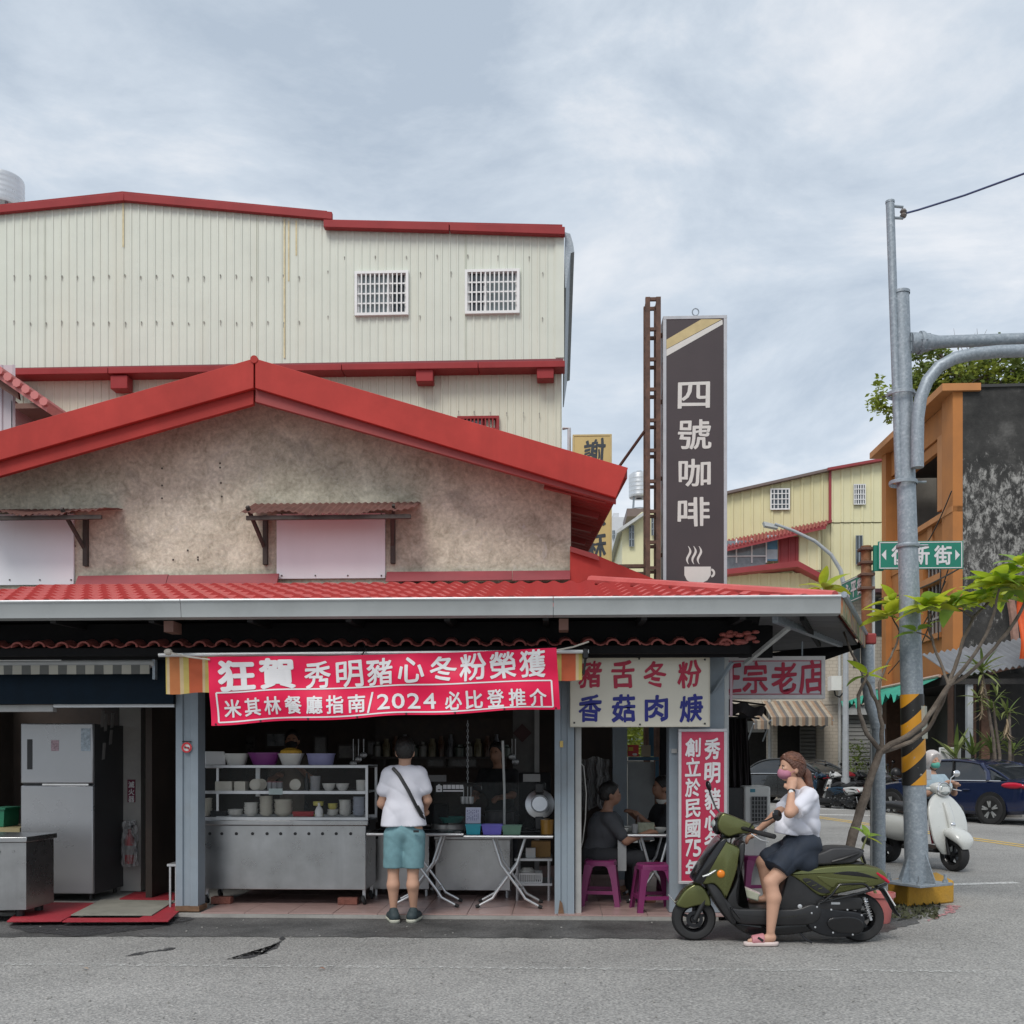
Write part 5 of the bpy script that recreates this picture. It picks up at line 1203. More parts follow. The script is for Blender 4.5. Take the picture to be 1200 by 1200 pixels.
# chain and ladles hanging from the ceiling
t = thing('hanging_chain', 'thin chain hanging over the counter with a hook', 'chain', (X(548,10.7), 10.7, Z(920,10.7)))
z = Z(846,10.7); k = 0; lm = None
while z > Z(918,10.7):
    r = .014; c = Vector((X(548,10.7),10.7,z)); pts = []
    for i in range(8):
        a = i*math.pi/4; d = Vector((r*.6*math.cos(a),0,0)) if k % 2 else Vector((0,r*.6*math.cos(a),0)); pts.append(d+Vector((0,0,r*1.3*math.sin(a))))
    o = MB().tube(pts, .0035, 4, closed=True).build('chain_link', M_alu, t); o.location = c - t.location
    z -= .031; k += 1
tiny(MB().tube([W(548,918,10.7),W(552,919,10.7),W(564,921,10.7),W(564.5,925,10.7)], .006, 6), 'hook_arm', M_chrome, t)
for k, px in enumerate((543,548,552)):
    t = thing('steel_ladle', 'perforated steel cup hanging under the chain, '+('left','middle','right')[k]+' one', 'ladle', (X(px,10.72), 10.72, Z(943,10.72)))
    tiny(MB().lathe([(.0,0),(.026,.002),(.03,.02),(.032,.075),(.030,.075),(.026,.01)],14,Matrix.Translation((X(px,10.72),10.72-.02*k,Z(942,10.72)))), 'cup', M_alu, t)
    tiny(MB().tube([(X(px,10.72),10.75-.02*k,Z(935,10.72)),(X(px,10.72),10.75-.02*k,Z(922,10.72))], .004, 5), 'handle', M_alu, t)
# dim back shelf with jars, hanging utensils
t = thing('back_shelf', 'dim wooden shelf on the back wall of the kitchen', 'shelf', (X(520,13.6), 13.7, 1.50))
tiny(MB().box((X(436,13.65),13.55,1.50),(X(600,13.65),13.88,1.53)), 'board', M_frame, t)
for x in (450,520,590): tiny(MB().box((X(x,13.65),13.6,1.40),(X(x,13.65)+.03,13.88,1.499)), 'bracket', M_frame, t)
JM = [mat('dim_jar_%d' % k, c, .3, var=.3, scale=9) for k, c in enumerate(((.16,.15,.13),(.10,.05,.03),(.07,.09,.07),(.2,.17,.1),(.12,.12,.13)))]
jme = [MB().lathe([(.0,0),(r,0),(r,h*.7),(r*.6,h*.85),(r*.6,h),(.0,h)],12).mesh('jar', JM[k]) for k,(r,h) in enumerate(((.06,.2),(.045,.28),(.07,.16),(.055,.24),(.04,.3)))]
for k in range(15): put(jme[(k*3) % 5], 'jar', X(441+k*10.8,13.65), 13.72, 1.531, 'dim jar on the kitchen back shelf, %s from the left' % ORD[k], 'jar', 'jars on the back shelf')
for k,(px,L) in enumerate(((600,.22),(604,.28),(420,.25),(426,.2),(414,.3))):
    t = thing('hanging_utensil', ('long ladle hanging left of the diamond print','strainer hanging right beside the long ladle','spatula hanging beyond the cabinet','short ladle hanging beyond the cabinet at right','longest ladle hanging beyond the cabinet at left')[k], 'utensil', (X(px,12.5),12.5,1.75-L))
    MB().tube([(0,0,.03),(0,0,L)],.006,6).build('handle', M_alu, t); MB().ell((0,-.01,.0),(.045,.02,.04),12,8).build('bowl', M_alu, t)
# small grill left of the man's elbow
put(MB().box((-.11,-.03,0),(.11,.03,.07)).mesh('grey_box', mat('grey_plastic_box',(.16,.16,.16),.6)), 'grey_box', X(511,11.0), 11.0, Z(916,11.0), 'small grey box beyond the counter behind the customer', 'box')
put(MB().box((-.13,-.05,0),(.13,.05,.36)).mesh('shelf_stand', M_dark), 'dark_stand', X(511,11.0), 11.0, zq-.03, 'dark stand under the small grey box', 'stand')

# ================================================================ dining bay
M_stool = mat('magenta_stool_plastic', (.17,.02,.095), .42, var=.08, scale=4)
def stool(px, Y, lab, rz=0.0, w=.30, h=.45, w2=.40):
    t = thing('plastic_stool', lab, 'stool', (X(px,Y), Y, FL), rz, 'magenta stools in the dining bay')
    a, b = w/2, w2/2
    def sq(s, z, rr=.25):
        out = []
        for k in range(20):
            an = 2*math.pi*(k+.5)/20; c, q = math.cos(an), math.sin(an); m_ = (abs(c)**5+abs(q)**5)**(-1/5); out.append((s*c*m_,s*q*m_,z))
        return out
    MB().loft([sq(a+.012,h-.05), sq(a+.01,h-.012), sq(a-.002,h), sq(a*.55,h-.004), sq(a*.5,h-.008)], cap=True).build('seat', M_stool, t)
    for sx in (-1,1):
        for sy in (-1,1):
            def leg(z, s, wd): 
                u = b+(a-b)*z/h; return [(sx*u,sy*u,z),(sx*(u-wd),sy*u,z),(sx*(u-wd),sy*(u-.012),z),(sx*(u-.012),sy*(u-.012),z),(sx*(u-.012),sy*(u-wd),z),(sx*u,sy*(u-wd),z)]
            MB().loft([leg(0,1,.055), leg(.02,1,.05), leg(h*.6,1,.062), leg(h*.85,1,.085), leg(h-.04,1,.13)]).build('leg', M_stool, t)
    for z, q in ((.12,.03),):
        u = b+(a-b)*z/h
        for s in (-1,1):
            MB().box((-u+.05,s*(u-.012)-.006,z),(u-.05,s*(u-.012)+.006,z+.035)).build('stretcher', M_stool, t); MB().box((s*(u-.012)-.006,-u+.05,z),(s*(u-.012)+.006,u-.05,z+.035)).build('stretcher', M_stool, t)
    return t
stool(766, 9.98, 'magenta plastic stool in front of the dining table', R(8))
stool(704, 10.35, 'magenta plastic stool under the seated diner', R(-6))
stool(886, 10.9, 'magenta plastic stool half hidden behind the green scooter', R(10))
dt = folding_table('dining_table', 'dark folding dining table with crossed tubular legs beside the pillar', 722, 796, 10.35, Z(977,10.35), .7, [(768,26)], M_darktop)
tiny(MB().box((X(724,10.35),10.352,Z(1020,10.35)),(X(734,10.35),10.37,Z(980,10.35))), 'side_board', mat('dusty_grey_panel',(.30,.31,.31),.7,var=.12), dt)
zd = Z(977,10.35)+.001
put(MB().box((-.085,-.06,0),(.085,.06,.10)).mesh('tissue_box', mat('olive_white_box',(.27,.28,.21),.6,var=.3,scale=20)), 'tissue_box', X(757,10.55), 10.6, zd, 'pale greenish tissue box on the dining table', 'box')
for px,y,lab,r in ((724,10.55,'small soup bowl nearest the diner on the table',.055),(737,10.75,'white soup bowl in the middle of the dining table',.065),(774,10.6,'white bowl at the right end of the dining table',.065),(731,10.45,'shallow dish at the front of the dining table',.05)):
    put(bowl_me(r,.05,M_porc), 'bowl', X(px,y), y, zd, lab, 'bowl')
put(MB().lathe([(.0,0),(.028,0),(.032,.09),(.029,.09),(.025,.005)],14).mesh('glass', M_clr), 'drinking_glass', X(744,10.5), 10.5, zd, 'clear drinking glass on the dining table', 'glass')
put(MB().lathe([(.0,0),(.026,0),(.028,.10),(.014,.13),(.014,.16),(.0,.16)],14).mesh('sauce', mat('brown_sauce_bottle',(.08,.03,.02),.3)), 'sauce_bottle', X(748,10.8), 10.85, zd, 'brown sauce bottle behind the tissue box', 'bottle')
# power cord on the jamb, clear curtain behind the diner
t = single('power_cord', MB().tube([W(679,893,9.93),W(684,898,9.93),W(687,930,9.94),W(686,960,9.93),W(683,985,9.93),W(679,1000,9.93),W(678,1010,9.93)], .006, 6), mat('pale_cord',(.34,.33,.31),.6), 'pale power cord hanging down inside the right post', 'cord')
o = single('plug_socket', MB().cbox(W(678,894,9.9),(.04,.03,.06)), mat('pale_jamb',(.36,.36,.35),.6), 'small pale socket on the jamb of the dining bay', 'socket', bevel=.004)
t = single('plastic_curtain', MB().sheet(lambda u,v: W(680+34*u+1.5*math.sin(v*20), 888+v*60+2*math.sin(u*9), 12.3)+Vector((0,.03*math.sin(u*17)+.015*math.sin(u*41),0)), 30, 10), mat('smoky_clear_film',(.22,.22,.22),.25,var=.3,alpha=.55,spec=.7), 'crumpled clear plastic sheet behind the seated diner', 'sheet')
# red price placard in the side window
t = thing('placard', 'small red and yellow food placard in the side window', 'sign', (X(741,12.62), 12.62, Z(887,12.62)))
tiny(MB().box((X(735.5,12.62),12.62,Z(886.5,12.62)),(X(748.5,12.62),12.63,Z(873,12.62))), 'board', mat('poster_red',(.50,.03,.03),.5), t)
tiny(MB().box((X(736.5,12.62),12.617,Z(880,12.62)),(X(742,12.62),12.619,Z(875.5,12.62))), 'yellow_print', mat('poster_yellow',(.65,.42,.04),.5), t)
tiny(MB().ell(W(744,884,12.617),(.03,.002,.014),12,6), 'dish_print', M_porc, t)
put(MB().box((-.055,-.03,0),(.055,.03,.14)).mesh('paper_box', mat('tan_carton',(.34,.28,.2),.7)), 'tan_box', X(757,12.65), 12.66, Z(886.5,12.7), 'small tan box on the side window rail', 'box')
# ================================================================ cooler unit, black cloth at right of the pillar
ac = thing('air_cooler', 'white boxy air cooler with black grille behind the scooter', 'air cooler', (X(877,10.9), 11.1, FL-.05))
Ya = 10.9; xa, xb = X(853,Ya), X(903,Ya); z0, z1, z2 = FL-.05, Z(965,Ya), Z(921,Ya)
M_acw = mat('aged_white_plastic',(.56,.555,.53),.5,var=.06,scale=4)
tiny(MB().box((xa+.15,Ya+.02,z0+.04),(xb-.03,Ya+.45,z1)), 'tank', M_acw, ac, .02)
tiny(MB().box((xa+.17,Ya,z1+.002),(xb,Ya+.48,z2)), 'housing', M_acw, ac, .02)
tiny(MB().box((xa,Ya+.03,z1+.05),(xa+.165,Ya+.45,z2-.02)), 'side_vent', M_black, ac)
gx0, gx1, gz0_, gz1_ = X(880.5,Ya), X(898.5,Ya), z1+.03, Z(933,Ya)
tiny(MB().box((gx0,Ya-.004,gz0_),(gx1,Ya-.001,gz1_)), 'grille_back', M_black, ac)
for i in range(6): x = gx0+(gx1-gx0)*i/5; tiny(MB().box((x-.004,Ya-.014,gz0_),(x+.004,Ya-.005,gz1_)), 'grille_bar', mat('grille_grey',(.2,.2,.2),.5), ac)
for i in range(7): z = gz0_+(gz1_-gz0_)*i/6; tiny(MB().box((gx0,Ya-.02,z-.004),(gx1,Ya-.0145,z+.004)), 'grille_bar', mat('grille_grey',(.2,.2,.2),.5), ac)
tiny(MB().box((X(879,Ya),Ya-.003,Z(928,Ya)),(X(885,Ya),Ya-.001,Z(924,Ya))), 'badge', mat('teal_badge',(.04,.2,.26),.4), ac)
tiny(MB().box((X(884,Ya),Ya+.017,Z(1004,Ya)),(X(898,Ya),Ya+.019,Z(983,Ya))), 'tank_window', mat('pale_panel',(.48,.48,.47),.5), ac)
for x in (xa+.2,xb-.08):
    for y in (Ya+.07,Ya+.4): tiny(MB().lathe([(.0,0),(.02,0),(.02,.04),(.0,.04)],10,Matrix.Translation((x,y,z0))), 'castor', M_black, ac)
M_blk = mat('black_cloth',(.022,.017,.018),.9,var=.3,scale=5)
t = thing('black_curtain', 'black cloth hanging in folds beside the rose red sign', 'curtain', (X(865,11.2), 11.2, Z(960,11.2)))
tiny(MB().sheet(lambda u,v: W(849+(27+7*v)*u, 842+v*119, 11.2)+Vector((0,.04*math.sin(u*26+v*3)+.02*math.sin(u*55),0)), 50, 12, (0,.004,0)), 'cloth', M_blk, t)
tiny(MB().tube([W(849,841,11.2),W(878,841,11.2)], .012, 6), 'rod', M_black, t)
t = thing('black_awning', 'small sagging black awning behind the hanging curtain', 'awning', (X(875,11.9), 11.9, Z(842,11.9)))
tiny(MB().sheet(lambda u,v: W(845+52*u-4*v, 821+(4+5*u)*u+v*(14-3*u), 11.9-.6*v)+Vector((0,0,.02*math.sin(u*15))), 20, 6, (0,0,-.004)), 'cloth', M_blk, t)
tiny(MB().tube([W(845,836,11.3),W(890,842,11.3)], .012, 6), 'front_bar', M_black, t)
tiny(MB().tube([W(848,820,11.9),W(897,826,11.9)], .012, 6), 'rear_bar', M_black, t)
# ================================================================ traffic mast at the corner
Yp = 10.6
pole = thing('traffic_mast', 'tall galvanised traffic mast with hazard stripes on a yellow plinth', 'pole', (X(1075,Yp), Yp, 0))
bx, tx = X(1074.5,Yp), X(1056,Yp); zt_ = Z(345,Yp,1056)
def pc(z): return Vector((bx+(tx-bx)*(z-.3)/(zt_-.3), Yp, z))
def tp(mb, nm, m, bevel=0.0, parent=pole): return mb.build(nm, m, parent, bevel=bevel, world=True)
M_plinth = mat('yellow_painted_concrete', (.50,.27,.025), .8, var=.25, scale=5, dirt=(.14,.11,.07), dirt_amt=.75, bump=.3)
zp = .235
pa = [G(1040,1057), G(1064,1063.5), G(1118,1058), G(1098,1046)]
pa = [Vector((p.x,p.y,0)) for p in pa]
tp(MB().prism(pa, (0,0,zp)), 'plinth', M_plinth, .02)
pc0 = sum(pa, Vector())/4; bx0 = pc0.x
Yp_ = pc0.y
ang = math.atan2(pa[2].y-pa[1].y, pa[2].x-pa[1].x)
base = Matrix.Translation((pc(.3).x, Yp, zp)) @ Matrix.Rotation(ang,4,'Z')
tp(MB().box((-.24,-.24,.001),(.24,.24,.028),base), 'base_plate', M_galv, .004)
for sx,sy in ((1,1),(1,-1),(-1,1),(-1,-1)):
    b = tp(MB().lathe([(.016,.028),(.016,.11),(.0,.112)],8,base @ Matrix.Translation((sx*.19,sy*.19,0))), 'anchor_bolt', M_galv)
    tp(MB().lathe([(.028,.0285),(.028,.055),(.017,.056)],6,base @ Matrix.Translation((sx*.19,sy*.19,0))), 'nut', M_galv, parent=b)
for k in range(4):
    mm = base @ Matrix.Rotation(k*math.pi/2+.0,4,'Z')
    tp(MB().prism([mm @ Vector(p) for p in ((.10,-.006,.0285),(.225,-.006,.0285),(.225,-.006,.05),(.10,-.006,.34))], mm.to_3x3() @ Vector((0,.012,0))), 'gusset', M_galv)
tp(MB().tube([pc(zp+.029), pc(1.2), pc(2.5), pc(4.2), pc(zt_)], [.116,.112,.108,.092,.078], 24), 'shaft', M_galv)
tp(MB().lathe([(.086,0),(.086,.03),(.0,.045)],20,Matrix.Translation(pc(zt_))), 'shaft_cap', M_galv)
def hazard():
    m = mat('hazard_tape', (.7,.4,.03), .5, var=.1)
    N, L, bs = nodes_of(m); t = N.new('ShaderNodeTexCoord'); sp = N.new('ShaderNodeSeparateXYZ'); L.new(t.outputs['Object'], sp.inputs[0])
    a = N.new('ShaderNodeMath'); a.operation = 'MULTIPLY_ADD'; a.inputs[1].default_value = -.95; L.new(sp.outputs[0], a.inputs[0]); L.new(sp.outputs[2], a.inputs[2])
    d = N.new('ShaderNodeMath'); d.operation = 'DIVIDE'; d.inputs[1].default_value = .335; L.new(a.outputs[0], d.inputs[0])
    f = N.new('ShaderNodeMath'); f.operation = 'FRACT'; L.new(d.outputs[0], f.inputs[0])
    r = N.new('ShaderNodeValToRGB'); r.color_ramp.interpolation = 'CONSTANT'; r.color_ramp.elements[0].color = (.014,.013,.012,1); r.color_ramp.elements[1].position = .52; r.color_ramp.elements[1].color = (.60,.27,.015,1)
    L.new(f.outputs[0], r.inputs[0])
    nz = N.new('ShaderNodeTexNoise'); nz.inputs['Scale'].default_value = 16; nz.inputs['Detail'].default_value = 6; L.new(t.outputs['Object'], nz.inputs['Vector'])
    r2 = N.new('ShaderNodeValToRGB'); r2.color_ramp.elements[0].position = .66; r2.color_ramp.elements[1].position = .70; L.new(nz.outputs['Fac'], r2.inputs[0])
    mx_ = N.new('ShaderNodeMix'); mx_.data_type = 'RGBA'; L.new(r2.outputs[0], mx_.inputs['Factor']); L.new(r.outputs[0], mx_.inputs[6]); mx_.inputs[7].default_value = (.34,.32,.28,1)
    L.new(mx_.outputs[2], bs.inputs['Base Color']); return m
z0, z1 = Z(920,Yp,1070), Z(814,Yp,1070)
tp(MB().tube([pc(z0), pc((z0+z1)/2), pc(z1)], [.119,.118,.116], 28, caps=False), 'hazard_sleeve', hazard())
tp(MB().sheet(lambda u,v: pc(z1-.12-.33*v)+Vector((.05+.075*u,-.112+.05*u,0)), 3, 3), 'torn_tape', mat('clear_tape',(.5,.52,.44),.3,alpha=.6))
# the thinner service pole strapped alongside
q0, q1 = W(1043,238,Yp-.02), W(1054,566,Yp-.02)
tp(MB().tube([q1,q0], .042, 14), 'service_pole', M_galv)
tp(MB().lathe([(.046,0),(.046,.02),(.0,.03)],12,Matrix.Translation(q0)), 'pole_cap', M_galv)
for y in (462,566,640):
    z = Z(y,Yp,1058); c = pc(z)
    cl = tp(MB().lathe([(.135 if y < 600 else .112,-.02),(.139 if y < 600 else .115,-.015),(.139 if y < 600 else .115,.015),(.135 if y < 600 else .112,.02)],22,Matrix.Translation(c+Vector((-.03 if y < 600 else 0,0,0)))), 'clamp_band', M_galv)
    tp(MB().tube([c+Vector((.10,-.03,0)),c+Vector((.19,-.03,0))], .012, 6), 'clamp_bolt', M_galv, parent=cl)
for dz in (.0,-.075): tp(MB().tube([q0+Vector((.03,0,-.03+dz*1.6)),q0+Vector((.13,-.01,-.05+dz*1.5))], .014, 6), 'insulator_arm', M_galv)
ins = q0+Vector((.13,-.01,-.115))
tp(MB().lathe([(.0,-.04),(.025,-.04),(.035,-.02),(.022,0),(.035,.02),(.025,.04),(.0,.04)],12,Matrix.Translation(ins)), 'insulator', mat('brown_insulator',(.14,.12,.11),.3))
# mast arm with flange, bent conduit
za = Z(402,Yp,1064)
c = pc(za)
for k in range(4):
    a = k*math.pi/2+math.pi/4; tp(MB().beam(c+Vector((.07,.05*math.cos(a),.07*math.sin(a))), c+Vector((.27,.05*math.cos(a),.05*math.sin(a))), .012, .09), 'arm_rib', M_galv)
RX = Matrix.Rotation(R(90),4,'Y')
tp(MB().lathe([(.06,.0),(.115,.0),(.115,.03),(.06,.03)],20,Matrix.Translation(c+Vector((.17,0,0))) @ RX), 'arm_flange', M_galv)
for k in range(6):
    a = k*math.pi/3; tp(MB().lathe([(.012,-.015),(.012,.05)],6,Matrix.Translation(c+Vector((.17,.095*math.cos(a),.095*math.sin(a)))) @ RX,True,True), 'flange_bolt', M_galv)
tp(MB().tube([c+Vector((.08,0,0)),c+Vector((.2,0,0)),c+Vector((.36,0,.005)),c+Vector((1.2,0,.02)),c+Vector((4.5,0,.09))], [.10,.10,.062,.060,.05], 18), 'mast_arm', M_galv)
cp = [(1075,548),(1075,520),(1075.5,490),(1079,466),(1087,446),(1100,430),(1118,420),(1140,415),(1170,412),(1205,411),(1420,409)]
tp(MB().tube([W(x,y,Yp-.14) for x,y in cp], .062, 16), 'bent_conduit', M_galv)
w = single('overhead_wire', MB().tube([ins+Vector((.03,-.01,0)), W(1076,246,Yp), W(1130,229,Yp-.2), W(1204,202,Yp-.6), W(1330,150,Yp-1.5)], .010, 6), mat('blue_grey_wire',(.05,.07,.16),.5), 'dark blue overhead wire running right from the mast top', 'wire')

# ================================================================ street name plates on a rusty pole
Yn = 12.75
M_green = mat('street_sign_green', (.008,.19,.125), .4, var=.06)
rp = thing('rusty_pole', 'rusty brown pole carrying the two green street name plates', 'pole', (X(1015,Yn), Yn, 0))
M_rpole = mat('peeling_rust_pole', (.20,.085,.035), .8, var=.4, scale=7, dirt=(.34,.30,.25), dirt_amt=.6)
tp(MB().tube([W(1016,800,Yn),W(1015,640,Yn)], .062, 16), 'shaft', M_rpole, parent=rp)
tp(MB().tube([(X(1024,Yn),Yn+.05,0),(X(1022,Yn)+.02,Yn+.05,Z(668,Yn,1015))], .03, 10), 'side_conduit', mat('pale_stay',(.50,.51,.50),.5,.2), parent=rp)
for y in (644,660,674,690):
    q = W(1015,y,Yn); tp(MB().cbox(q,(.17,.17,.035)), 'clamp', mat('dark_rust_clamp',(.12,.07,.05),.8,var=.3), .006, parent=rp)
t = thing('street_sign', 'green street name plate with white characters and arrows behind the mast', 'sign', (X(1079,Yn-.12), Yn-.12, Z(667,Yn-.12,1079)))
Yt_ = Yn-.14
tp(MB().box((X(1024.5,Yt_),Yt_+.02,Z(668,Yt_,1079)),(X(1036,Yt_),Yt_+.06,Z(638,Yt_,1079))), 'back_plate', M_green, parent=t)
tp(MB().box((X(1029,Yt_),Yt_,Z(667,Yt_,1079)),(X(1129,Yt_),Yt_+.018,Z(634,Yt_,1079))), 'plate', M_green, .004, parent=t)
a, b = (1031,665), (1127,636)
for p, q in (((1030.5,666),(1127.5,665)),((1030.5,636),(1127.5,635)),((1030.5,665.2),(1031.6,635.8)),((1126.4,665.2),(1127.5,635.8))):
    tp(MB().box((X(p[0],Yt_),Yt_-.003,Z(p[1],Yt_,1079)),(X(q[0],Yt_),Yt_-.001,Z(q[1],Yt_,1079))), 'border_line', M_wlet, parent=t)
sign_text(t, [(c,x,650.5,21,23) for c,x in zip('復新街',(1055,1079,1105))], Yt_, M_wlet, bold=.03, brush=0)
for pts in (((1038.5,644),(1038.5,656.5),(1033,650.2)), ((1119.5,644),(1119.5,656.5),(1125,650.2))): pl(t, pts, Yt_, M_wlet, 'arrow_print', .003)
# second plate, turned along the side street
t = thing('street_sign', 'angled green street name plate on the left of the rusty pole', 'sign', (X(1000,Yn), Yn+.4, Z(706,Yn,1000)))
e0, e1 = W(1013,670.5,Yn-.02), W(986,683,Yn+.78); hh = Vector((0,0,.30))
dr = (e1-e0); dr.z = 0; dn = Vector((dr.y,-dr.x,0)).normalized()
if dn.y > 0: dn = -dn
E = lambda u,v,l: e0+Vector((dr.x*u,dr.y*u,-.30*v))+dn*l
tp(MB().prism([E(0,0,0),E(1,0,0),E(1,1,0),E(0,1,0)], -dn*.018), 'plate', M_green, parent=t)
mb = MB()
for c,u in zip('永平街',(.72,.45,.18)):
    vs, fs = glyphs(c,.03); mb.add([E(u+.12-.24*v.x, .16+.68*(1-v.y), .003+v.z*LAYER) for v in vs], fs)
mb.build('lettering', M_wlet, t, ang=0, world=True)
for v0,v1,u0,u1 in ((.03,.07,.02,.98),(.93,.97,.02,.98)): tp(MB().add([E(u0,v0,.003),E(u1,v0,.003),E(u1,v1,.003),E(u0,v1,.003)],[(0,1,2,3)]), 'border_line', M_wlet, parent=t)

# ================================================================ plumeria at the corner
M_bark = mat('grey_brown_bark', (.125,.10,.08), .9, var=.3, scale=9, bump=.5, bscale=35, dirt=(.28,.25,.21), dirt_amt=.5)
def leafmat(name, c, tr):
    m = mat(name, c, .42, var=.28, scale=5, spec=.35); N, L, bs = nodes_of(m)
    src = bs.inputs['Base Color'].links[0].from_socket
    td = N.new('ShaderNodeBsdfTranslucent'); L.new(src, td.inputs['Color']); ms = N.new('ShaderNodeMixShader'); ms.inputs[0].default_value = tr
    L.new(bs.outputs[0], ms.inputs[1]); L.new(td.outputs[0], ms.inputs[2]); L.new(ms.outputs[0], N['Material Output'].inputs['Surface']); return m
M_leaf = [leafmat('plumeria_leaf', (.42,.54,.04), .5), leafmat('plumeria_leaf_yellow', (.55,.60,.05), .5), leafmat('plumeria_leaf_deep', (.27,.42,.06), .45)]
tree = thing('plumeria_tree', 'slender plumeria tree with bright green leaf whorls at the street corner', 'tree', G(975,1048))
def bp(*pts): return [W(x,y,Y) for x,y,Y in pts]
N2 = (1112,803,10.15)
limbs = [
 ('trunk', bp((972,1055,10.3),(985,1018,10.3),(996,992,10.3),(1010,945,10.28),(1023,905,10.26),(1032,878,10.25)), [.085,.078,.072,.066,.060,.058]),
 ('limb', bp((1031,880,10.25),(1045,872,10.22),(1062,864,10.2),(1082,848,10.2),(1098,824,10.2),N2), [.050,.046,.042,.040,.038,.036]),
 ('limb', bp((1032,882,10.27),(1050,876,10.32),(1068,869,10.4),(1088,854,10.38),(1102,828,10.3),(1110,808,10.2)), [.036,.034,.032,.030,.028,.026]),
 ('limb', bp(N2,(1121,775,10.2),(1130,748,10.25),(1141,723,10.3),(1156,708,10.35),(1164,700,10.4)), [.030,.028,.025,.024,.02,.016]),
 ('limb', bp(N2,(1128,785,10.1),(1146,760,10.0),(1160,735,9.95),(1167,712,9.9),(1171,690,9.9)), [.030,.028,.026,.024,.020,.016]),
 ('limb', bp(N2,(1132,792,10.15),(1158,768,10.1),(1180,742,10.05),(1196,718,10.0),(1204,695,10.0)), [.030,.028,.026,.026,.024,.018]),
 ('limb', bp(N2,(1105,785,10.2),(1094,755,10.25),(1088,735,10.25),(1088,716,10.25)), [.024,.021,.019,.017,.014]),
 ('limb', bp((1094,752,10.25),(1084,744,10.3),(1074,741,10.35)), [.014,.012,.009]),
 ('limb', bp((1141,724,10.3),(1128,716,10.3),(1116,711,10.3)), [.018,.014,.010]),
 ('limb', bp((1032,880,10.25),(1016,860,10.1),(1007,836,10.05),(1006,815,10.05),(1014,797,10.0),(1017,788,10.0)), [.038,.034,.030,.026,.020,.014]),
 ('limb', bp((1033,880,10.25),(1034,850,10.2),(1027,822,10.2),(1014,795,10.25),(1004,775,10.3),(996,762,10.4),(985,730,10.7),(972,700,11.0),(965,690,11.1)), [.040,.034,.030,.024,.020,.018,.016,.014,.010]),
 ('limb', bp((1031,838,10.2),(1031,800,10.4),(1040,776,10.5),(1050,758,10.75),(1054,740,10.85),(1045,722,10.85)), [.022,.020,.018,.016,.014,.010]),
]
for nm, pts, rs in limbs:
    pp = []; rr_ = []
    for i in range(len(pts)-1):
        for k in range(3):
            u = k/3; pp.append(pts[i].lerp(pts[i+1],u)+Vector((ru(-.006,.006),ru(-.006,.006),0))); rr_.append((rs[i]*(1-u)+rs[i+1]*u)*ru(.60,.70))
    pp.append(pts[-1]); rr_.append(rs[-1]*.65)
    tp(MB().tube(pp, rr_, 10), nm, M_bark, parent=tree)
def leaf_mesh(m, L=.25, Wd=.085, droop=.35):
    mb = MB(); n = 7; v = []
    for i in range(n+1):
        u = i/n; w = Wd*.5*(math.sin(math.pi*min(1,u**.75*.97+.015))**.8)*(1 if u < .97 else .3); x = L*u*math.cos(droop*u*.6); z = -L*droop*u*u*.6
        v += [(x,-w,z+w*.28),(x,0,z),(x,w,z+w*.28)]
    f = []
    for i in range(n): f += [(3*i,3*i+1,3*i+4,3*i+3),(3*i+1,3*i+2,3*i+5,3*i+4)]
    return mb.add(v,f).mesh('leaf', m, 0)
LM = [leaf_mesh(M_leaf[k % 3 if k < 6 else 1], ru(.20,.27), ru(.085,.115), ru(.1,.7)) for k in range(8)]
for lm in LM: lm.polygons.foreach_set('use_smooth', [True]*len(lm.polygons))
def whorl(px, py, Y, n, sc=1.0, parent=tree, meshes=LM, up=.25):
    c = W(px,py,Y)
    for k in range(n):
        o = link('leaf', random.choice(meshes), parent); a = 2*math.pi*k/n*1.0+ru(-.35,.35)
        o.location = PW(parent).inverted() @ (c+Vector((.02*math.cos(a),.02*math.sin(a),ru(-.03,.02)))); o.rotation_euler = (ru(-.4,.4), -ru(-.15,.35) if k % 3 else -ru(.4,.8), a); s = sc*ru(1.05,1.45); o.scale = (s,s,s)
for x,y,Y,n,s in ((1047,706,10.85,10,.95),(1043,722,10.85,12,1.0),(1088,712,10.25,20,1.1),(1116,709,10.3,16,1.0),(1074,740,10.35,5,.7),(1148,704,10.3,13,1.0),(1165,700,10.4,13,1.0),(1171,682,9.9,20,1.1),(1192,690,9.95,12,1.1),(1204,690,10.0,12,1.05),(1196,662,9.95,11,1.0),(965,690,11.1,9,1.0),(1018,790,10.0,5,.85),(990,752,10.3,0,.8)): whorl(x,y,Y,n,s)
# sprout and pink pot behind the scooter's tail
t = thing('potted_plant', 'pink flower pot with a young leafy shoot behind the scooter tail', 'plant', (X(1034,9.6), 9.6, 0))
M_pot = mat('pink_plastic_pot', (.50,.16,.15), .5, var=.1)
tp(MB().lathe([(.0,0),(.075,0),(.085,.02),(.115,.24),(.13,.245),(.13,.285),(.118,.285),(.10,.22),(.0,.21)],20,Matrix.Translation((X(1032,9.6),9.6,0))), 'pot', M_pot, parent=t)
tp(MB().tube(bp((1028,1052,9.6),(1008,1002,9.6),(1014,985,9.6),(1017,978,9.6)),[.014,.012,.009,.006],7), 'stem', mat('young_green_stem',(.14,.15,.06),.7), parent=t)
for k,(rx,ry,rz,s) in enumerate(((.2,-.3,.3,.8),(-.1,-.9,2.6,.8),(0,.35,-.1,.75),(.3,-1.1,1.6,.7))):
    o = link('leaf', LM[(2,5,1,2)[k]], t); o.location = W(1016,981,9.6)-t.location; o.rotation_euler = (rx,ry,rz); o.scale = (s,s,s)
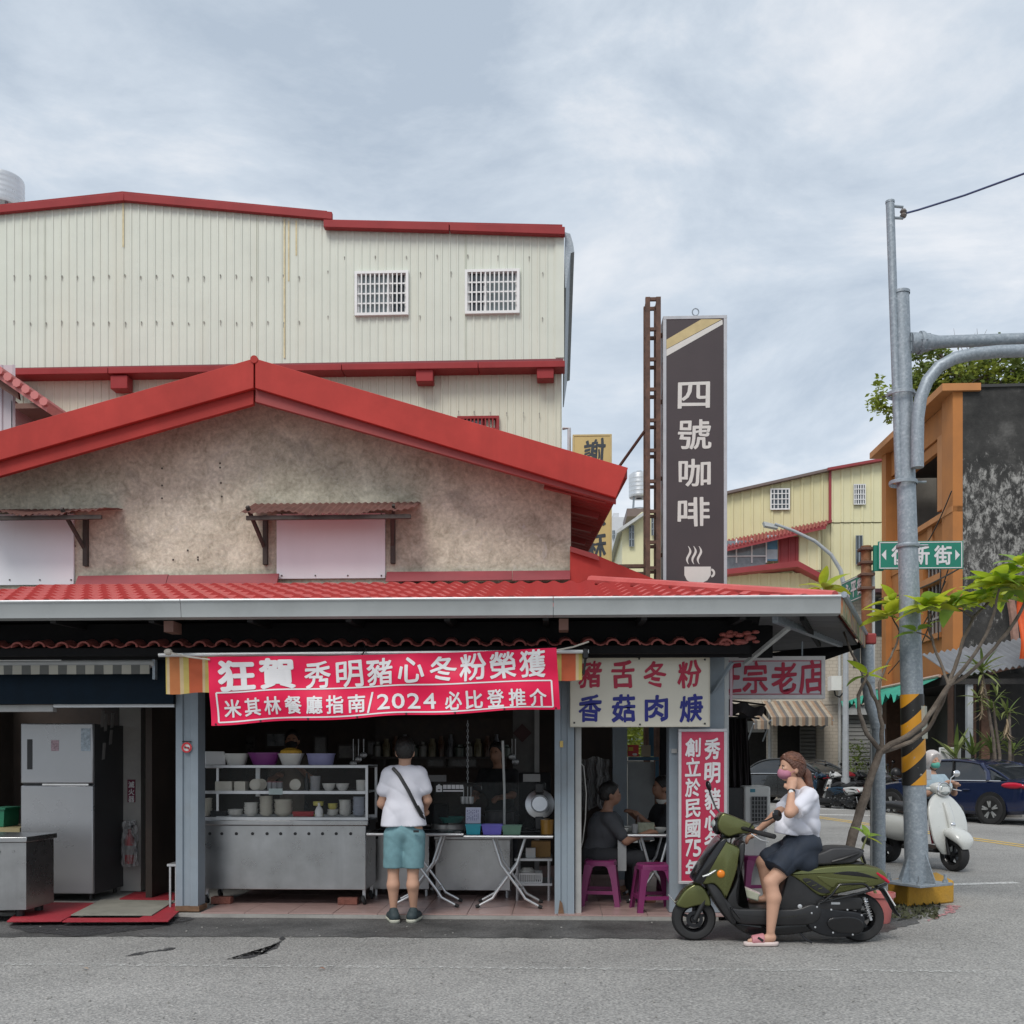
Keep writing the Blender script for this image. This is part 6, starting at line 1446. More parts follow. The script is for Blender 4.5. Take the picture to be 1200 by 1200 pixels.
# weeds and mulch at the tree foot
mb = MB()
for _ in range(500):
    p = G(ru(1020,1100), ru(1060,1078)); s = ru(.008,.03); a = ru(0,6.3)
    mb.add([(p.x+s*math.cos(a),p.y+s*math.sin(a),.01),(p.x-s*math.cos(a),p.y-s*math.sin(a),.01),(p.x+ru(-.02,.02),p.y+ru(-.02,.02),.01+ru(.005,.04))],[(0,1,2)])
tag(mb.build('weeds', mat('dull_weed',(.07,.075,.04),.9,var=.5,scale=20), None, 0), 'sparse weeds and debris round the yellow plinth foot', 'weeds', kind='stuff')
# ================================================================ scooters
def sring(cx, cz, hw, hd, tx_, tz_, n=18, pw=2.6):
    """ring across a path: half width hw along y, half depth hd along the in-plane normal"""
    nx, nz_ = -tz_, tx_; out = []
    for k in range(n):
        a = 2*math.pi*k/n; c, s = math.cos(a), math.sin(a); q = (abs(c)**pw+abs(s)**pw)**(-1/pw)
        out.append((cx+nx*hd*s*q, hw*c*q, cz+nz_*hd*s*q))
    return out
def pathloft(pts, pw=2.6, n=18, y0=0.0, cap=True):
    """pts: (x, z, half width, half depth)"""
    rings = []
    for i, (x,z,hw,hd) in enumerate(pts):
        a, b = pts[max(0,i-1)], pts[min(len(pts)-1,i+1)]; dx, dz = b[0]-a[0], b[1]-a[1]; l = math.hypot(dx,dz) or 1
        rings.append([(p[0],p[1]+y0,p[2]) for p in sring(x,z,hw,hd,dx/l,dz/l,n,pw)])
    return MB().loft(rings, cap=cap)
def smooth_path(pts, k=4):
    """Catmull-Rom through tuples"""
    out = []; n = len(pts)
    for i in range(n-1):
        p0, p1, p2, p3 = (np.array(pts[max(0,i-1)]), np.array(pts[i]), np.array(pts[i+1]), np.array(pts[min(n-1,i+2)]))
        for j in range(k):
            t = j/k; out.append(tuple(.5*((2*p1)+(-p0+p2)*t+(2*p0-5*p1+4*p2-p3)*t*t+(-p0+3*p1-3*p2+p3)*t**3)))
    out.append(tuple(pts[-1])); return out
M_olive = mat('olive_green_satin_paint', (.135,.145,.052), .28, .72, var=.06, scale=3, coat=.3)
M_bplast = mat('scooter_black_plastic', (.014,.014,.015), .42, var=.2, scale=8); M_bgloss = mat('gloss_black', (.01,.01,.011), .16, var=.1)
M_seat = mat('black_vinyl_seat', (.028,.028,.030), .5, var=.15, bump=.15, bscale=150)
M_amber = mat('amber_lens', (.70,.20,.012), .2, var=.05); M_tail = mat('red_lens', (.45,.008,.03), .15, var=.05); M_lens = mat('clear_lens', (.35,.38,.37), .08, var=.3, scale=20, spec=.8)
M_engine = mat('engine_black_metal', (.022,.023,.026), .38, .5, var=.2, scale=12)
def wheel(par, x, r, wd, y=0.0, spokes=5, name='wheel'):
    z = r; mm = Matrix.Translation((x,y,z)) @ Matrix.Rotation(R(90),4,'X')
    w = MB().lathe([(r*.62,-wd*.42),(r*.72,-wd*.5),(r*.9,-wd*.48),(r*.975,-wd*.32),(r,-wd*.12),(r,wd*.12),(r*.975,wd*.32),(r*.9,wd*.48),(r*.72,wd*.5),(r*.62,wd*.42)],32,mm).build(name, M_rubber, par)
    MB().lathe([(r*.50,-wd*.2),(r*.60,-wd*.42),(r*.64,-wd*.43),(r*.64,wd*.43),(r*.60,wd*.42),(r*.50,wd*.2)],28,mm).build('rim', M_bgloss, w)
    MB().lathe([(.0,-wd*.5),(r*.16,-wd*.5),(r*.2,-wd*.3),(r*.2,wd*.3),(r*.16,wd*.5),(.0,wd*.5)],16,mm).build('hub', M_engine, w)
    for k in range(spokes):
        a = 2*math.pi*k/spokes+.3; MB().beam((x+r*.15*math.cos(a),y,z+r*.15*math.sin(a)),(x+r*.56*math.cos(a),y,z+r*.56*math.sin(a)),wd*.3,r*.13,(-math.sin(a),0,math.cos(a))).build('spoke', M_engine, w)
    return w
S0 = 8.65/F
def S(px, py): return ((px-912)*S0, (1100-py)*S0)
def T3(px, py, y=0.0): a, b = S(px,py); return Vector((a,y,b))
def make_scooter(paint, label, name='scooter', group=None):
    """step-through scooter, nose toward -x, origin on the ground under its middle"""
    t = thing(name, label, 'scooter', (0,0,0), 0, group)
    b = lambda mb, nm, m, bevel=0.0, ang=40, par=None: mb.build(nm, m, par or t, ang, bevel)
    def PL(seq, pw=2.6, n=18, k=3, y0=0.0): return pathloft(smooth_path([S(x,y)+(hw,hd) for x,y,hw,hd in seq], k), pw, n, y0)
    wheel(t, S(814.5,0)[0], 25.5*S0, .11); wheel(t, S(1004,0)[0], 28*S0, .125)
    def SL(seq, hw, y0=0.0, inset=.84, k=3):
        """rounded body panel from its side outline"""
        pts = [S(x,y) for x,y in seq]; n = len(pts); sm = []
        for i in range(n):
            p0,p1,p2,p3 = (np.array(pts[(i+d) % n]) for d in (-1,0,1,2))
            for j in range(k):
                u = j/k; sm.append(.5*((2*p1)+(-p0+p2)*u+(2*p0-5*p1+4*p2-p3)*u*u+(-p0+3*p1-3*p2+p3)*u**3))
        sm = np.array(sm); m_ = len(sm); d1 = np.roll(sm,-1,0)-np.roll(sm,1,0); nn = np.stack([-d1[:,1],d1[:,0]],1); nn /= np.linalg.norm(nn,axis=1)[:,None]+1e-9
        ar = .5*np.sum(sm[:,0]*np.roll(sm[:,1],-1)-np.roll(sm[:,0],-1)*sm[:,1]); nn = nn if ar > 0 else -nn
        th = min(.02, .25*math.sqrt(abs(ar))*(1-inset)*2.2)
        rings = []
        for yy, q in ((-1,1),(-.985,.62),(-.93,.32),(-.82,.10),(-.6,0),(0,-.06),(.6,0),(.82,.10),(.93,.32),(.985,.62),(1,1)):
            rr = sm+nn*th*q; rings.append([(p[0],y0+yy*hw,p[1]) for p in rr])
        return MB().loft(rings)
    b(SL([(793,1058),(797,1049),(803,1041),(811,1035),(818,1033),(825,1037),(830,1044),(833,1052),(832,1059),(822,1058),(812,1060),(803,1062)], .088), 'front_fender', paint, ang=50)
    b(PL([(796,1058,.012,.006),(791,1054,.012,.006),(785,1047,.008,.005)]), 'fender_tip', M_chrome)
    for s in (-1,1): b(MB().tube([T3(814.5,1075,s*.065),T3(824,1056,s*.068),T3(838,1030,s*.05)],[.02,.024,.02],10), 'fork_leg', M_bplast)
    b(MB().lathe([(.04,-.003),(.07,-.003),(.07,.003),(.04,.003)],20,Matrix.Translation(T3(814.5,1074.5,-.062)) @ Matrix.Rotation(R(90),4,'X')), 'brake_disc', M_engine)
    # leg shield
    b(SL([(846,983),(852,985),(864,991),(863,1003),(861,1016),(855,1034),(848,1049),(842,1040),(834,1032),(826,1033),(818,1030),(823,1018),(833,1000)], .186), 'leg_shield', paint, ang=50)
    b(SL([(812,1029),(820,1013),(832,994),(843,980),(850,982),(840,1000),(830,1018),(822,1032)], .190), 'nose_panel', M_bgloss, ang=50)
    b(SL([(862,989),(870,984),(870,1000),(866,1020),(862,1040),(864,1055),(876,1058),(870,1063),(856,1062),(849,1050),(857,1034),(863,1014)], .165), 'inner_shield', M_bplast, ang=50)
    b(SL([(826,1032),(835,1031),(843,1039),(851,1051),(860,1059),(860,1080),(851,1074),(842,1062),(833,1048)], .165), 'lower_shield', M_bplast, ang=50)
    b(SL([(852,1058),(862,1059),(890,1059),(925,1059),(945,1053),(956,1060),(951,1075),(930,1079),(890,1079),(866,1078),(856,1071)], .185), 'footboard', M_bplast, ang=50)
    b(SL([(858,1076),(900,1078),(945,1074),(952,1084),(925,1090),(890,1091.5),(870,1089)], .145), 'under_cowl', M_bgloss, ang=50)
    b(PL([(905,1070,.187,.008),(925,1067.5,.187,.012),(942,1064,.185,.006)], 2), 'sill_accent', paint)
    b(PL([(862,1066,.187,.006),(880,1068,.187,.008),(900,1069,.187,.006)], 2), 'sill_trim', M_bgloss)
    for s in (-1,1):
        b(MB().ell(T3(842,1020,s*.186),(.034,.02,.034),16,10), 'indicator', M_amber)
        b(pathloft([S(821,1023)+(.012,.006),S(828,1021)+(.014,.012),S(836,1016)+(.010,.008)],2,10,s*.188), 'running_lamp', M_lens)
    # headset, lamp, bars, mirrors
    b(SL([(841,959),(846,951.5),(856,954),(868,959),(881,965),(882,971),(876,975),(864,976),(852,979),(844,974),(840,967)], .112), 'headset', paint, ang=50)
    b(PL([(846,979,.06,.03),(856,976,.08,.04),(866,976,.06,.03)], 2.4), 'headset_base', M_bplast)
    hl = b(MB().ell(T3(842,967,0),(.045,.082,.075),20,14), 'headlight', M_bgloss)
    b(MB().ell(T3(840.5,965,0),(.045,.066,.045),18,12), 'lamp_lens', M_lens, par=hl)
    for s in (-1,1):
        b(MB().tube([T3(866,968,s*.06),T3(874,970,s*.20),T3(882,972,s*.28)],.018,10), 'handlebar', M_bplast)
        b(MB().tube([T3(882,972,s*.28),T3(893,974.5,s*.36),T3(896,975,s*.40)],[.021,.022,.020],12), 'grip', M_rubber)
        b(MB().tube([T3(875,974,s*.24),T3(884,980,s*.31),T3(890,981,s*.38)],.007,6), 'brake_lever', M_alu)
    ms = b(MB().tube([T3(872,968,-.25),T3(876,961,-.28),T3(890,958,-.31),T3(899,953,-.33)],.007,6), 'mirror_stem', M_bplast)
    b(MB().ell((0,0,0),(.055,.018,.046),20,10,Matrix.Translation(T3(901,952,-.33)) @ Matrix.Rotation(R(35),4,'Z') @ Matrix.Rotation(R(20),4,'Y')), 'mirror', M_bgloss, par=ms)
    ms = b(MB().tube([T3(858,962,.22),T3(846,948,.28),T3(841,934,.31),T3(839,926,.32)],.008,6), 'mirror_stem', M_bplast)
    b(MB().ell((0,0,0),(.022,.055,.048),20,10,Matrix.Translation(T3(838.5,922,.33)) @ Matrix.Rotation(R(-15),4,'Y')), 'mirror', M_bgloss, par=ms)
    for s in (-1,1): b(MB().tube([T3(878,973,s*.22),T3(868,976,s*.17),T3(860,984,s*.10),T3(858,996,s*.06)],.006,6), 'brake_cable', M_rubber)
    b(MB().tube([T3(861,1000,-.168),T3(862,1024,-.17)],.004,5), 'panel_gap', M_black)
    b(MB().box((T3(966,1052).x,-.1805,T3(0,1054).z),(T3(976,1052).x,-.179,T3(0,1051.5).z)), 'maker_badge', M_alu)
    # seat post cowl, tail body
    b(SL([(920,1017),(935,1022),(945,1036),(960,1046),(963,1058),(950,1067),(930,1066),(906,1062),(911,1045),(915,1030)], .155), 'seat_cowl', M_bplast, ang=50)
    b(SL([(920,1021),(926,1016),(945,1013),(970,1010),(994,1009),(1012,1011),(1025,1015),(1031,1026),(1022,1032),(1000,1037),(978,1042),(958,1046),(948,1042),(936,1032),(926,1025)], .175), 'tail_body', paint, ang=50)
    for s in (-1,1):
        b(SL([(968,1019),(985,1016.5),(1002,1018.5),(1019,1025),(1004,1023),(985,1021)], .006, s*.172, .9), 'tail_slot', M_bgloss)
        b(SL([(934,1026),(942,1025),(954,1032),(965,1040),(956,1041.5),(945,1036)], .006, s*.175, .9), 'vent_panel', M_bplast)
        b(SL([(950,1022),(966,1024),(985,1026),(1006,1028),(990,1033),(972,1036),(962,1032)], .010, s*.172, .9), 'tail_crease', paint)
        for k in range(3): b(MB().beam(T3(938+6.5*k,1029.5+3.6*k,s*.183),T3(943+6.5*k,1028+3.6*k,s*.183),.006,.006), 'vent_slat', paint)
    b(SL([(914,1011),(917,1003),(930,999),(948,997.5),(960,994),(970,990),(992,990),(1002,993),(1005,998),(998,1004),(988,1009),(950,1011),(930,1014)], .145), 'seat', M_seat, ang=50)
    b(SL([(935,1013),(960,1010),(985,1008.5),(1000,1006),(1006,1010),(985,1012),(955,1014.5)], .12), 'seat_base', M_bplast, ang=50)
    for s in (-1,1):
        b(MB().tube([T3(968,1006,s*.15),T3(978,1003,s*.165),T3(996,997,s*.15),T3(1004,994.5,s*.11)],.011,8), 'grab_rail', M_bplast)
        b(pathloft([S(1017,1018)+(.012,.010),S(1025,1024)+(.014,.018),S(1031,1029)+(.010,.010)],2,10,s*.168), 'tail_light', M_tail)
        g = b(MB().tube([T3(956,1051,s*.20),T3(966,1042,s*.215),T3(974,1031,s*.215),T3(1000,1030,s*.20),T3(1005,1032,s*.19),T3(1010,1038,s*.175)],.010,8), 'guard_rail', M_bgloss)
        b(MB().tube([T3(953,1052,s*.19),T3(985,1044,s*.205),T3(1012,1037.5,s*.17),T3(1033,1033,s*.05)],.011,8), 'guard_rail', M_bgloss)
    b(MB().tube([T3(1004,994.5,-.11),T3(1008,995,0),T3(1004,994.5,.11)],.012,8), 'rear_grab_bar', M_bplast)
    b(MB().tube([T3(1003,996,-.1),T3(1009,1009,-.06)],.011,8), 'rack_strut', M_bplast)
    # engine and drive case on the near side, muffler on the far side
    b(SL([(938,1062),(950,1056),(975,1060),(1000,1064),(1004,1076),(998,1088),(975,1091.5),(955,1089),(941,1080)], .055, -.125), 'drive_case', M_engine, ang=50)
    b(SL([(964,1070),(985,1067),(999,1071),(1001,1080),(994,1086),(972,1085),(962,1078)], .016, -.182), 'drive_cover', M_bgloss, ang=50)
    b(SL([(951,1053),(964,1046.5),(998,1045.5),(1001,1056),(995,1060.5),(955,1061)], .055, -.125), 'air_box', M_bplast, ang=50)
    b(PL([(944,1062,.12,.06),(960,1066,.13,.075),(975,1068,.12,.06)], 3), 'engine_block', M_engine)
    b(PL([(960,1086,.03,.02),(985,1080,.05,.045),(1012,1074,.05,.05),(1022,1072,.04,.03)], 2, 16, 3, .15), 'muffler', M_engine)
    for x,y in ((944,1064),(950,1057),(966,1060),(984,1060),(1000,1066),(948,1080),(968,1086),(990,1088)): b(MB().lathe([(.0,.0),(.008,.0),(.008,.008),(.0,.01)],8,Matrix.Translation(T3(x,y,-.178)) @ Matrix.Rotation(R(90),4,'X')), 'bolt', M_alu)
    b(MB().lathe([(.0,0),(.018,0),(.018,.012),(.0,.016)],12,Matrix.Translation(T3(931,1056.5,-.17)) @ Matrix.Rotation(R(90),4,'X')), 'kick_knob', M_alu)
    sh = b(MB().tube([T3(1005,1047,-.12),T3(1013,1073,-.12)],.013,10), 'shock_absorber', M_alu)
    mb = MB(); n = 60
    mb.tube([T3(1005.5,1049,-.12).lerp(T3(1012.5,1070,-.12),i/n)+Vector((.022*math.cos(i*.8),.022*math.sin(i*.8),0)) for i in range(n+1)],.005,5); b(mb, 'coil_spring', M_chrome, par=sh)
    b(PL([(1020,1034,.075,.012),(1030,1040,.075,.012),(1038,1050,.07,.010),(1043,1062,.06,.007),(1049,1070,.05,.006)], 4), 'rear_mudguard', M_bplast)
    b(MB().prism([T3(1029,1037,-.10),T3(1041,1057,-.10),T3(1041,1057,.10),T3(1029,1037,.10)], (.006,0,.003)), 'number_plate', M_white)
    b(MB().tube([T3(930,1084,-.10),T3(938,1094,-.16),T3(945,1098,-.17)],.010,8), 'side_stand', M_engine)
    return t
green = make_scooter(M_olive, 'olive green scooter ridden by the woman in white', 'scooter')
q = W(912,1100,8.65); green.location = (q.x, 8.65, 0.0)
# bag and paper hanging from the scooter's hook
t = thing('shoulder_bag', 'cream bag with strap hanging inside the green scooter leg shield', 'bag', (q.x+T3(876,1050).x, 8.65, T3(876,1052).z))
o = q; GO = Vector((q.x,8.65,0))
MB().tube([GO+T3(861,1000,.02),GO+T3(864,1012,.02),GO+T3(863,1030,.01),GO+T3(866,1036,.0)],[.012,.016,.014,.012],8).build('strap', mat('cream_canvas',(.46,.38,.30),.8,var=.1), t, world=True)
MB().prism([GO+T3(862,1034,-.06),GO+T3(889,1045,-.06),GO+T3(888,1054,-.06),GO+T3(864,1047,-.06)], (0,.12,0)).build('pouch', mat('pale_green_canvas',(.40,.42,.33),.8,var=.15,scale=14), t, bevel=.012, world=True)
MB().prism([GO+T3(862,1033,-.05),GO+T3(890,1044,-.05),GO+T3(890,1046,-.05),GO+T3(862,1035,-.05)], (0,.10,0)).build('flap', mat('white_pink_cloth',(.62,.52,.52),.8,var=.3,scale=18), t, world=True)
for z in (): pass
# parked scooters by the far buildings, in copies with other paint
PNT = {k: mat('scooter_paint_'+k, c, .3, mt, var=.06, coat=.4) for k, c, mt in (('navy',(.02,.05,.09),.3),('white',(.55,.56,.56),0),('black',(.015,.015,.017),.2),('red',(.28,.02,.03),.1),('grey',(.12,.12,.13),.3))}
park = [(972,30.5,'navy',-62,.98,'dark blue parked scooter with number plate, leftmost of the far row'),
        (989,30,'white',-66,1.0,'white and black parked scooter leaning second in the far row'),
        (1004,30.4,'red',-72,1.0,'black scooter with red rear rack in the far row'),
        (1020,29.6,'black',-68,1.0,'black parked scooter right behind the plumeria trunk'),
        (1049,28.5,'grey',-58,1.0,'dark grey parked scooter with round mirrors left of the mast'),
        (1036,32,'white',-100,1.05,'pale scooter at the back of the far row near the shutter')]
for k, (px,py,cn,rz,sc,lab) in enumerate(park):
    o = copy_tree(green, None, {M_olive.name: PNT[cn]}); p = Vector((X(px,py),py,0)); o.location = (p.x,p.y,0); o.rotation_euler = (0,0,R(rz)); o.scale = (sc,)*3
    tag(o, lab, 'scooter', 'scooters parked at the far kerb')
# ---- the white scooter coming round the corner
M_wsc = mat('white_scooter_enamel', (.60,.61,.58), .25, var=.03, coat=.5)
def make_white():
    t = thing('scooter', 'white retro scooter with round headlight ridden beside the mast', 'scooter', (0,0,0))
    b = lambda mb, nm, m, bevel=0.0, ang=40, par=None: mb.build(nm, m, par or t, ang, bevel)
    PL = lambda seq, pw=2.6, n=20, k=3, y0=0.0: pathloft(smooth_path(seq,k), pw, n, y0)
    wheel(t, -.66, .215, .12); wheel(t, .62, .215, .13)
    b(PL([(-.86,.30,.05,.02),(-.84,.40,.115,.06),(-.74,.47,.13,.08),(-.62,.50,.12,.07),(-.52,.46,.09,.05)],2.6), 'front_fender', M_wsc)
    for s in (-1,1): b(MB().tube([(-.66,s*.075,.215),(-.60,s*.075,.45)],.022,10), 'fork_leg', M_bplast)
    b(PL([(-.56,.22,.10,.03),(-.58,.36,.22,.035),(-.56,.55,.262,.04),(-.50,.75,.255,.045),(-.43,.90,.18,.05),(-.39,.98,.09,.05)],3.2), 'leg_shield', M_wsc)
    b(PL([(-.635,.50,.045,.03),(-.58,.70,.05,.035),(-.50,.88,.045,.03)],2.4), 'nose_panel', M_wsc)
    b(MB().ell((-.635,0,.60),(.02,.035,.035),16,8), 'nose_badge', M_chrome)
    b(PL([(-.50,.35,.20,.02),(-.47,.6,.215,.02),(-.42,.85,.17,.02)],3), 'inner_shield', mat('oxblood_panel',(.18,.015,.03),.5))
    for s in (-1,1):
        b(PL([(-.585,.52,.028,.012),(-.575,.58,.034,.016),(-.55,.64,.026,.012)],2,12,3,s*.165), 'indicator', M_lens)
    b(PL([(-.46,1.0,.08,.06),(-.42,1.06,.115,.085),(-.34,1.07,.11,.07),(-.27,1.05,.06,.04)],2.4), 'headset', M_wsc)
    hl = b(MB().lathe([(.0,.03),(.06,.025),(.085,.0),(.09,-.02)],24,Matrix.Translation((-.475,0,1.06)) @ Matrix.Rotation(R(-82),4,'Y')), 'headlight', M_lens)
    b(MB().lathe([(.084,.01),(.096,.0),(.096,-.03),(.088,-.03)],24,Matrix.Translation((-.475,0,1.06)) @ Matrix.Rotation(R(-82),4,'Y')), 'lamp_ring', M_chrome, par=hl)
    for s in (-1,1):
        b(MB().tube([(-.36,s*.08,1.06),(-.32,s*.22,1.07),(-.26,s*.27,1.06)],.022,10), 'handlebar', M_wsc)
        b(MB().tube([(-.26,s*.27,1.06),(-.20,s*.37,1.05)],.022,10), 'grip', M_rubber)
        b(MB().tube([(-.36,s*.22,1.05),(-.34,s*.36,1.03)],.007,6), 'brake_lever', M_chrome)
        ms = b(MB().tube([(-.30,s*.22,1.08),(-.30,s*.24,1.2),(-.32,s*.28,1.24)],.007,6), 'mirror_stem', M_chrome)
        b(MB().ell((-.32,s*.31,1.26),(.015,.05,.045),16,10), 'mirror', M_chrome, par=ms)
    b(PL([(-.50,.26,.19,.03),(-.2,.26,.19,.035),(.1,.27,.18,.04)],4), 'footboard', M_bplast)
    b(PL([(.0,.40,.10,.10),(.10,.50,.16,.16),(.35,.52,.21,.20),(.62,.54,.20,.17),(.85,.55,.12,.10),(.93,.55,.05,.04)],2.5), 'tail_body', M_wsc)
    b(PL([(.0,.76,.10,.03),(.15,.79,.14,.055),(.4,.81,.15,.06),(.65,.80,.13,.05),(.78,.76,.08,.03)],2.8), 'seat', M_seat)
    b(PL([(.35,.30,.08,.07),(.6,.27,.09,.09),(.75,.25,.06,.05)],3,16,3,-.12), 'engine', M_engine)
    b(PL([(.35,.22,.05,.04),(.6,.26,.06,.06),(.85,.30,.06,.06),(.9,.31,.03,.03)],2,16,3,.17), 'muffler', M_engine)
    b(MB().ell((.92,0,.62),(.03,.06,.05),14,8), 'tail_light', M_tail)
    return t
ws = make_white(); pf = G(1122,1022)
ws.rotation_euler = (0,0,R(180-67)); hd_ = Vector((math.cos(R(-67)),math.sin(R(-67)),0)); ws.location = (pf.x-hd_.x*.66, pf.y-hd_.y*.66+.1, 0)
hm = single('helmet', MB().lathe([(.125,0),(.135,.04),(.13,.11),(.10,.17),(.05,.205),(.0,.212)],20), M_black, 'round black helmet on the dark grey parked scooter', 'helmet')
hm.location = (X(1047,28.5),28.3,1.0); ws.scale = (1.0,1.18,1.03)

# ================================================================ far side of the side street
def bparts(t):
    def f(mb, nm, m, bevel=0.0, par=None, ang=32): return mb.build(nm, m, par or t, ang, bevel, world=True)
    return f
M_beige = mat('beige_tiled_facade', (.50,.45,.38), .75, var=.08, scale=1.5, streak=.3, dirt=(.36,.31,.25))
def tilelines(m, w, h):
    N, L, bs = nodes_of(m); t = N.new('ShaderNodeTexCoord'); br = N.new('ShaderNodeTexBrick'); mp_ = N.new('ShaderNodeMapping'); mp_.inputs['Rotation'].default_value = (R(90),0,0)
    L.new(t.outputs['Object'], mp_.inputs[0]); L.new(mp_.outputs[0], br.inputs['Vector']); br.inputs['Scale'].default_value = 1; br.inputs['Brick Width'].default_value = w; br.inputs['Row Height'].default_value = h; br.inputs['Mortar Size'].default_value = h*.08
    br.inputs['Color1'].default_value = br.inputs['Color2'].default_value = (1,1,1,1); br.inputs['Mortar'].default_value = (.72,.70,.68,1)
    mu = N.new('ShaderNodeMix'); mu.data_type = 'RGBA'; mu.blend_type = 'MULTIPLY'; mu.inputs['Factor'].default_value = 1
    src = bs.inputs['Base Color'].links[0].from_socket; L.new(src, mu.inputs[6]); L.new(br.outputs[0], mu.inputs[7]); L.new(mu.outputs[2], bs.inputs['Base Color'])
tilelines(M_beige, .24, .12)
M_shut = mat('grey_roller_shutter', (.34,.345,.34), .5, .2, var=.12, scale=1.5, streak=.3, dirt=(.2,.2,.19))
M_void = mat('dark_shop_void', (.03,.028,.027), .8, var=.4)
Y1 = 37.0
bg = thing('beige_house', 'beige tiled house with roller shutters and striped awning across the street', 'building', (X(960,Y1), Y1, 0)); P_ = bparts(bg)
def bx_(x0,x1,y0,y1,Y,dep,nm,m,par=None,P=None,zb=None):
    xm = (x0+x1)/2; return (P or P_)(MB().box((X(x0,Y),Y,Z(y1,Y,xm) if zb is None else zb),(X(x1,Y),Y+dep,Z(y0,Y,xm))), nm, m, 0, par)
bx_(840,1046,690,826,Y1,8,'upper_wall',M_beige)
for a,b in ((840,866),(906,911),(966,986),(1041,1050)): bx_(a,b,826.2,0,Y1+.02,1.2,'pier',M_beige,zb=0)
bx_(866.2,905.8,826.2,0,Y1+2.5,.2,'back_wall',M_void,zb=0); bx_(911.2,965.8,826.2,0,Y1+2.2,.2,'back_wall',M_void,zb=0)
bx_(866,1041,0,0,Y1+.5,.1,'x',M_void,zb=0) if False else None
def shutter(x0,x1,y0,Y,n,P,m=M_shut,nm='shutter'):
    z1 = Z(y0,Y,(x0+x1)/2); xa, xb = X(x0,Y), X(x1,Y); fr_ = P(MB().box((xa,Y+.06,.02),(xb,Y+.1,z1)), nm, m)
    h = (z1-.04)/n
    for i in range(n): P(MB().prism([(xa,Y+.058,.03+i*h),(xa,Y+.01,.03+i*h+h*.15),(xa,Y+.01,.03+i*h+h*.8),(xa,Y+.058,.03+i*h+h*.95)], (xb-xa,0,0)), 'slat', m, 0, fr_)
shutter(986.5,1040.5,838,Y1+.4,20,P_); shutter(938,965.5,842,Y1+1.2,20,P_,mat('dim_shutter',(.17,.17,.165),.6))
bx_(986.5,1040.5,826.2,837.5,Y1+.1,.5,'shutter_box',mat('pale_grey_box',(.44,.46,.46),.5))
bx_(909,940,812,830,Y1-.03,.03,'signboard',mat('cream_signboard',(.54,.50,.42),.6))
bx_(866.2,896,845,858,Y1+1.0,.3,'white_sign',mat('pale_grey_box',(.44,.46,.46),.5))
# striped awning
M_aw2 = stripes('faded_striped_awning',[(.34,(.32,.22,.15)),(.33,(.16,.15,.14)),(.33,(.42,.36,.28))],.33)
def awn(x0,x1,yt,yb,Yb_,dep,P):
    a, b = X(x0,Yb_), X(x1,Yb_); z0, z1 = Z(yt,Yb_), Z(yb,Yb_-dep)
    o = P(MB().sheet(lambda u,v: (a+(b-a)*u-.9*v*0, Yb_-dep*v, z0+(z1-z0)*v), 12, 3, (0,0,-.03)), 'awning', M_aw2)
    P(MB().sheet(lambda u,v: (a+(b-a)*u, Yb_-dep, z1-.03-v*.26+.02*math.sin(u*60)*v), 40, 2, (0,.01,0)), 'valance', M_aw2, 0, o)
    for u in (0,1): P(MB().tube([(a+(b-a)*u,Yb_,z0-1.0),(a+(b-a)*u,Yb_-dep,z1-.1)], .03, 6), 'awning_arm', M_galv, 0, o)
awn(893,962,822,841,Y1-.02,1.6,P_); awn(876,894,836,845,Y1-.02,1.2,P_)
for x in (902,984): P_(MB().tube([(X(x,Y1-.1),Y1-.1,0),(X(x,Y1-.1),Y1-.1,Z(700,Y1))], .06, 8), 'drainpipe', mat('pale_stay',(.50,.51,.50),.5,.2))
bx_(1000,1008,758,782,Y1-.03,.05,'window',M_glass); bx_(1022,1034,700,745,Y1-.03,.05,'window',M_glass)
bx_(995,1046,690,694,Y1-.6,.6,'eave_slab',mat('purple_brown_eave',(.12,.06,.07),.6))
P_(MB().cbox(W(978,801,Y1-.5),(.35,.5,.5)), 'meter_box', M_white); P_(MB().tube([W(977,806,Y1-.5),W(979,815,Y1-.5),W(984,817,Y1-.4),W(988,812,Y1-.3),W(992,816,Y1-.2)],.03,6), 'loose_cable', M_black)
# ---- pale yellow corrugated house
M_lem = mat('pale_yellow_corrugated', (.66,.61,.36), .55, var=.05, scale=.6, streak=.25, dirt=(.5,.44,.24)); M_lem2 = mat('pale_yellow_corrugated_b', (.70,.66,.42), .55, var=.05, scale=.6, streak=.2, dirt=(.5,.46,.28))
M_dred = mat('dull_red_metal', (.27,.035,.04), .5, var=.15, scale=1)
Y2 = 44.0
yb = thing('yellow_house', 'pale yellow corrugated house with red trim rising behind the beige house', 'building', (X(940,Y2), Y2, 0)); P_ = bparts(yb)
t1 = lerp_px([(848,577),(973,549)], Y2); t2 = lerp_px([(973,549),(1041,537)], Y2)
P_(corr(X(848,Y2),X(972,Y2),0,t1,Y2,.42,.05), 'wall_sheet', M_lem, ang=20); P_(corr(X(972.3,Y2),X(1041,Y2),Z(612,Y2,1000),t2,Y2,.42,.05), 'wall_sheet', M_lem2, ang=20)
P_(corr(X(972.3,Y2),X(1041,Y2),0,Z(613,Y2,1000),Y2+.04,.42,.05), 'wall_sheet', M_lem2, ang=20)
def ptrim(a,b,th,Y,nm,m,dy=.3,P=None):
    p,q = W(*a,Y),W(*b,Y); h = Vector((0,0,th*Y/F)); return (P or P_)(MB().prism([p,q,q-h,p-h],(0,dy,0)), nm, m)
ptrim((845,577),(973,548),3,Y2-.3,'roof_edge',mat('grey_brown_edge',(.16,.12,.11),.6)); ptrim((970,548),(1042,535),3,Y2-.35,'roof_edge',M_dred)
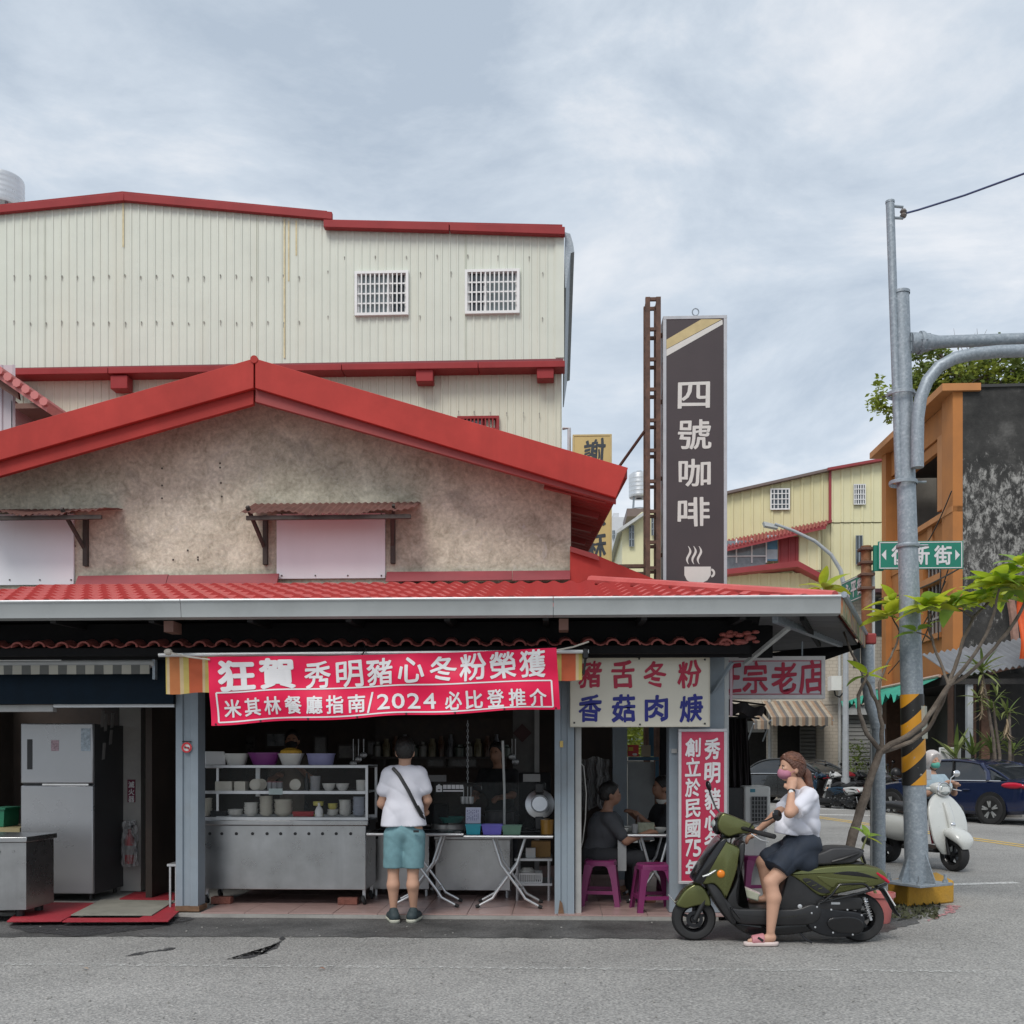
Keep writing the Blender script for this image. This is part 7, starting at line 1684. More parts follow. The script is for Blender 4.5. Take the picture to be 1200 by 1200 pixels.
P_(MB().box((X(970.5,Y2),Y2-.12,Z(611,Y2,972)),(X(973.5,Y2),Y2-.06,Z(549,Y2,972))), 'corner_trim', M_dred)
ptrim((958,613),(975,609),3,Y2-.3,'ledge_trim',M_dred)
P_(MB().box((X(848,Y2),Y2+.1,0),(X(1041,Y2),Y2+10,Z(580,Y2,940))), 'core', M_lem)
def win(x0,x1,y0,y1,Y,P,m=M_white,nv=4,nh=3,gl=M_glass):
    xm = (x0+x1)/2; a, b = X(x0,Y), X(x1,Y); z0, z1 = Z(y1,Y,xm), Z(y0,Y,xm); t = (b-a)*.07
    f = P(MB().box((a,Y-.12,z0),(b,Y-.10,z0+t)), 'window', m)
    for p,q in (((a,z1-t),(b,z1)),((a,z0+t),(a+t,z1-t)),((b-t,z0+t),(b,z1-t))): P(MB().box((p[0],Y-.12,p[1]),(q[0],Y-.10,q[1])), 'frame', m, 0, f)
    P(MB().box((a,Y-.095,z0),(b,Y-.085,z1)), 'pane', gl, 0, f)
    for i in range(nv): u = a+(b-a)*(i+1)/(nv+1); P(MB().box((u-.02,Y-.115,z0+t),(u+.02,Y-.10,z1-t)), 'bar', m, 0, f)
    for i in range(nh): u = z0+(z1-z0)*(i+1)/(nh+1); P(MB().box((a+t,Y-.13,u-.018),(b-t,Y-.121,u+.018)), 'bar', m, 0, f)
win(902,925,573,598,Y2,P_); win(999.5,1013.5,568,592,Y2,P_); win(1002,1010,628,662,Y2,P_,M_galv,1,1)
# lean-to with red roofs
ly = Y2-1.5
P_(MB().prism([W(850,643,ly-.6),W(968,616,ly-.6),W(968,611,ly+1.4),W(850,634,ly+1.4)],(0,0,-.12)), 'lean_roof', M_dred)
for i in range(28):
    u = i/27; p = W(850,643,ly-.62).lerp(W(968,616,ly-.62),u); q = W(850,634,ly+1.4).lerp(W(968,611,ly+1.4),u); P_(MB().tube([p+Vector((0,0,.02)),q+Vector((0,0,.02))],.05,5), 'roof_rib', M_dred)
P_(corr(X(912,ly),X(936,ly),Z(668,ly,924),Z(629,ly,924),ly,.3,.04), 'red_panel', M_dred, ang=20)
P_(corr(X(936,ly),X(962,ly),Z(668,ly,950),Z(622,ly,950),ly,.4,.04), 'wall_sheet', M_lem2, ang=20)
P_(MB().box((X(850,ly),ly,Z(670,ly)),(X(898,ly),ly+.1,Z(636,ly))), 'glazing', mat('grey_glazing',(.20,.23,.25),.15,var=.3,spec=.7))
for x in (862,880,897): P_(MB().box((X(x,ly),ly-.06,Z(662,ly)),(X(x+1.6,ly),ly-.01,Z(634,ly))), 'mullion', M_white)
P_(MB().box((X(850,ly),ly-.07,Z(655,ly)),(X(898,ly),ly-.02,Z(653.6,ly))), 'transom', M_white)
P_(MB().box((X(899,ly),ly-.03,Z(660,ly)),(X(911,ly),ly+.02,Z(630,ly))), 'blue_white_panel', stripes('blue_white_panel_mat',[(.5,(.45,.52,.56)),(.5,(.10,.25,.38))],.8,2))
P_(MB().prism([W(850,667,ly-.7),W(935,657,ly-.7),W(968,675,ly-.7),W(968,681,ly-.7),W(935,664,ly-.7),W(850,673,ly-.7)],(0,1.0,0)), 'lower_roof', M_dred)
P_(corr(X(850,ly),X(962,ly),0,Z(672,ly,900),ly+.02,.4,.04), 'wall_sheet', M_lem2, ang=20)
# ---- orange shophouse and blackened party wall
M_orange = mat('faded_orange_plaster', (.42,.165,.045), .8, var=.12, scale=1.2, streak=.35, dirt=(.20,.085,.04)); M_orange2 = mat('orange_trim', (.46,.20,.07), .75, var=.12, scale=1.5)
def black_wall():
    m = bpy.data.materials.new('blackened_wall'); m.use_nodes = True; N, L, bs = nodes_of(m); bs.inputs['Roughness'].default_value = .95
    t = N.new('ShaderNodeTexCoord')
    def n(sc,d=8,ro=.7,di=0.0,vec=None):
        q = N.new('ShaderNodeTexNoise'); q.inputs['Scale'].default_value = sc; q.inputs['Detail'].default_value = d; q.inputs['Roughness'].default_value = ro; q.inputs['Distortion'].default_value = di; L.new(vec or t.outputs['Object'], q.inputs['Vector']); return q.outputs['Fac']
    def rp_(f,st):
        r = N.new('ShaderNodeValToRGB'); e = r.color_ramp.elements; e[0].position,e[0].color = st[0][0],tuple(st[0][1])+(1,); e[1].position,e[1].color = st[-1][0],tuple(st[-1][1])+(1,)
        for p,c in st[1:-1]: k = e.new(p); k.color = tuple(c)+(1,)
        L.new(f, r.inputs[0]); return r.outputs[0]
    base = rp_(n(1.2), [(.3,(.016,.016,.016)),(.55,(.045,.044,.042)),(.75,(.13,.126,.12))])
    pal = rp_(n(2.6,9,.75,.4), [(.3,(.30,.29,.27)),(.7,(.62,.61,.58))])
    sp = N.new('ShaderNodeSeparateXYZ'); L.new(t.outputs['Object'], sp.inputs[0])
    hb = N.new('ShaderNodeMapRange'); hb.inputs['From Min'].default_value = 4.2; hb.inputs['From Max'].default_value = 7.0; hb.inputs['To Max'].default_value = .12; L.new(sp.outputs[2], hb.inputs[0])
    ht = N.new('ShaderNodeMapRange'); ht.inputs['From Min'].default_value = 9.2; ht.inputs['From Max'].default_value = 10.8; ht.inputs['To Max'].default_value = .2; L.new(sp.outputs[2], ht.inputs[0])
    ad = N.new('ShaderNodeMath'); ad.operation = 'ADD'; mpv = N.new('ShaderNodeMapping'); mpv.inputs['Scale'].default_value = (1.5,1.5,.8); L.new(t.outputs['Object'], mpv.inputs[0]); L.new(n(3.4,11,.8,.3,mpv.outputs[0]), ad.inputs[0]); L.new(hb.outputs[0], ad.inputs[1])
    sb = N.new('ShaderNodeMath'); sb.operation = 'SUBTRACT'; L.new(ad.outputs[0], sb.inputs[0]); L.new(ht.outputs[0], sb.inputs[1])
    mk = rp_(sb.outputs[0], [(.60,(0,0,0)),(.70,(.65,.65,.65))])
    mm = N.new('ShaderNodeMix'); mm.data_type = 'RGBA'; L.new(mk, mm.inputs['Factor']); L.new(base, mm.inputs[6]); L.new(pal, mm.inputs[7]); L.new(mm.outputs[2], bs.inputs['Base Color'])
    bp_ = N.new('ShaderNodeBump'); bp_.inputs['Strength'].default_value = .5; bp_.inputs['Distance'].default_value = .05; L.new(n(6), bp_.inputs['Height']); L.new(bp_.outputs[0], bs.inputs['Normal']); return m
Na, Fa = W(1126,885,29.0), W(1041,885,35.2); Na.z = Fa.z = 0
ob = thing('orange_shophouse', 'faded orange three storey shophouse with blackened side wall', 'building', (Na.x, Na.y, 0)); P_ = bparts(ob)
dF = Fa-Na; LF = dF.length; dF.normalize(); nF = Vector((dF.y,-dF.x,0)); nF = nF if nF.x < 0 else -nF
HT = Z(455,29.0,1126)
def fp(u, z, out=0.0): return Na+dF*(u*LF)+nF*out+Vector((0,0,z))
def fbox(u0,u1,z0,z1,o0,o1,nm,m,par=None): return P_(MB().prism([fp(u0,z0,o1),fp(u1,z0,o1),fp(u1,z1,o1),fp(u0,z1,o1)], nF*(o0-o1)), nm, m, 0, par)
def zf(py, px=1100):                     # height on the facade from a photo row at column px
    u = (1126-px)/85.0; Yq_ = 29.0+6.2*u; return Z(py,Yq_,px)
z3, z2, z1 = zf(700,1110), zf(628,1120), zf(800,1110)
# blackened wall facing the camera
P_(MB().prism([Na+Vector((.05,0,0)), Na+Vector((9,-.2,0)), Na+Vector((9,-.2,HT)), Na+Vector((.05,0,HT))], (0,.3,0)), 'side_wall', black_wall())
P_(MB().prism([Na+Vector((.0,-.06,HT)), Na+Vector((9,-.26,HT)), Na+Vector((9,-.26,HT+.08)), Na+Vector((.0,-.06,HT+.08))], (0,.5,0)), 'coping', mat('dark_coping',(.05,.05,.05),.9))
# floors: frame of pillars and beams with recessed bays
zr = [.0, zf(790,1120), zf(632,1112), HT-.25]
P_(MB().prism([fp(0,0,-1.6),fp(1,0,-1.6),fp(1,HT-.3,-1.6),fp(0,HT-.3,-1.6)], nF*-.2), 'inner_wall', mat('grey_inner_plaster',(.24,.23,.21),.85,var=.3,scale=.8,dirt=(.05,.05,.05),dirt_amt=.7))
for u0,u1 in ((0,.13),(.93,1.0)): fbox(u0,u1,zr[1]-.0,HT,-.45,.22,'pillar',M_orange)
fbox(.14,.93,HT-.9,HT-.12,-.4,.05,'roof_beam',M_orange); fbox(-.02,1.04,HT-.1,HT+.1,-.5,.55,'cornice',M_orange2)
fbox(.14,.24,zr[2]+.9,HT-.92,-.3,.10,'inner_pillar',M_orange2)
fbox(.24,.93,HT-1.25,HT-.92,-.15,-.02,'lintel_panel',M_orange)
fbox(.14,.93,zr[2]-.25,zr[2]+.55,-.3,.06,'parapet',M_orange); fbox(.0,.93,zr[2]+.56,zr[2]+.72,-.35,.24,'parapet_cap',M_orange2)
fbox(.30,.36,zr[2]-.25,zr[2]+.56,.061,.12,'parapet_rib',M_orange2); fbox(.6,.66,zr[2]-.25,zr[2]+.56,.061,.12,'parapet_rib',M_orange2)
P_(MB().prism([fp(.14,zr[2]-.1,-1.4),fp(.93,zr[2]-.1,-1.4),fp(.93,zr[2]-.1,-.3),fp(.14,zr[2]-.1,-.3)], (0,0,.12)), 'balcony_floor', M_orange)
fbox(.14,.93,HT-.95,HT-.93,-1.5,-.4,'balcony_ceiling',M_void)
P_(MB().prism([fp(1,0,0),fp(1,0,-6),fp(1,HT-.3,-6),fp(1,HT-.3,0)], dF*.2), 'end_wall', mat('grey_inner_plaster',(.24,.23,.21),.85))
# second storey wall with windows
zw0, zw1 = zf(745,1095), zf(672,1095)
fbox(.14,.93,zr[1],zw0,-.3,.0,'spandrel',M_orange); fbox(.14,.93,zw1+1.35,zr[2]-.26,-.3,.0,'spandrel',M_orange)
for u0,u1 in ((.14,.22),(.46,.54),(.80,.93)): fbox(u0,u1,zw0,zw1+1.35,-.28,.03,'pier',M_orange)
for u0,u1 in ((.22,.46),(.54,.80)):
    for za_,zb_ in ((zw0,zw0+1.5),(zw0+1.75,zw1+1.35)):
        f = fbox(u0,u1,za_,zb_,-.25,-.2,'window',M_glass); 
        for k in range(5): uu = u0+(u1-u0)*(k+.5)/5; fbox(uu-.006,uu+.006,za_,zb_,-.12,-.09,'bar',mat('pale_grille',(.3,.28,.26),.6),f)
        for k in range(2): zz = za_+(zb_-za_)*(k+1)/3; fbox(u0,u1,zz-.03,zz+.03,-.088,-.07,'bar',mat('pale_grille',(.3,.28,.26),.6),f)
    fbox(u0-.02,u1+.02,zw0+1.52,zw0+1.73,-.25,.10,'window_ledge',M_orange2); fbox(u0-.02,u1+.02,zw0-.16,zw0-.01,.001,.14,'window_sill',M_orange2)
# ground floor: dark opening, posts, green awning
P_(MB().prism([fp(0,0,-2.5),fp(1,0,-2.5),fp(1,zr[1],-2.5),fp(0,zr[1],-2.5)], nF*-.1), 'shop_back', M_void)
fbox(0,1,zr[1]-.3,zr[1]-.01,-2.4,.25,'floor_slab',M_void)
for u in (.0,.93): fbox(u,u+.07,0,zr[1]-.31,-.4,.2,'ground_post',mat('brown_wood_post',(.13,.065,.04),.7,var=.3))
M_grn = mat('green_awning_cloth', (.03,.30,.21), .6, var=.25, scale=2)
P_(MB().sheet(lambda u,v: fp(.12+.95*u, zr[1]-.05-.55*v-.08*math.sin(u*30)*v+(.12*math.sin(u*70) if v > .9 else 0), .26+1.2*v), 40, 5), 'green_awning', M_grn)
mb_ = M_galv
P_(MB().tube([fp(.12,zr[1]-.02,.3),fp(1.05,zr[1]-.02,.3)],.05,6), 'awning_rail', mat('pale_pink_rail',(.5,.36,.3),.6))
# wires and conduits sagging over the facade
for a,b,s in (((.05,zr[1]+2.6),(.85,zr[1]+.4),.25),((.02,zr[1]+2.9),(.6,zr[1]+.2),.3),((.10,zr[1]+3.6),(.14,zr[1]+1.0),.1),((-.02,zr[2]+1.1),(.5,zr[2]-.2),.3)):
    p,q_ = fp(*a,.3),fp(*b,.3); P_(MB().tube([p.lerp(q_,k/8)-Vector((0,0,s*math.sin(math.pi*k/8))) for k in range(9)],.018,5), 'sagging_cable', M_black)
# roof: green mesh fence
for k in range(4): P_(MB().tube([fp(.75+.08*k,HT+.1,-.2),fp(.75+.08*k,HT+1.2,-.2)],.025,6), 'roof_post', M_galv)
P_(MB().prism([fp(.75,HT+.15,-.22),fp(1.0,HT+.15,-.22),fp(1.0,HT+1.15,-.22),fp(.75,HT+1.15,-.22)], nF*.02), 'green_net', mat('green_net_mat',(.05,.25,.14),.7,alpha=.8))
# canopy with corrugated sheet along the black wall, posts, dark shop
cs = thing('corrugated_canopy', 'grey corrugated canopy over a dark shopfront at the right edge', 'canopy', (X(1165,27.6), 27.6, 0)); P_ = bparts(cs)
M_corr = mat('pale_grey_corrugated', (.21,.22,.235), .55, .2, var=.2, scale=1, streak=.4, dirt=(.14,.14,.14))
ca, cb_ = W(1118,793,27.0), W(1300,765,26.2)
def cano(u,v): p = ca.lerp(cb_,u); return p+Vector((-.1*v,2.0*v,.75*v+.035*math.sin(u*150)))
P_(MB().sheet(cano, 160, 3, (0,0,.02)), 'sheet', M_corr)
P_(MB().box((ca.x,26.9,ca.z-.2),(cb_.x,27.0,ca.z-.06)), 'front_beam', M_void)
for x in (1133,1210): P_(MB().box((X(x,27),26.95,0),(X(x,27)+.14,27.1,ca.z-.2)), 'post', mat('pale_grey_post',(.36,.38,.40),.6))
for x in (1137,1150): P_(MB().box((X(x,28),28.0,0),(X(x+ (7 if x==1137 else 10),28),28.15,ca.z-.1)), 'door_leaf', mat('brown_wood_post',(.13,.065,.04),.7,var=.3))
P_(MB().box((X(1120,28.6),28.6,0),(X(1330,28.6),28.7,ca.z+.2)), 'shop_back', M_void)
w_ = single('drain_pipe', MB().tube([W(1182,690,28.7),W(1187,720,28.7),W(1191,768,28.7),W(1193,779,28.6),W(1178,781,28.5),W(1160,786,28.3)], .11, 8), mat('terracotta_pipe',(.30,.17,.13),.7,var=.3), 'terracotta drain pipe bending along the black wall', 'pipe')
o = single('orange_banner', MB().sheet(lambda u,v: W(1194+22*u,690+82*v,26.0)+Vector((0,.12*math.sin(v*6)+.05*math.sin(u*9),0)), 8, 14, (0,.01,0)), mat('orange_red_cloth',(.60,.09,.015),.6,var=.1), 'orange red hanging banner at the right edge', 'banner')
single('banner_rod', MB().tube([W(1192,688,26.0),W(1230,688,26.0)],.03,6), M_galv, 'thin rod holding the orange banner at the right edge', 'rod')
for k,(y0,y1) in enumerate(((690,640),(702,660))):
    a,b = W(1130,y0,26),W(1260,y1-8,25); single('overhead_wire', MB().tube([a.lerp(b,i/6)-Vector((0,0,.12*math.sin(math.pi*i/6))) for i in range(7)],.018,5), mat('blue_grey_wire',(.05,.07,.16),.5), ('upper','lower')[k]+' of two blue grey wires crossing the black wall', 'wire')
a,b = W(1130,663,26),W(1030,702,33)
single('overhead_wire', MB().tube([a.lerp(b,i/6)-Vector((0,0,.15*math.sin(math.pi*i/6))) for i in range(7)],.02,5), M_black, 'dark wire sagging across the orange facade', 'wire')
# ---- small far buildings between the signs
fb = thing('distant_house', 'small pale yellow house with grey eave seen between the two signs', 'building', (X(745,46), 46, 0)); P_ = bparts(fb)
a0 = [W(729,618,46),W(758,601,46)]
P_(MB().prism([W(729,700,46),W(779,700,46),W(779,598,46),W(752,600,46),W(729,620,46)],(0,8,0)), 'wall', M_lem2)
P_(MB().prism([W(723,621,45.5),W(757,598,45.5),W(757,602,45.5),W(723,625,45.5)],(0,9,0)), 'roof_edge', mat('pale_stay',(.50,.51,.50),.5,.2))
win(737,743,616,641,45.98,P_,M_galv,1,2); win(763,768,606,628,45.98,P_,M_galv,1,2); win(766,772,640,655,45.98,P_,M_galv,1,1)
fw = thing('distant_tower', 'narrow white building far behind beside the mustard sign', 'building', (X(722,60), 60, 0)); P_ = bparts(fw)
P_(MB().box((X(714,60),60,0),(X(733,60),70,Z(606,60,722))), 'wall', mat('far_white_wall',(.55,.57,.60),.7,var=.05))
win(717.5,720.5,622,632,60,P_,M_galv,1,1,M_glass); P_(MB().box((X(719,60),60.5,Z(606,60)),(X(726,60),63,Z(600,60))), 'roof_hut', mat('far_white_wall',(.55,.57,.60),.7,var=.05))
tank(749, 553, 584, 24, 50, 'white water tank on stilts above the small yellow house', 1.0)
single('tank_platform', MB().box((X(733,50),49,Z(612,50)),(X(760,50),52,Z(603,50))), mat('grey_brown_edge',(.16,.12,.11),.6), 'dark rooftop platform under the stilted water tank', 'platform')
# wall closing the left of the side street behind the shop (seen through the dining bay)
sw = thing('garden_wall', 'low grey wall with greenery seen through the dining bay', 'wall', (X(760,19), 19, 0)); P_ = bparts(sw)
P_(MB().box((X(690,19),19,0),(X(800,19),19.2,1.45)), 'wall', M_conc); P_(MB().box((X(690,19),18.95,1.45),(X(800,19),19.25,1.52)), 'coping', M_conc)
# ---- street lamp with curved arm
sl = thing('street_lamp', 'slim grey street lamp with curved arm before the yellow house', 'street lamp', (X(991,30), 30, 0)); P_ = bparts(sl)
P_(MB().tube([(X(991,30),30,0)]+[W(x,y,30) for x,y in ((991,720),(990,690),(985,668),(974,650),(955,634),(930,622),(908,614))],[.10,.075,.07,.06,.055,.05,.045,.04],10), 'pole', mat('pale_grey_post',(.36,.38,.40),.6))
P_(MB().prism([W(895,611,30),W(912,615,30),W(912,619,30),W(897,616,30)],(0,.25,0)), 'lamp_head', mat('pale_stay',(.50,.51,.50),.5,.2))
P_(MB().lathe([(.13,0),(.13,.9)],12,Matrix.Translation((X(991,30),30,0))), 'base_sleeve', mat('pale_grey_post',(.36,.38,.40),.6))

# ================================================================ cars
def sedan(label, paint, L_=4.55, Wd=1.8, H=1.45, plate=False):
    """nose toward +x, origin on the ground under the middle"""
    t = thing('sedan', label, 'car', (0,0,0)); b = lambda mb,nm,m,par=None,ang=35,bevel=0: mb.build(nm, m, par or t, ang, bevel)
    w = Wd/2; st = []
    #  x, half width, bottom, belt height
    base = [(-2.27,.62,.50,.80),(-2.22,.78,.30,.98),(-2.0,.87,.24,1.02),(-1.5,.895,.22,.99),(-1.0,.90,.20,.97),(0,.90,.20,.95),(.9,.90,.20,.93),(1.35,.885,.21,.90),(1.8,.85,.22,.82),(2.1,.77,.25,.72),(2.24,.62,.32,.62),(2.28,.48,.42,.56)]
    rows = smooth_path(base,3); rings = []
    for x,hw,zb,zt in rows:
        rings.append([(x,-hw*.86,zb),(x,-hw*.98,zb+.08),(x,-hw,zb+(zt-zb)*.42),(x,-hw*.985,zb+(zt-zb)*.66),(x,-hw*.955,zt-.05),(x,-hw*.86,zt),(x,-hw*.5,zt+.02),(x,0,zt+.03),(x,hw*.5,zt+.02),(x,hw*.86,zt),(x,hw*.955,zt-.05),(x,hw*.985,zb+(zt-zb)*.66),(x,hw,zb+(zt-zb)*.42),(x,hw*.98,zb+.08),(x,hw*.86,zb)])
    body = b(MB().loft(rings), 'body', paint)
    gh = [(-1.72,.70,.99,.99),(-1.45,.69,.985,1.16),(-1.05,.66,.98,1.34),(-.6,.64,.97,1.43),(-.1,.635,.965,1.455),(.35,.64,.96,1.42),(.75,.66,.95,1.28),(1.2,.70,.92,.96)]
    gr = smooth_path(gh,4)
    b(MB().loft([[(x,-.80,zb),(x,-(hw+.05)-.06*(1-(zt-zb)/.5),zb+(zt-zb)*.55),(x,-hw,zb+(zt-zb)*.93),(x,-hw*.8,zt),(x,0,zt+.015),(x,hw*.8,zt),(x,hw,zb+(zt-zb)*.93),(x,hw+.05+.06*(1-(zt-zb)/.5),zb+(zt-zb)*.55),(x,.80,zb)] for x,hw,zb,zt in gr]), 'greenhouse_glass', M_carg)
    rf = [r for r in gr if -1.15 <= r[0] <= .42]
    b(MB().loft([[(x,-hw-.012,zb+(zt-zb)*.88),(x,-hw*.8,zt+.008),(x,0,zt+.024),(x,hw*.8,zt+.008),(x,hw+.012,zb+(zt-zb)*.88),(x,hw*.8,zt-.02),(x,-hw*.8,zt-.02)] for x,hw,zb,zt in rf]), 'roof', paint)
    for s in (-1,1):
        rail = [(x,s*(hw+.012),zb+(zt-zb)*.95) for x,hw,zb,zt in gr]
        b(MB().tube([(-1.85,s*.74,.985)]+rail+[(1.3,s*.74,.93)],.028,8), 'roof_rail', paint)
        b(MB().tube([(-.30,s*.835,.96),(-.26,s*.70,1.24),(-.22,s*.645,1.43)],.032,6), 'door_pillar', M_bgloss)
        b(MB().tube([(-1.28,s*.83,.97),(-1.20,s*.74,1.16),(-.98,s*.66,1.34)],.055,8), 'rear_pillar', paint)
        b(MB().tube([(-1.6,s*.845,.975),(-.5,s*.86,.965),(.5,s*.86,.955),(1.1,s*.84,.93)],.012,6), 'belt_trim', M_chrome)
        b(MB().ell((.80,s*.97,1.0),(.09,.07,.06),12,8), 'wing_mirror', paint)
        b(MB().box((-1.9,s*.872,.225),(1.9,s*.885,.245)), 'sill_line', M_black) if False else None
        for x in (-.28,.75): b(MB().tube([(x,s*.905,.30),(x,s*.912,.55),(x+.02,s*.895,.80),(x,s*.868,.94)],.006,5), 'door_gap', M_black)
        for x in (-.75,.25): b(MB().ell((x,s*.905,.76),(.10,.018,.018),10,6), 'door_handle', paint)
        b(MB().ell((-2.13,s*.70,.86),(.14,.16,.07),14,8), 'tail_lamp', M_tail); b(MB().ell((-1.88,s*.85,.88),(.28,.05,.07),12,8), 'tail_lamp_wing', M_tail)
        b(MB().ell((2.06,s*.66,.66),(.18,.16,.07),14,8), 'headlamp', M_lens)
        for x in (-1.38,1.38):
            mm = Matrix.Translation((x,s*.90,.325)) @ Matrix.Rotation(R(90),4,'X')
            b(MB().lathe([(.0,0),(.385,0),(.385,.02),(.0,.02)],28,Matrix.Translation((x,s*.90+(.01 if s < 0 else .01),.345)) @ Matrix.Rotation(R(90),4,'X')), 'wheel_arch', M_black)
            r = .325; wd = .2; y = s*.83; mm = Matrix.Translation((x,y,r)) @ Matrix.Rotation(R(90),4,'X')
            wl2 = b(MB().lathe([(r*.62,-wd*.45),(r*.74,-wd*.52),(r*.95,-wd*.48),(r,-wd*.3),(r,wd*.3),(r*.95,wd*.48),(r*.74,wd*.52),(r*.62,wd*.45)],30,mm), 'wheel', M_rubber)
            b(MB().lathe([(.0,-wd*.2),(r*.6,-wd*.2),(r*.66,-wd*.46),(r*.68,-wd*.46),(r*.68,wd*.46),(r*.66,wd*.46),(r*.6,wd*.2),(.0,wd*.2)],28,mm), 'rim', mat('dark_rim',(.09,.09,.095),.4,.6), wl2)
            for k in range(5):
                a = 2*math.pi*k/5+.2
                for da in (-.16,.16): b(MB().beam((x+.06*math.cos(a),y+s*.09,r+.06*math.sin(a)),(x+.20*math.cos(a+da),y+s*.095,r+.20*math.sin(a+da)),.018,.035,(-math.sin(a),0,math.cos(a))), 'spoke', M_alu, wl2)
    b(MB().ell((-1.62,-.897,.80),(.075,.010,.085),18,8), 'fuel_flap', M_alu if not plate else paint)
    b(MB().box((-2.295,-.26,.62),(-2.27,.26,.74)) if True else None, 'number_plate', mat('pale_plate',(.50,.56,.60),.4))
    b(MB().box((-2.28,-.55,.77),(-2.262,.55,.80)), 'boot_trim', M_chrome)
    b(MB().box((-2.24,-.80,.30),(-2.1,.80,.36)), 'bumper_lip', M_black)
    return t
M_carg = mat('car_glass', (.018,.022,.026), .06, var=.2, spec=.8)
M_navyc = mat('deep_blue_car_paint', (.008,.016,.060), .2, .3, var=.05, coat=.8); M_greyc = mat('charcoal_car_paint', (.045,.047,.05), .22, .4, var=.05, coat=.8)
bc = sedan('deep blue sedan parked at the right edge behind the white scooter', M_navyc)
p = G(1160,966); hd = R(121)
bc.rotation_euler = (0,0,hd); o_ = Matrix.Rotation(hd,3,'Z') @ Vector((-1.38,.92,0)); bc.location = (p.x-o_.x, p.y-o_.y, 0)
gc = sedan('charcoal sedan parked across the street behind the seated woman', M_greyc, plate=True)
hd = R(132); gc.rotation_euler = (0,0,hd); gc.location = (X(922,34), 34, 0)
# lane guide boards beside the sedan
for k,x in enumerate((1107,1120)):
    t = thing('barrier_board', 'white framed parking board near the blue sedan, '+('left','right')[k]+' one', 'barrier', (X(x,26.5),26.5,0)); P_ = bparts(t)
    for a,b_ in ((x-6,x-4.8),(x+4.8,x+6)): P_(MB().box((X(a,26.5),26.5,0),(X(b_,26.5),26.54,Z(876,26.5))), 'leg', M_white)
    P_(MB().box((X(x-4.8,26.5),26.5,Z(877.4,26.5)),(X(x+4.8,26.5),26.54,Z(876,26.5))), 'top_rail', M_white); P_(MB().box((X(x-4.8,26.5),26.515,.35),(X(x+4.8,26.5),26.53,Z(877.6,26.5))), 'panel', mat('pale_panel',(.48,.48,.47),.5))

# ================================================================ trees and plants across the street
def leafcloud(c, r, n, s, mb, flat_=.8, clump=.5):
    """leaf-sized faces gathered in clumps through an ellipsoid"""
    cl = []
    for _ in range(max(6,int(n/45))):
        d = Vector((ru(-1,1),ru(-1,1),ru(-1,1)))
        while d.length > 1 or d.length < .35: d = Vector((ru(-1,1),ru(-1,1),ru(-1,1)))
        cl.append(Vector((c[0]+d.x*r[0],c[1]+d.y*r[1],c[2]+d.z*r[2])))
    for _ in range(n):
        q = random.choice(cl); g = Vector((random.gauss(0,1)*r[0],random.gauss(0,1)*r[1],random.gauss(0,1)*r[2]))*.17*clump*2
        p = q+g; a = Vector((ru(-1,1),ru(-1,1),ru(-.5,.5))).normalized(); b = a.cross(Vector((ru(-1,1),ru(-1,1),ru(-1,1)))).normalized(); l = s*ru(.6,1.3)
        mb.add([p-a*l, p+b*l*.42, p+a*l, p-b*l*.42], [(0,1,2,3)])
    return cl
M_tl = leafmat('rooftop_leaf', (.30,.36,.06), .4); M_tl2 = leafmat('rooftop_leaf_dark', (.15,.20,.045), .35)
def bigtree(name, lab, base, specs, s, group=None):
    t = thing(name, lab, 'tree', base, 0, group); P = bparts(t); cls = []
    for k,(x,y,Y,rx,rz,n) in enumerate(specs):
        mb = MB(); c = W(x,y,Y); cl = leafcloud(c,(rx,rx*.8,rz),n,s,mb); cls.append((c,cl))
        P(mb, 'crown', M_tl if k % 2 == 0 else M_tl2, ang=0)
    root = Vector(base)
    P(MB().tube([root, root+Vector((.05,0,.6)), cls[0][0].lerp(root,.4)],[.16,.13,.09],8), 'trunk', M_bark)
    for c,cl in cls:
        P(MB().tube([cls[0][0].lerp(root,.4), c.lerp(root,.2)+Vector((0,0,-.2)), c],[.08,.06,.03],6), 'limb', M_bark)
        for q in cl[:7]: P(MB().tube([c, c.lerp(q,.6)+Vector((0,0,.05)), q],[.03,.02,.008],5), 'twig', M_bark)
    return t
rt = W(1140,452,31.5)
bigtree('rooftop_tree', 'leafy tree growing on the roof of the orange shophouse', rt, [(1130,440,31.5,1.5,.85,1500),(1085,440,32,.9,.8,800),(1050,462,33,.75,.85,700),(1160,438,31,1.3,.75,1200),(1195,440,31,1.2,.8,1100),(1110,425,31.5,.9,.5,320),(1042,478,33.5,.5,.45,180),(1085,470,32,.8,.7,800),(1220,450,31,1.2,.9,700)], .10)
# bare twigs above the crown
mb_t = thing('bare_shrub', 'bare grey twigs sticking up above the rooftop tree', 'shrub', W(1155,440,31)); P_ = bparts(mb_t)
for _ in range(16):
    p = W(ru(1120,1190),ru(415,436),31); q = p+Vector((ru(-.6,.9),ru(-.3,.3),ru(.4,1.0))); P_(MB().tube([p,p.lerp(q,.5)+Vector((ru(-.1,.1),0,.05)),q],[.014,.009,.004],4), 'twig', mat('grey_twig',(.2,.18,.17),.9))
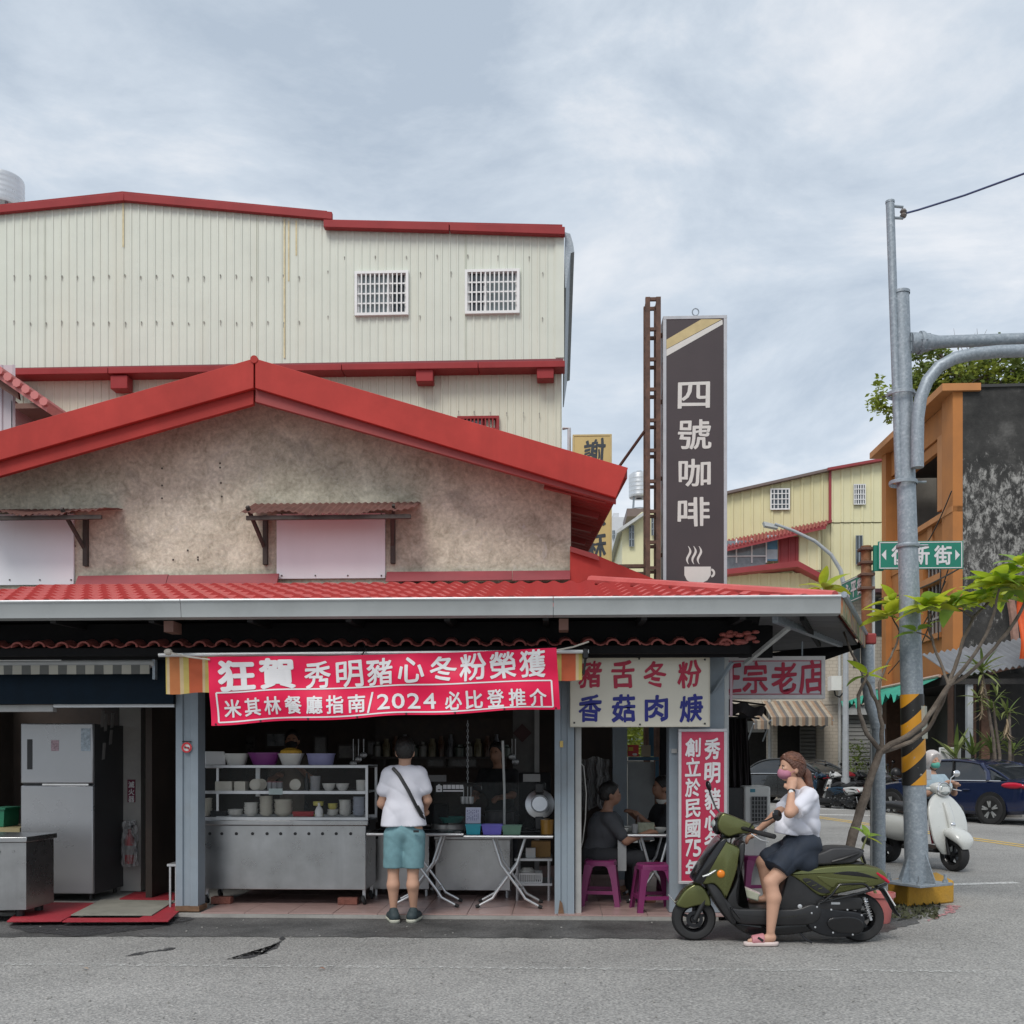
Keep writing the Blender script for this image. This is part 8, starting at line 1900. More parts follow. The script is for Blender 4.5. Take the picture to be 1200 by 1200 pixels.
# dracaena clumps before the dark shopfront
M_dr = [leafmat('dracaena_leaf', (.14,.20,.05), .3), leafmat('dracaena_leaf_pale', (.24,.28,.10), .3)]; M_dead = mat('dead_leaf_straw', (.30,.23,.15), .9, var=.3)
def blade(m, L=.6, Wd=.07, dr=.5):
    v, f, n = [], [], 5
    for i in range(n+1):
        u = i/n; w_ = Wd*.5*(1-u**2.2)*(.5+u if u < .5 else 1); v += [(L*u*math.cos(dr*u*.7),-w_,L*u*.15-L*dr*u*u*.7),(L*u*math.cos(dr*u*.7),w_,L*u*.15-L*dr*u*u*.7)]
    for i in range(n): f.append((2*i,2*i+1,2*i+3,2*i+2))
    return MB().add(v,f).mesh('blade_leaf', m, 0)
BL = [blade(M_dr[k % 2], ru(.5,.75), ru(.07,.1), ru(.1,.9)) for k in range(6)]; DB = [blade(M_dead, ru(.4,.6), .05, 1.2) for k in range(2)]
dp = thing('dracaena', 'tall dracaena with three leafy heads before the dark shopfront', 'plant', G(1172,950)); P_ = bparts(dp)
Yd_ = 25.5
for x0,x1,y in ((1170,1148,790),(1172,1160,822),(1176,1180,834)):
    a,b = W(x0,905,Yd_),W(x1+3,y,Yd_); a.z = .3; P_(MB().tube([a,a.lerp(b,.5)+Vector((.08,0,0)),b],[.05,.04,.03],7), 'stem', M_bark)
def head(px,py,Y,n,s,meshes,par,lo=-.5,hi=1.1,nm='blade_leaf'):
    c = PW(par).inverted() @ W(px,py,Y)
    for k in range(n):
        o = link(nm, random.choice(meshes), par); o.location = c+Vector((0,0,ru(-.1,.1))); o.rotation_euler = (ru(-.3,.3),-ru(lo,hi),ru(0,6.3)); q = s*ru(.7,1.2); o.scale = (q,q,q)
for x,y,n,s in ((1151,786,26,1.1),(1146,818,16,.9),(1163,828,14,.85),(1180,834,16,.9),(1168,812,8,.8)): head(x,y,Yd_,n,s,BL,dp)
for x,y in ((1151,800),(1150,826),(1180,846)): head(x,y,Yd_,14,.9,DB,dp,-1.6,-.9,'dead_leaf')
for k,(x,y,n,lab) in enumerate(((1140,880,16,'low strap leaved plant left of the dracaena stems'),(1163,876,26,'broad green fern like plant behind the blue sedan roof'),(1186,878,22,'strap leaved plant at the right edge above the blue sedan'),(1120,884,10,'small leafy plant by the white parking boards'))):
    t = thing('strap_plant', lab, 'plant', G(x,960)); t.location = (X(x,26.2),26.2,.0); head(x,y+4,26.2,n,1.25,BL,t,.0,1.3)
    bparts(t)(MB().lathe([(.0,0),(.22,0),(.28,.5),(.25,.5),(.0,.42)],14,Matrix.Translation(t.location)), 'pot', mat('grey_pot',(.16,.15,.14),.8))
    MB().tube([(0,0,.42),(0,0,W(x,y+4,26.2).z)],.05,6).build('stem', M_bark, t)
def shrub(lab, px, Y, h, r, n, m=None):
    c = Vector((X(px,Y),Y,0)); t = thing('shrub', lab, 'shrub', c); P = bparts(t); mb = MB(); leafcloud((c.x,c.y,h*.6),(r,r,h*.5),n,.06,mb); P(mb,'foliage',m or M_tl2,ang=0)
    P(MB().tube([c,c+Vector((.02,0,h*.5))],[.03,.015],6),'stem',M_bark)
shrub('dark green shrub in front of the roller shutter', 1008, 34.5, 1.7, .9, 700); shrub('smaller shrub left of the shutter behind the parked scooters', 1000, 34.0, 1.2, .6, 350)
shrub('leafy shrub above the wall seen through the dining bay', 748, 20.0, 3.4, .75, 5000, M_tl)
# ---- row house closing the street's far end and an annex behind the shop's corner
rh = thing('row_house', 'low grey plastered house closing the far end of the side street', 'building', (X(800,49), 49, 0)); P_ = bparts(rh)
M_gp = mat('pale_grey_plaster', (.40,.40,.39), .85, var=.12, scale=.8, streak=.35, dirt=(.26,.25,.24))
P_(MB().box((X(660,49),49,0),(X(838,49),57,6.2)), 'wall', M_gp); P_(MB().box((X(658,49),48.8,6.2),(X(839,49),57.2,6.45)), 'parapet', M_gp)
for x in (690,720,750,780,810): win(x,x+14,760,790,48.98,P_,M_white,2,1)
for x in (685,745,800): shutter(x,x+30,815,48.85,16,P_)
an = thing('annex_house', 'dull green painted annex behind the shop corner beyond the garden wall', 'building', (X(745,22), 22, 0)); P_ = bparts(an)
M_ax = mat('dull_green_render', (.20,.24,.20), .85, var=.15, scale=1, streak=.3, dirt=(.12,.13,.11))
P_(MB().box((X(668,22),22,0),(X(772,22),33,3.9)), 'wall', M_ax); P_(MB().box((X(666,22),21.85,3.9),(X(774,22),33.1,4.05)), 'roof_slab', M_conc)
for x in (690,728): win(x,x+22,800,850,21.98,P_,M_galv,3,2)
# ================================================================ people: one smooth skin per body, clothes over it
def sdf_mesh(prims, h, k=.025, cuts=(), wr=None, pad=.03):
    """blend rounded limbs (tapered capsules and ellipsoids) into one surface by surface nets"""
    lo = np.full(3, 1e9); hi = -lo
    for p in prims:
        if p[0] == 'c':
            for q, r in ((p[1],p[3]),(p[2],p[4])): lo = np.minimum(lo, np.array(q)-r); hi = np.maximum(hi, np.array(q)+r)
        else: r = max(p[2]); lo = np.minimum(lo, np.array(p[1])-r); hi = np.maximum(hi, np.array(p[1])+r)
    lo = lo-pad; n = np.ceil((hi+pad-lo)/h).astype(int)+1
    ax = [lo[i]+h*np.arange(n[i]) for i in range(3)]; D = np.full(n, 9.0, np.float32)
    for p in prims:
        if p[0] == 'c':
            a, b, r0, r1 = np.array(p[1],float), np.array(p[2],float), p[3], p[4]; bl, bh = np.minimum(a,b)-max(r0,r1)-2*k-.02, np.maximum(a,b)+max(r0,r1)+2*k+.02
        else:
            c, rr = np.array(p[1],float), np.array(p[2],float); m = max(rr); bl, bh = c-m-2*k-.02, c+m+2*k+.02
        i0 = np.clip(np.floor((bl-lo)/h).astype(int),0,n-1); i1 = np.clip(np.ceil((bh-lo)/h).astype(int)+1,1,n)
        sl = tuple(slice(i0[i],i1[i]) for i in range(3)); Xg, Yg, Zg = np.meshgrid(*[ax[i][sl[i]] for i in range(3)], indexing='ij'); P = np.stack([Xg,Yg,Zg],-1)
        if p[0] == 'c':
            ab = b-a; t = np.clip(((P-a)@ab)/(ab@ab+1e-9),0,1); d = np.linalg.norm(P-a-t[...,None]*ab,axis=-1)-(r0+(r1-r0)*t)
        else:
            q = P-c
            if len(p) > 3: q = q@np.array(p[3])
            d = (np.linalg.norm(q/rr,axis=-1)-1)*min(rr)
        o = D[sl]; hh = np.clip(.5+.5*(o-d)/k,0,1); D[sl] = o+(d-o)*hh-k*hh*(1-hh)
    Xg, Yg, Zg = np.meshgrid(*ax, indexing='ij')
    if wr is not None: D = D+wr(Xg,Yg,Zg)
    for pt, nn in cuts: D = np.maximum(D, (Xg-pt[0])*nn[0]+(Yg-pt[1])*nn[1]+(Zg-pt[2])*nn[2])
    S_ = D < 0; c8 = [S_[i:n[0]-1+i, j:n[1]-1+j, l:n[2]-1+l] for i in (0,1) for j in (0,1) for l in (0,1)]
    s8 = sum(x.astype(np.int8) for x in c8); act = (s8 > 0) & (s8 < 8); idx = -np.ones(act.shape,int); cells = np.argwhere(act); idx[act] = np.arange(len(cells))
    acc = np.zeros((len(cells),3)); cnt = np.zeros(len(cells)); off = [(i,j,l) for i in (0,1) for j in (0,1) for l in (0,1)]
    for ia, A in enumerate(off):
        for B in off[ia+1:]:
            if sum(abs(np.array(A)-np.array(B))) != 1: continue
            da = D[tuple((cells+A).T)]; db = D[tuple((cells+B).T)]; m = (da < 0) != (db < 0); t = np.where(m, da/(da-db+1e-12), 0)
            acc[m] += (np.array(A)+(np.array(B)-np.array(A))*t[:,None])[m]; cnt[m] += 1
    V = lo+h*(cells+acc/cnt[:,None]); Fq = []
    for a in range(3):
        b, c = (a+1) % 3, (a+2) % 3; s1 = [slice(None)]*3; s2 = [slice(None)]*3; s1[a] = slice(0,-1); s2[a] = slice(1,None)
        ed = np.argwhere(S_[tuple(s1)] != S_[tuple(s2)]); eb = np.zeros(3,int); eb[b] = 1; ec = np.zeros(3,int); ec[c] = 1
        ok = (ed[:,b] > 0) & (ed[:,c] > 0) & (ed[:,b] < n[b]-1) & (ed[:,c] < n[c]-1); ed = ed[ok]
        q = np.stack([idx[tuple((ed-eb-ec).T)], idx[tuple((ed-ec).T)], idx[tuple(ed.T)], idx[tuple((ed-eb).T)]],1); Fq.append(q[(q >= 0).all(1)])
    return V, np.concatenate(Fq)
def skin(name, prims, m, parent, h=.01, k=.025, cuts=(), wr=None):
    V, Fq = sdf_mesh(prims, h, k, cuts, wr); me = bpy.data.meshes.new(name); inv = PW(parent).inverted()
    me.from_pydata([tuple(inv @ Vector(v)) for v in V], [], Fq.tolist())
    bm = bmesh.new(); bm.from_mesh(me); bmesh.ops.smooth_vert(bm, verts=bm.verts, factor=.5, use_axis_x=True, use_axis_y=True, use_axis_z=True); bmesh.ops.recalc_face_normals(bm, faces=bm.faces); bm.to_mesh(me); bm.free()
    me.polygons.foreach_set('use_smooth', [True]*len(me.polygons)); me.materials.append(m); return link(name, me, parent)
def C(a, b, r0, r1): return ('c', tuple(a), tuple(b), r0, r1)
def EL(c, r, rot=None): return ('e', tuple(c), r) if rot is None else ('e', tuple(c), r, [list(x) for x in rot])
def folds(amp, f=28.0, sd=0.0):
    def g_(x,y,z):
        a = np.sin(f*(.75*x+.55*z)+1.9*np.sin(f*.33*z+1.3*y*f*.2+sd)+sd); b = np.sin(f*(.9*z-.5*x)+1.6*np.sin(f*.4*x+sd)+2*sd); c = np.sin(f*1.9*(x*.4+z*.8+y*.3)+2.3*np.sin(f*.5*x+sd))
        return amp*(.9*(1-np.abs(a))**2*1.6+.7*(1-np.abs(b))**2+.3*c-.55)
    return g_
SK = mat('skin_tan', (.50,.29,.20), .55, var=.06, scale=9, spec=.35); SK2 = mat('skin_shade', (.31,.165,.11), .55, var=.06, scale=9, spec=.35)  # second skin is a darker copy, indoor shade put into its colour
HAIR = mat('black_hair', (.012,.010,.009), .5, var=.3, scale=60); HAIRB = mat('auburn_hair', (.11,.045,.028), .45, var=.35, scale=70, bump=.4, bscale=200)
TEE = mat('white_cotton', (.66,.66,.72), .85, var=.03, scale=3); DENIM = mat('teal_denim', (.15,.28,.31), .85, var=.12, scale=20, bump=.15, bscale=300)
def fingers(wrist, d, up, curl, size=1.0, spread=1.0):
    """palm, four bent fingers and a thumb; d: pointing direction, up: back of the hand"""
    d = Vector(d).normalized(); up = Vector(up); up = (up-d*up.dot(d)).normalized(); s = d.cross(up); w = Vector(wrist); out = []
    palm = w+d*.045*size
    out += [C(w,palm+d*.03*size,.024*size,.034*size), C(palm-s*.022*size,palm+d*.035*size-s*.026*size,.018*size,.014*size), C(palm+s*.022*size,palm+d*.035*size+s*.026*size,.018*size,.014*size)]
    for i, L in enumerate((.068,.078,.072,.056)):
        b = palm+d*.045*size+s*(i-1.5)*.0195*size*spread; p = b; a = curl*.45; dd = d
        for j, f in enumerate((.45,.32,.25)):
            dd = (d*math.cos(a)-up*math.sin(a)); q = p+dd*L*f*size; out.append(C(p,q,(.0092-.001*j)*size,(.0085-.001*j)*size)); p = q; a += curl*.6
    t0 = w+d*.02*size-s*.026*size; t1 = t0+(d*.6-s*.75-up*.15).normalized()*.04*size; out += [C(t0,t1,.013*size,.011*size), C(t1,t1+(d*.9-s*.2-up*.2).normalized()*.03*size,.010*size,.008*size)]
    return out
def head_prims(c, f, s, sz=1.0):
    """skull, jaw, nose, ears; f: facing direction (unit), s: the head's left"""
    c, f, s = Vector(c), Vector(f), Vector(s); u = Vector((0,0,1)); rot = [list(f), list(s), list(u)]; rot = np.array(rot).T
    E = lambda p, r: EL(c+f*p[0]*sz+s*p[1]*sz+u*p[2]*sz, tuple(x*sz for x in r), rot)
    return [E((-.012,0,.022),(.096,.076,.092)), E((.018,0,-.045),(.070,.060,.070)), E((.050,0,-.085),(.030,.032,.026)), E((.088,0,-.025),(.020,.014,.024)), E((.076,0,-.012),(.016,.052,.016)), E((.075,0,-.062),(.020,.028,.014)),
            E((-.012,.078,-.022),(.020,.012,.032)), E((-.012,-.078,-.022),(.020,.012,.032))]
def face_bits(par, c, f, s, sz=1.0, mask=None, Pm=None):
    c, f, s = Vector(c), Vector(f), Vector(s); u = Vector((0,0,1))
    for q in (-1,1):
        e = c+(f*.082+s*q*.030-u*.005)*sz; MB().ell(e,(.010*sz,.010*sz,.007*sz),10,7).build('eye', mat('eye_white',(.6,.58,.56),.3), par, world=True)
        MB().ell(e+f*.006*sz,(.006*sz,.006*sz,.006*sz),8,6).build('iris', HAIR, par, world=True)
        MB().tube([e+(f*.004+u*.018-s*q*.014)*sz,e+(f*.008+u*.023)*sz,e+(f*.0+u*.018+s*q*.016)*sz],.0035*sz,5).build('eyebrow', HAIR, par, world=True)
    if mask is not None:
        rot = np.array([list(f),list(s),list(u)]).T
        skin('face_mask', [EL(c+(f*.052-u*.055)*sz,(.058*sz,.068*sz,.050*sz),rot), EL(c+(f*.085-u*.045)*sz,(.030*sz,.028*sz,.040*sz),rot)], mask, par, .006, .02)
        for q in (-1,1): MB().tube([c+(f*.04+s*q*.068-u*.045)*sz,c+(f*.0+s*q*.084-u*.03)*sz,c+(-f*.015+s*q*.09-u*.015)*sz],.002,4).build('mask_loop', mask, par, world=True)
    else: MB().tube([c+(f*.090+s*.022-u*.064)*sz,c+(f*.098-u*.062)*sz,c+(f*.090-s*.022-u*.064)*sz],.005*sz,6).build('lips', mat('lip',(.30,.12,.10),.5), par, world=True)
def cap_hair(par, c, f, s, m, sz=1.0, extra=(), nape=-.06):
    c, f, s = Vector(c), Vector(f), Vector(s); u = Vector((0,0,1)); rot = np.array([list(f),list(s),list(u)]).T
    # hairline: keep what lies behind and above a slanting plane
    n = (f*.80-u*.60).normalized(); return skin('hair', [EL(c+(-f*.016+u*.026)*sz,(.110*sz,.090*sz,.104*sz),rot), EL(c+(-f*.055-u*.02)*sz,(.062*sz,.074*sz,.075*sz),rot)]+list(extra), m, par, .007, .02, [(tuple(c+(f*.030+u*.010)*sz),tuple(n)),(tuple(c+u*nape*sz),(0,0,-1))] if not extra else [(tuple(c+(f*.030+u*.010)*sz),tuple(n))], wr=lambda x,y,z: .0035*np.sin(150*x+60*y+8*np.sin(40*z))*np.sin(120*y+50*z)+.002*np.sin(260*x+190*z))

# ---- man at the counter, seen from behind
Ym = 9.45
pm = thing('person', 'man in white t-shirt and teal denim shorts standing at the counter with his back turned', 'person', (X(472,Ym), Ym, 0))
g = lambda x,y,dy=0.0: W(x,y,Ym)+Vector((0,dy,0))
z0 = lambda v,z: Vector((v.x,v.y,z))
hd_c = g(474,880,.04); fM = Vector((-.10,.99,0)).normalized(); sM = Vector((-.99,-.10,0)).normalized()
lf, rf_ = z0(g(461,1070),.09), z0(g(484,1070,.03),.09)
arms = [C(g(455,911,0),g(446,942,.05),.042,.039), C(g(446,942,.05),g(454,957,.27),.040,.027), C(g(493,911,0),g(500,938,.06),.042,.039), C(g(500,938,.06),g(491,955,.28),.040,.027)]
body = [EL(g(474,920,0),(.13,.085,.18)), EL(g(473,955,0),(.12,.085,.14)), C(g(459,907),g(489,907),.048,.048), C(g(474,900,.01),g(474,884,.03),.058,.052)]+head_prims(hd_c,fM,sM)+arms
body += fingers(g(449,957,.27),(.3,.9,.1),(0,-.2,1),.9)+fingers(g(495,955,.28),(-.3,.9,.1),(0,-.2,1),.9)
for hx,kx,ft in ((463,461,lf),(485,484,rf_)):
    body += [C(g(hx,972),g(kx,1019,.0),.082,.052), C(g(kx,1019,.0),g(kx,1037,-.012),.050,.057), C(g(kx,1037,-.012),ft+Vector((0,.01,.03)),.057,.031), C(ft,ft+Vector((0,.14,-.045)),.034,.03)]
skin('body', body, SK, pm, .0075, .022)
skin('t_shirt', [EL(g(474,924,0),(.165,.118,.21)), EL(g(473,948,0),(.172,.122,.19)), C(g(458,906),g(490,906),.072,.072), C(g(454,909,0),g(449,926,.02),.062,.064), C(g(494,909,0),g(498,924,.02),.062,.064), C(g(464,950),g(462,974),.118,.132), C(g(482,950),g(484,974),.118,.132)], TEE, pm, .0085, .03, [(tuple(g(474,968)),(0.02,0,-1)), (tuple(g(474,894)),(0,0,1))], folds(.0045,15,1))
skin('shorts', [EL(g(473,973),(.150,.115,.13)), C(g(463,980),g(461,1017),.108,.094), C(g(485,980),g(485,1017),.108,.094)], DENIM, pm, .0085, .025, [(tuple(g(473,1017)),(0,0,-1)), (tuple(g(473,965)),(0,0,1))], folds(.0035,17,4))
cap_hair(pm, hd_c+Vector((0,0,.005)), fM, sM, HAIR, 1.02, nape=-.075)
MB().tube([g(462,900,-.075),g(470,908,-.112),g(481,926,-.133),g(489,942,-.136),g(495,954,-.10),g(497,960,-.02)],.016,6).build('bag_strap', M_black, pm, world=True)
MB().box((-.045,-.012,-.005),(.045,.012,.005),Matrix.Translation(g(495,948,-.13)) @ Matrix.Rotation(R(60),4,'Y')).build('strap_slider', M_black, pm, world=True)
MB().cbox(g(490,973,-.135),(.05,.012,.02)).build('pocket_label', M_black, pm, world=True)
SHOE = mat('dark_sneaker',(.025,.04,.045),.7,var=.3,scale=30); SOLE = mat('pale_sole',(.46,.46,.38),.6)
for ft,rz in ((lf,.35),(rf_,-.15)):
    o = Vector((math.sin(-rz),math.cos(rz),0)); a = z0(ft,.0)-o*.06; 
    sh = skin('shoe', [C(a+Vector((0,0,.055)),a+o*.20+Vector((0,0,.045)),.048,.042), C(a+o*.01+Vector((0,0,.06)),a+o*.05+Vector((0,0,.10)),.046,.044)], SHOE, pm, .008, .02, [(tuple(a+Vector((0,0,.028))),(0,0,-1))])
    skin('sole', [C(a+Vector((0,0,.03)),a+o*.21+Vector((0,0,.03)),.052,.046)], SOLE, sh, .008, .02, [(tuple(a+Vector((0,0,.036))),(0,0,1)),(tuple(a+Vector((0,0,.002))),(0,0,-1))])

# ---- woman on the green scooter
pw = thing('person', 'woman in white t-shirt and navy shorts astride the green scooter, hand at ear', 'person', (GO.x+T3(890,0).x, 8.43, 0))
w = lambda x,y,dy=0.0: GO+T3(x,y,dy)
fW = Vector((-.96,-.28,0)).normalized(); sW = Vector((.28,-.96,0)).normalized()
hc = w(925,899,-.03)
ank = Vector((w(896,1090,-.25).x,8.65-.25,.10))
elb = w(915,949,-.33); wri = w(921,925,-.20)
eF = w(913,958,.20); wF = w(896,975,.27)
body = [EL(w(940,952,0),(.10,.14,.18)), EL(w(939,986,0),(.10,.135,.10)), C(w(942,934,-.12),w(942,934,.12),.05,.05), C(w(941,928,-.01),w(931,912,-.02),.050,.046)]+head_prims(hc,fW,sW,.98)
body += [C(w(941,934,-.17),elb,.046,.041), C(elb,wri,.042,.027), C(w(940,932,.17),eF,.046,.038), C(eF,wF,.038,.025)]
body += fingers(wri,(.16,.5,1),(-.35,-.85,.3),.85,.92)+fingers(wF,(-.75,.05,-.55),(-.5,0,.85),.55,.95)
kn = w(897,1028,-.22)
body += [C(w(938,992,-.10),kn,.092,.056), C(kn,w(900,1046,-.235),.054,.058), C(w(900,1046,-.235),ank+Vector((0,0,.02)),.058,.034), C(ank+Vector((.01,0,-.03)),ank+Vector((-.12,-.01,-.052)),.036,.028), C(ank+Vector((-.12,-.01,-.052)),ank+Vector((-.17,-.01,-.058)),.027,.018)]
body += [C(w(938,992,.10),w(900,1012,.17),.098,.064), C(w(900,1012,.17),w(905,1052,.14),.062,.040), C(w(905,1054,.14),w(884,1057,.14),.034,.024)]
skin('body', body, SK, pw, .0065, .02)
skin('t_shirt', [EL(w(940,948,0),(.140,.178,.20)), EL(w(936,966,0),(.160,.18,.14)), C(w(943,933,-.12),w(943,933,.12),.076,.076), C(w(942,933,-.15),w(926,945,-.27),.072,.074), C(w(941,932,.15),w(926,948,.22),.078,.072), C(w(925,968,0),w(925,978,0),.12,.12), C(w(944,965,0),w(943,982,0),.11,.11)], TEE, pw, .0075, .03,
     [(tuple(w(930,977.5)),(-.12,0,-.99)), (tuple(w(936,919)),(-.35,0,.95)), (tuple(w(922,946,-.30)),tuple((elb-w(942,932,-.15)).normalized()))], folds(.009,27,2))
skin('shorts', [EL(w(938,988,0),(.155,.185,.12)), EL(w(943,990,0),(.135,.18,.13)), C(w(936,992,-.10),w(905,1012,-.19),.115,.108), C(w(936,992,.10),w(908,1008,.17),.11,.10), C(w(945,1000,-.05),w(940,1008,-.10),.10,.10)], mat('navy_shorts_cloth',(.018,.026,.042),.8,var=.2,scale=12), pw, .0075, .035,
     [(tuple(w(930,972.5)),(-.1,0,1)), (tuple(w(903,1014,-.19)),(-.62,-.25,-.74))], folds(.008,22,6))
rot = np.array([list(fW),list(sW),[0,0,1]]).T
cap_hair(pw, hc, fW, sW, HAIRB, 1.03, extra=[C(hc-fW*.06+Vector((0,0,.0)),hc-fW*.105+Vector((0,0,-.01)),.05,.036)])
pt = [hc-fW*.115+Vector((0,0,-.01)), hc-fW*.15+Vector((0,-.01,-.06)), hc-fW*.165+Vector((0,-.02,-.14)), hc-fW*.185+Vector((0,-.02,-.24)), hc-fW*.195+Vector((0,-.02,-.30))]
skin('ponytail', [C(a,b,r,q) for a,b,r,q in zip(pt,pt[1:],(.030,.036,.032,.022),(.036,.032,.022,.008))], HAIRB, pw, .006, .015, wr=lambda x,y,z: .003*np.sin(160*x+90*y)*np.sin(30*z))
MB().lathe([(.026,-.008),(.034,0),(.026,.008)],14,Matrix.Translation(pt[0]) @ Matrix.Rotation(R(70),4,'Y')).build('hair_tie', mat('dark_red_band',(.12,.02,.03),.6), pw, world=True)
face_bits(pw, hc, fW, sW, .98, mat('pink_mask',(.42,.17,.24),.8,var=.06))
wd_ = (wri-elb).normalized(); mm = Matrix.Translation(wri-wd_*.012) @ wd_.to_track_quat('Z','Y').to_matrix().to_4x4()
wt_ = MB().lathe([(.029,-.009),(.032,-.009),(.032,.009),(.029,.009)],20,mm).build('watch_strap', M_black, pw, world=True)
MB().lathe([(.0,.006),(.017,.006),(.019,0)],18,Matrix.Translation(wri-wd_*.012+Vector((-.010,-.030,0))) @ Matrix.Rotation(R(80),4,'X')).build('watch_face', M_white, wt_, world=True)
fd = (wF-eF).normalized(); mm = Matrix.Translation(wF) @ fd.to_track_quat('Z','Y').to_matrix().to_4x4()
MB().lathe([(.026,-.006),(.030,-.006),(.030,.006),(.026,.006)],18,mm).build('bracelet', M_white, pw, world=True)
PK = mat('pink_slide_strap',(.46,.19,.21),.6,var=.06); PS = mat('pale_pink_sole',(.62,.52,.49),.6)
sl_ = skin('slide', [C((ank.x+.02,ank.y,.028),(ank.x-.18,ank.y-.012,.022),.045,.042)], PS, pw, .007, .015, [((0,0,.036),(0,0,1)),((0,0,.003),(0,0,-1))])
skin('slide_strap', [C((ank.x-.06,ank.y,.055),(ank.x-.155,ank.y-.01,.043),.049,.044)], PK, sl_, .006, .012, [((ank.x-.055,0,0),(1,0,0)),((ank.x-.155,0,0),(-1,0,0)),((0,0,.02),(0,0,-1))])
MB().beam((ank.x-.07,ank.y-.050,.05),(ank.x-.11,ank.y-.046,.075),.006,.02).build('strap_band', M_black, sl_, world=True)

mb = MB()
for k in range(70):
    a = -1.35+2.7*k/69+ru(-.03,.03); st_ = hc+fW*ru(.045,.065)*math.cos(a*.8)+sW*.078*math.sin(a)+Vector((0,0,.055+.05*math.cos(a)-ru(0,.02))); en = pt[0]+Vector((ru(-.01,.01),ru(-.01,.01),ru(-.015,.015))); pts_ = []
    for i in range(7):
        q_ = st_.lerp(en,i/6)-(hc-fW*.016+Vector((0,0,.02))); l_ = math.sqrt((q_.dot(fW)/.1165)**2+(q_.dot(sW)/.0965)**2+(q_.z/.111)**2) or 1; w_ = 1 if i in range(1,6) else 0
        pts_.append((hc-fW*.016+Vector((0,0,.02)))+q_*((1/l_ if l_ < 1.25 else 1)*ru(.985,1.02) if w_ else max(1,1/l_)*.97))
    mb.tube(pts_, ru(.0018,.0035), 4)
for k in range(26):
    o_ = Vector((ru(-.022,.022),ru(-.022,.022),0)); mb.tube([p_+o_*(1-.5*i/4)*(1.3 if 0 < i < 4 else .8)+Vector((0,0,-.03*rnd() if i == 4 else 0)) for i,p_ in enumerate(pt)], ru(.0015,.003), 4)
tag(mb.build('hair_strands', mat('auburn_strand',(.17,.075,.045),.4,var=.3,scale=30), pw, world=True), kind='stuff')
# ---- rider of the white scooter, diner, second diner, two cooks
def figure(lab, cx, Y, hip_z, head_py, face, tops, bottoms, skin_m, hairm, pose, h=.014, mask=None, helmet=None, sz=1.0, apron=None):
    hx = X(cx,Y); f = Vector((math.cos(face),math.sin(face),0)); s = Vector((-f.y,f.x,0)); u = Vector((0,0,1))
    hcen = Vector((hx,Y,Z(head_py,Y,cx))) + f*pose.get('head',0); hip = Vector((hx,Y,hip_z)); t = thing('person', lab, 'person', (hx,Y,0))
    shz = hcen.z-.25*sz; ch = Vector((hx,Y,shz))+f*pose.get('lean',0)
    b = head_prims(hcen,f,s,sz)+[C(hcen-u*.09-f*.015,ch+u*.04,.05,.055), EL(ch-u*.12,(.17*sz,.17*sz,.2)), C(hip,ch-u*.1,.115,.12), C(ch+s*.15*sz,ch-s*.15*sz,.06,.06)]
    for q,(e,wv) in zip((1,-1),pose['arms']):
        sh = ch+s*q*.19*sz; el = sh+f*e[0]+s*q*e[1]+u*e[2]; wr_ = el+f*wv[0]+s*q*wv[1]+u*wv[2]
        b += [C(sh,el,.05,.042), C(el,wr_,.04,.028)]+fingers(wr_,(wr_-el),u,.7)
        tops_p = pose.setdefault('sl',[]); tops_p.append(C(sh,sh.lerp(el,.75),.068,.062))
    lg = []
    for q,(k_,a_) in zip((1,-1),pose['legs']):
        hp = hip+s*q*.1; kn_ = hp+f*k_[0]+s*q*k_[1]+u*k_[2]; an = kn_+f*a_[0]+s*q*a_[1]+u*a_[2]
        b += [C(hp,kn_,.09,.062), C(kn_,an,.06,.04), C(an,an+f*.13-u*.03,.036,.03)]; lg += [C(hp,kn_,.105,.08), C(kn_,an,.08,.062)]
    skin('body', b, skin_m, t, h, .025)
    skin('top', [EL(ch-u*.12,(.19*sz,.19*sz,.22)), C(hip+u*.02,ch-u*.1,.155,.15), C(ch+s*.15*sz,ch-s*.15*sz,.075,.075)]+pose['sl'], tops, t, h, .03, [(tuple(ch+u*.065),(0,0,1)),(tuple(hip-u*.09),(0,0,-1))], folds(.004,24,cx))
    skin('trousers', [EL(hip,(.165,.165,.15)), C(hip,hip+u*.1,.135,.13)]+lg, bottoms, t, h, .03, [(tuple(hip+u*.10),(0,0,1))], folds(.004,24,cx))
    if helmet:
        rot_ = np.array([list(f),list(s),[0,0,1]]).T; hm_ = skin('helmet', [EL(hcen+u*.03-f*.01,(.135,.125,.135),rot_), EL(hcen-f*.05-u*.03,(.10,.12,.11),rot_)], helmet, t, .010, .02, [(tuple(hcen+f*.055),tuple((f*.93-u*.36).normalized()))])
        MB().tube([hcen+s*.10-u*.02,hcen+f*.03-u*.11+s*.05,hcen+f*.05-u*.135,hcen+f*.03-u*.11-s*.05,hcen-s*.10-u*.02],.006,5).build('chin_strap', M_black, t, world=True)
    else: cap_hair(t, hcen, f, s, hairm, sz, nape=-.07)
    face_bits(t, hcen, f, s, sz, mask)
    if apron: skin('apron', [EL(ch-u*.2+f*.05,(.17,.17,.2)), C(hip+f*.06,ch-u*.2+f*.05,.15,.14)], apron, t, .016, .03, [(tuple(ch-f*-.02),tuple(-f)),(tuple(ch-u*.06),(0,0,1))])
    return t
BLU = mat('pale_blue_shirt',(.36,.46,.52),.85,var=.08); BLK = mat('black_shirt',(.014,.014,.016),.9,var=.2); GRY = mat('slate_grey_shirt',(.05,.053,.06),.9,var=.1); TRS = mat('dark_trousers',(.02,.021,.025),.9,var=.2)
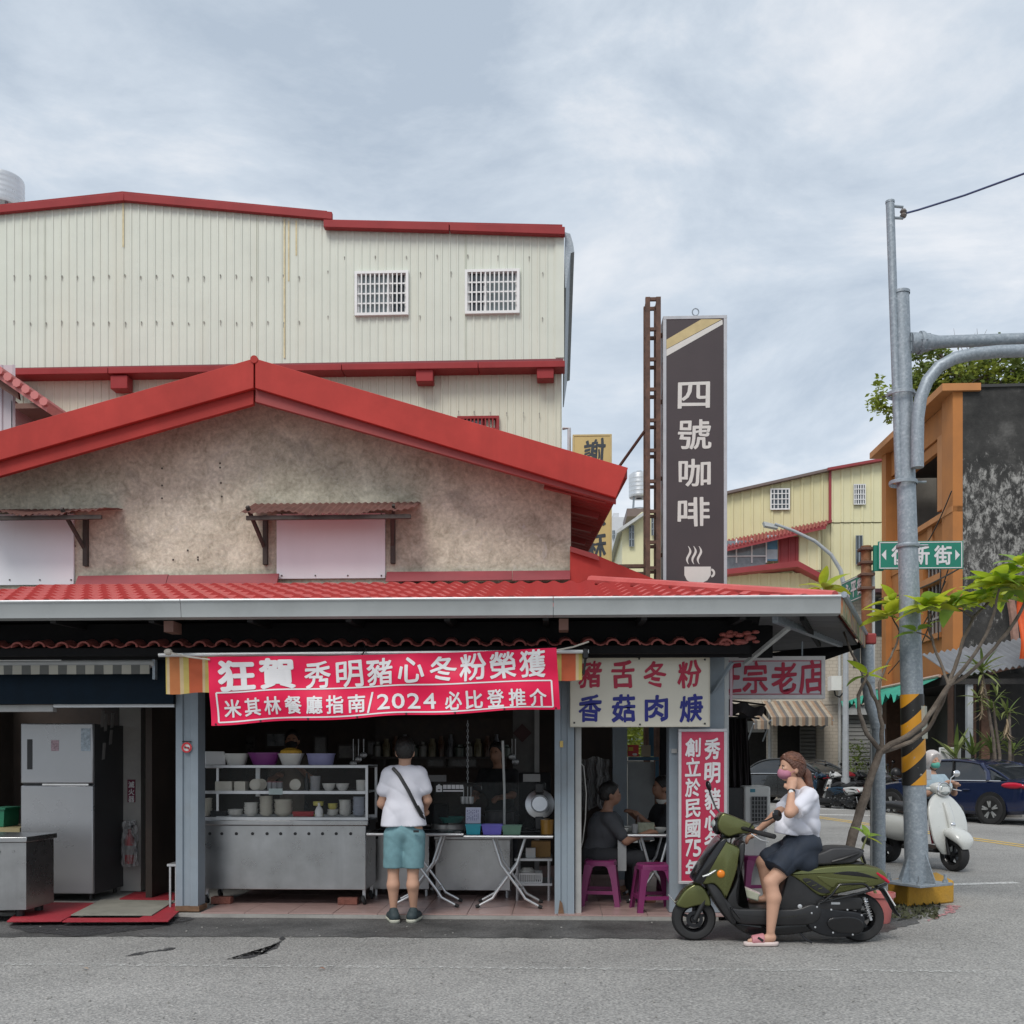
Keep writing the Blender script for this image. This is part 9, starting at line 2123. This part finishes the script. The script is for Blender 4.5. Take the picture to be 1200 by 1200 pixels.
sit = [((.40,.05,-.02),(.02,.0,-.40)),((.40,.05,-.02),(.02,.0,-.40))]
yr = ws.location.y+.32
figure('rider in white helmet, mint mask and pale blue shirt on the white scooter', 1089, yr, .86, 892, R(-64), BLU, TRS, SK, HAIR, dict(arms=[((.16,.06,-.20),(.14,-.13,.10)),((.16,.06,-.20),(.16,-.12,.12))], legs=[((.36,.06,-.08),(.02,.0,-.42)),((.36,.06,-.08),(.02,.0,-.42))], lean=.05, head=.06), .011, mat('mint_mask',(.12,.45,.36),.8), mat('white_helmet',(.60,.55,.53),.3,coat=.4))
single('phone', MB().cbox(W(1088,908,yr-.42),(.075,.012,.14)), M_alu, 'pale phone held by the rider on the white scooter', 'phone', bevel=.004)
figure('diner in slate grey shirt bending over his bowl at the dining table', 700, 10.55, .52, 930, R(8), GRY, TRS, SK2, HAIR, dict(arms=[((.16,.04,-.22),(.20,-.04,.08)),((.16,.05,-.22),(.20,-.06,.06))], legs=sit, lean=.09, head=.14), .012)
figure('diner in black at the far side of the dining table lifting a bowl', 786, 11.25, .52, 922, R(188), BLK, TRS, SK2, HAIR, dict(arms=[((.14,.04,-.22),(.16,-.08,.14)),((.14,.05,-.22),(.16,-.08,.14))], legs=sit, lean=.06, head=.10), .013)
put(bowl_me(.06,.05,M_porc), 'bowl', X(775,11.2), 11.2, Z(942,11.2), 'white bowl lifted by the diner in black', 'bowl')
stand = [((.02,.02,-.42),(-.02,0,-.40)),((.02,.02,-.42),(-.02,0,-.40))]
figure('cook with a beige apron standing behind the display cabinet', 343, 12.3, .90, 867, R(-82), mat('dim_brown_shirt',(.10,.085,.07),.9), TRS, SK2, HAIR, dict(arms=[((.12,.04,-.22),(.16,-.10,.12)),((.12,.05,-.24),(.14,-.08,.05))], legs=stand, lean=.02, head=.03), .014, BLK, None, 1.0, mat('beige_apron',(.20,.165,.13),.9))  # black face mask is added to turn the cook's face dark
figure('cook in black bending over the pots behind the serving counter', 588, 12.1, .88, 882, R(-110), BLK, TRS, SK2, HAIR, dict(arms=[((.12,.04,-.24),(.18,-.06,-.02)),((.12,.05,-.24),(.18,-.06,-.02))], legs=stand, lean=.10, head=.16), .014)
single('stool_base', MB().lathe([(.16,0),(.14,.42),(.16,.43),(.16,.45),(.0,.45)],16,Matrix.Translation((X(786,11.25),11.25,FL))), M_stool, 'magenta stool under the diner in black', 'stool')
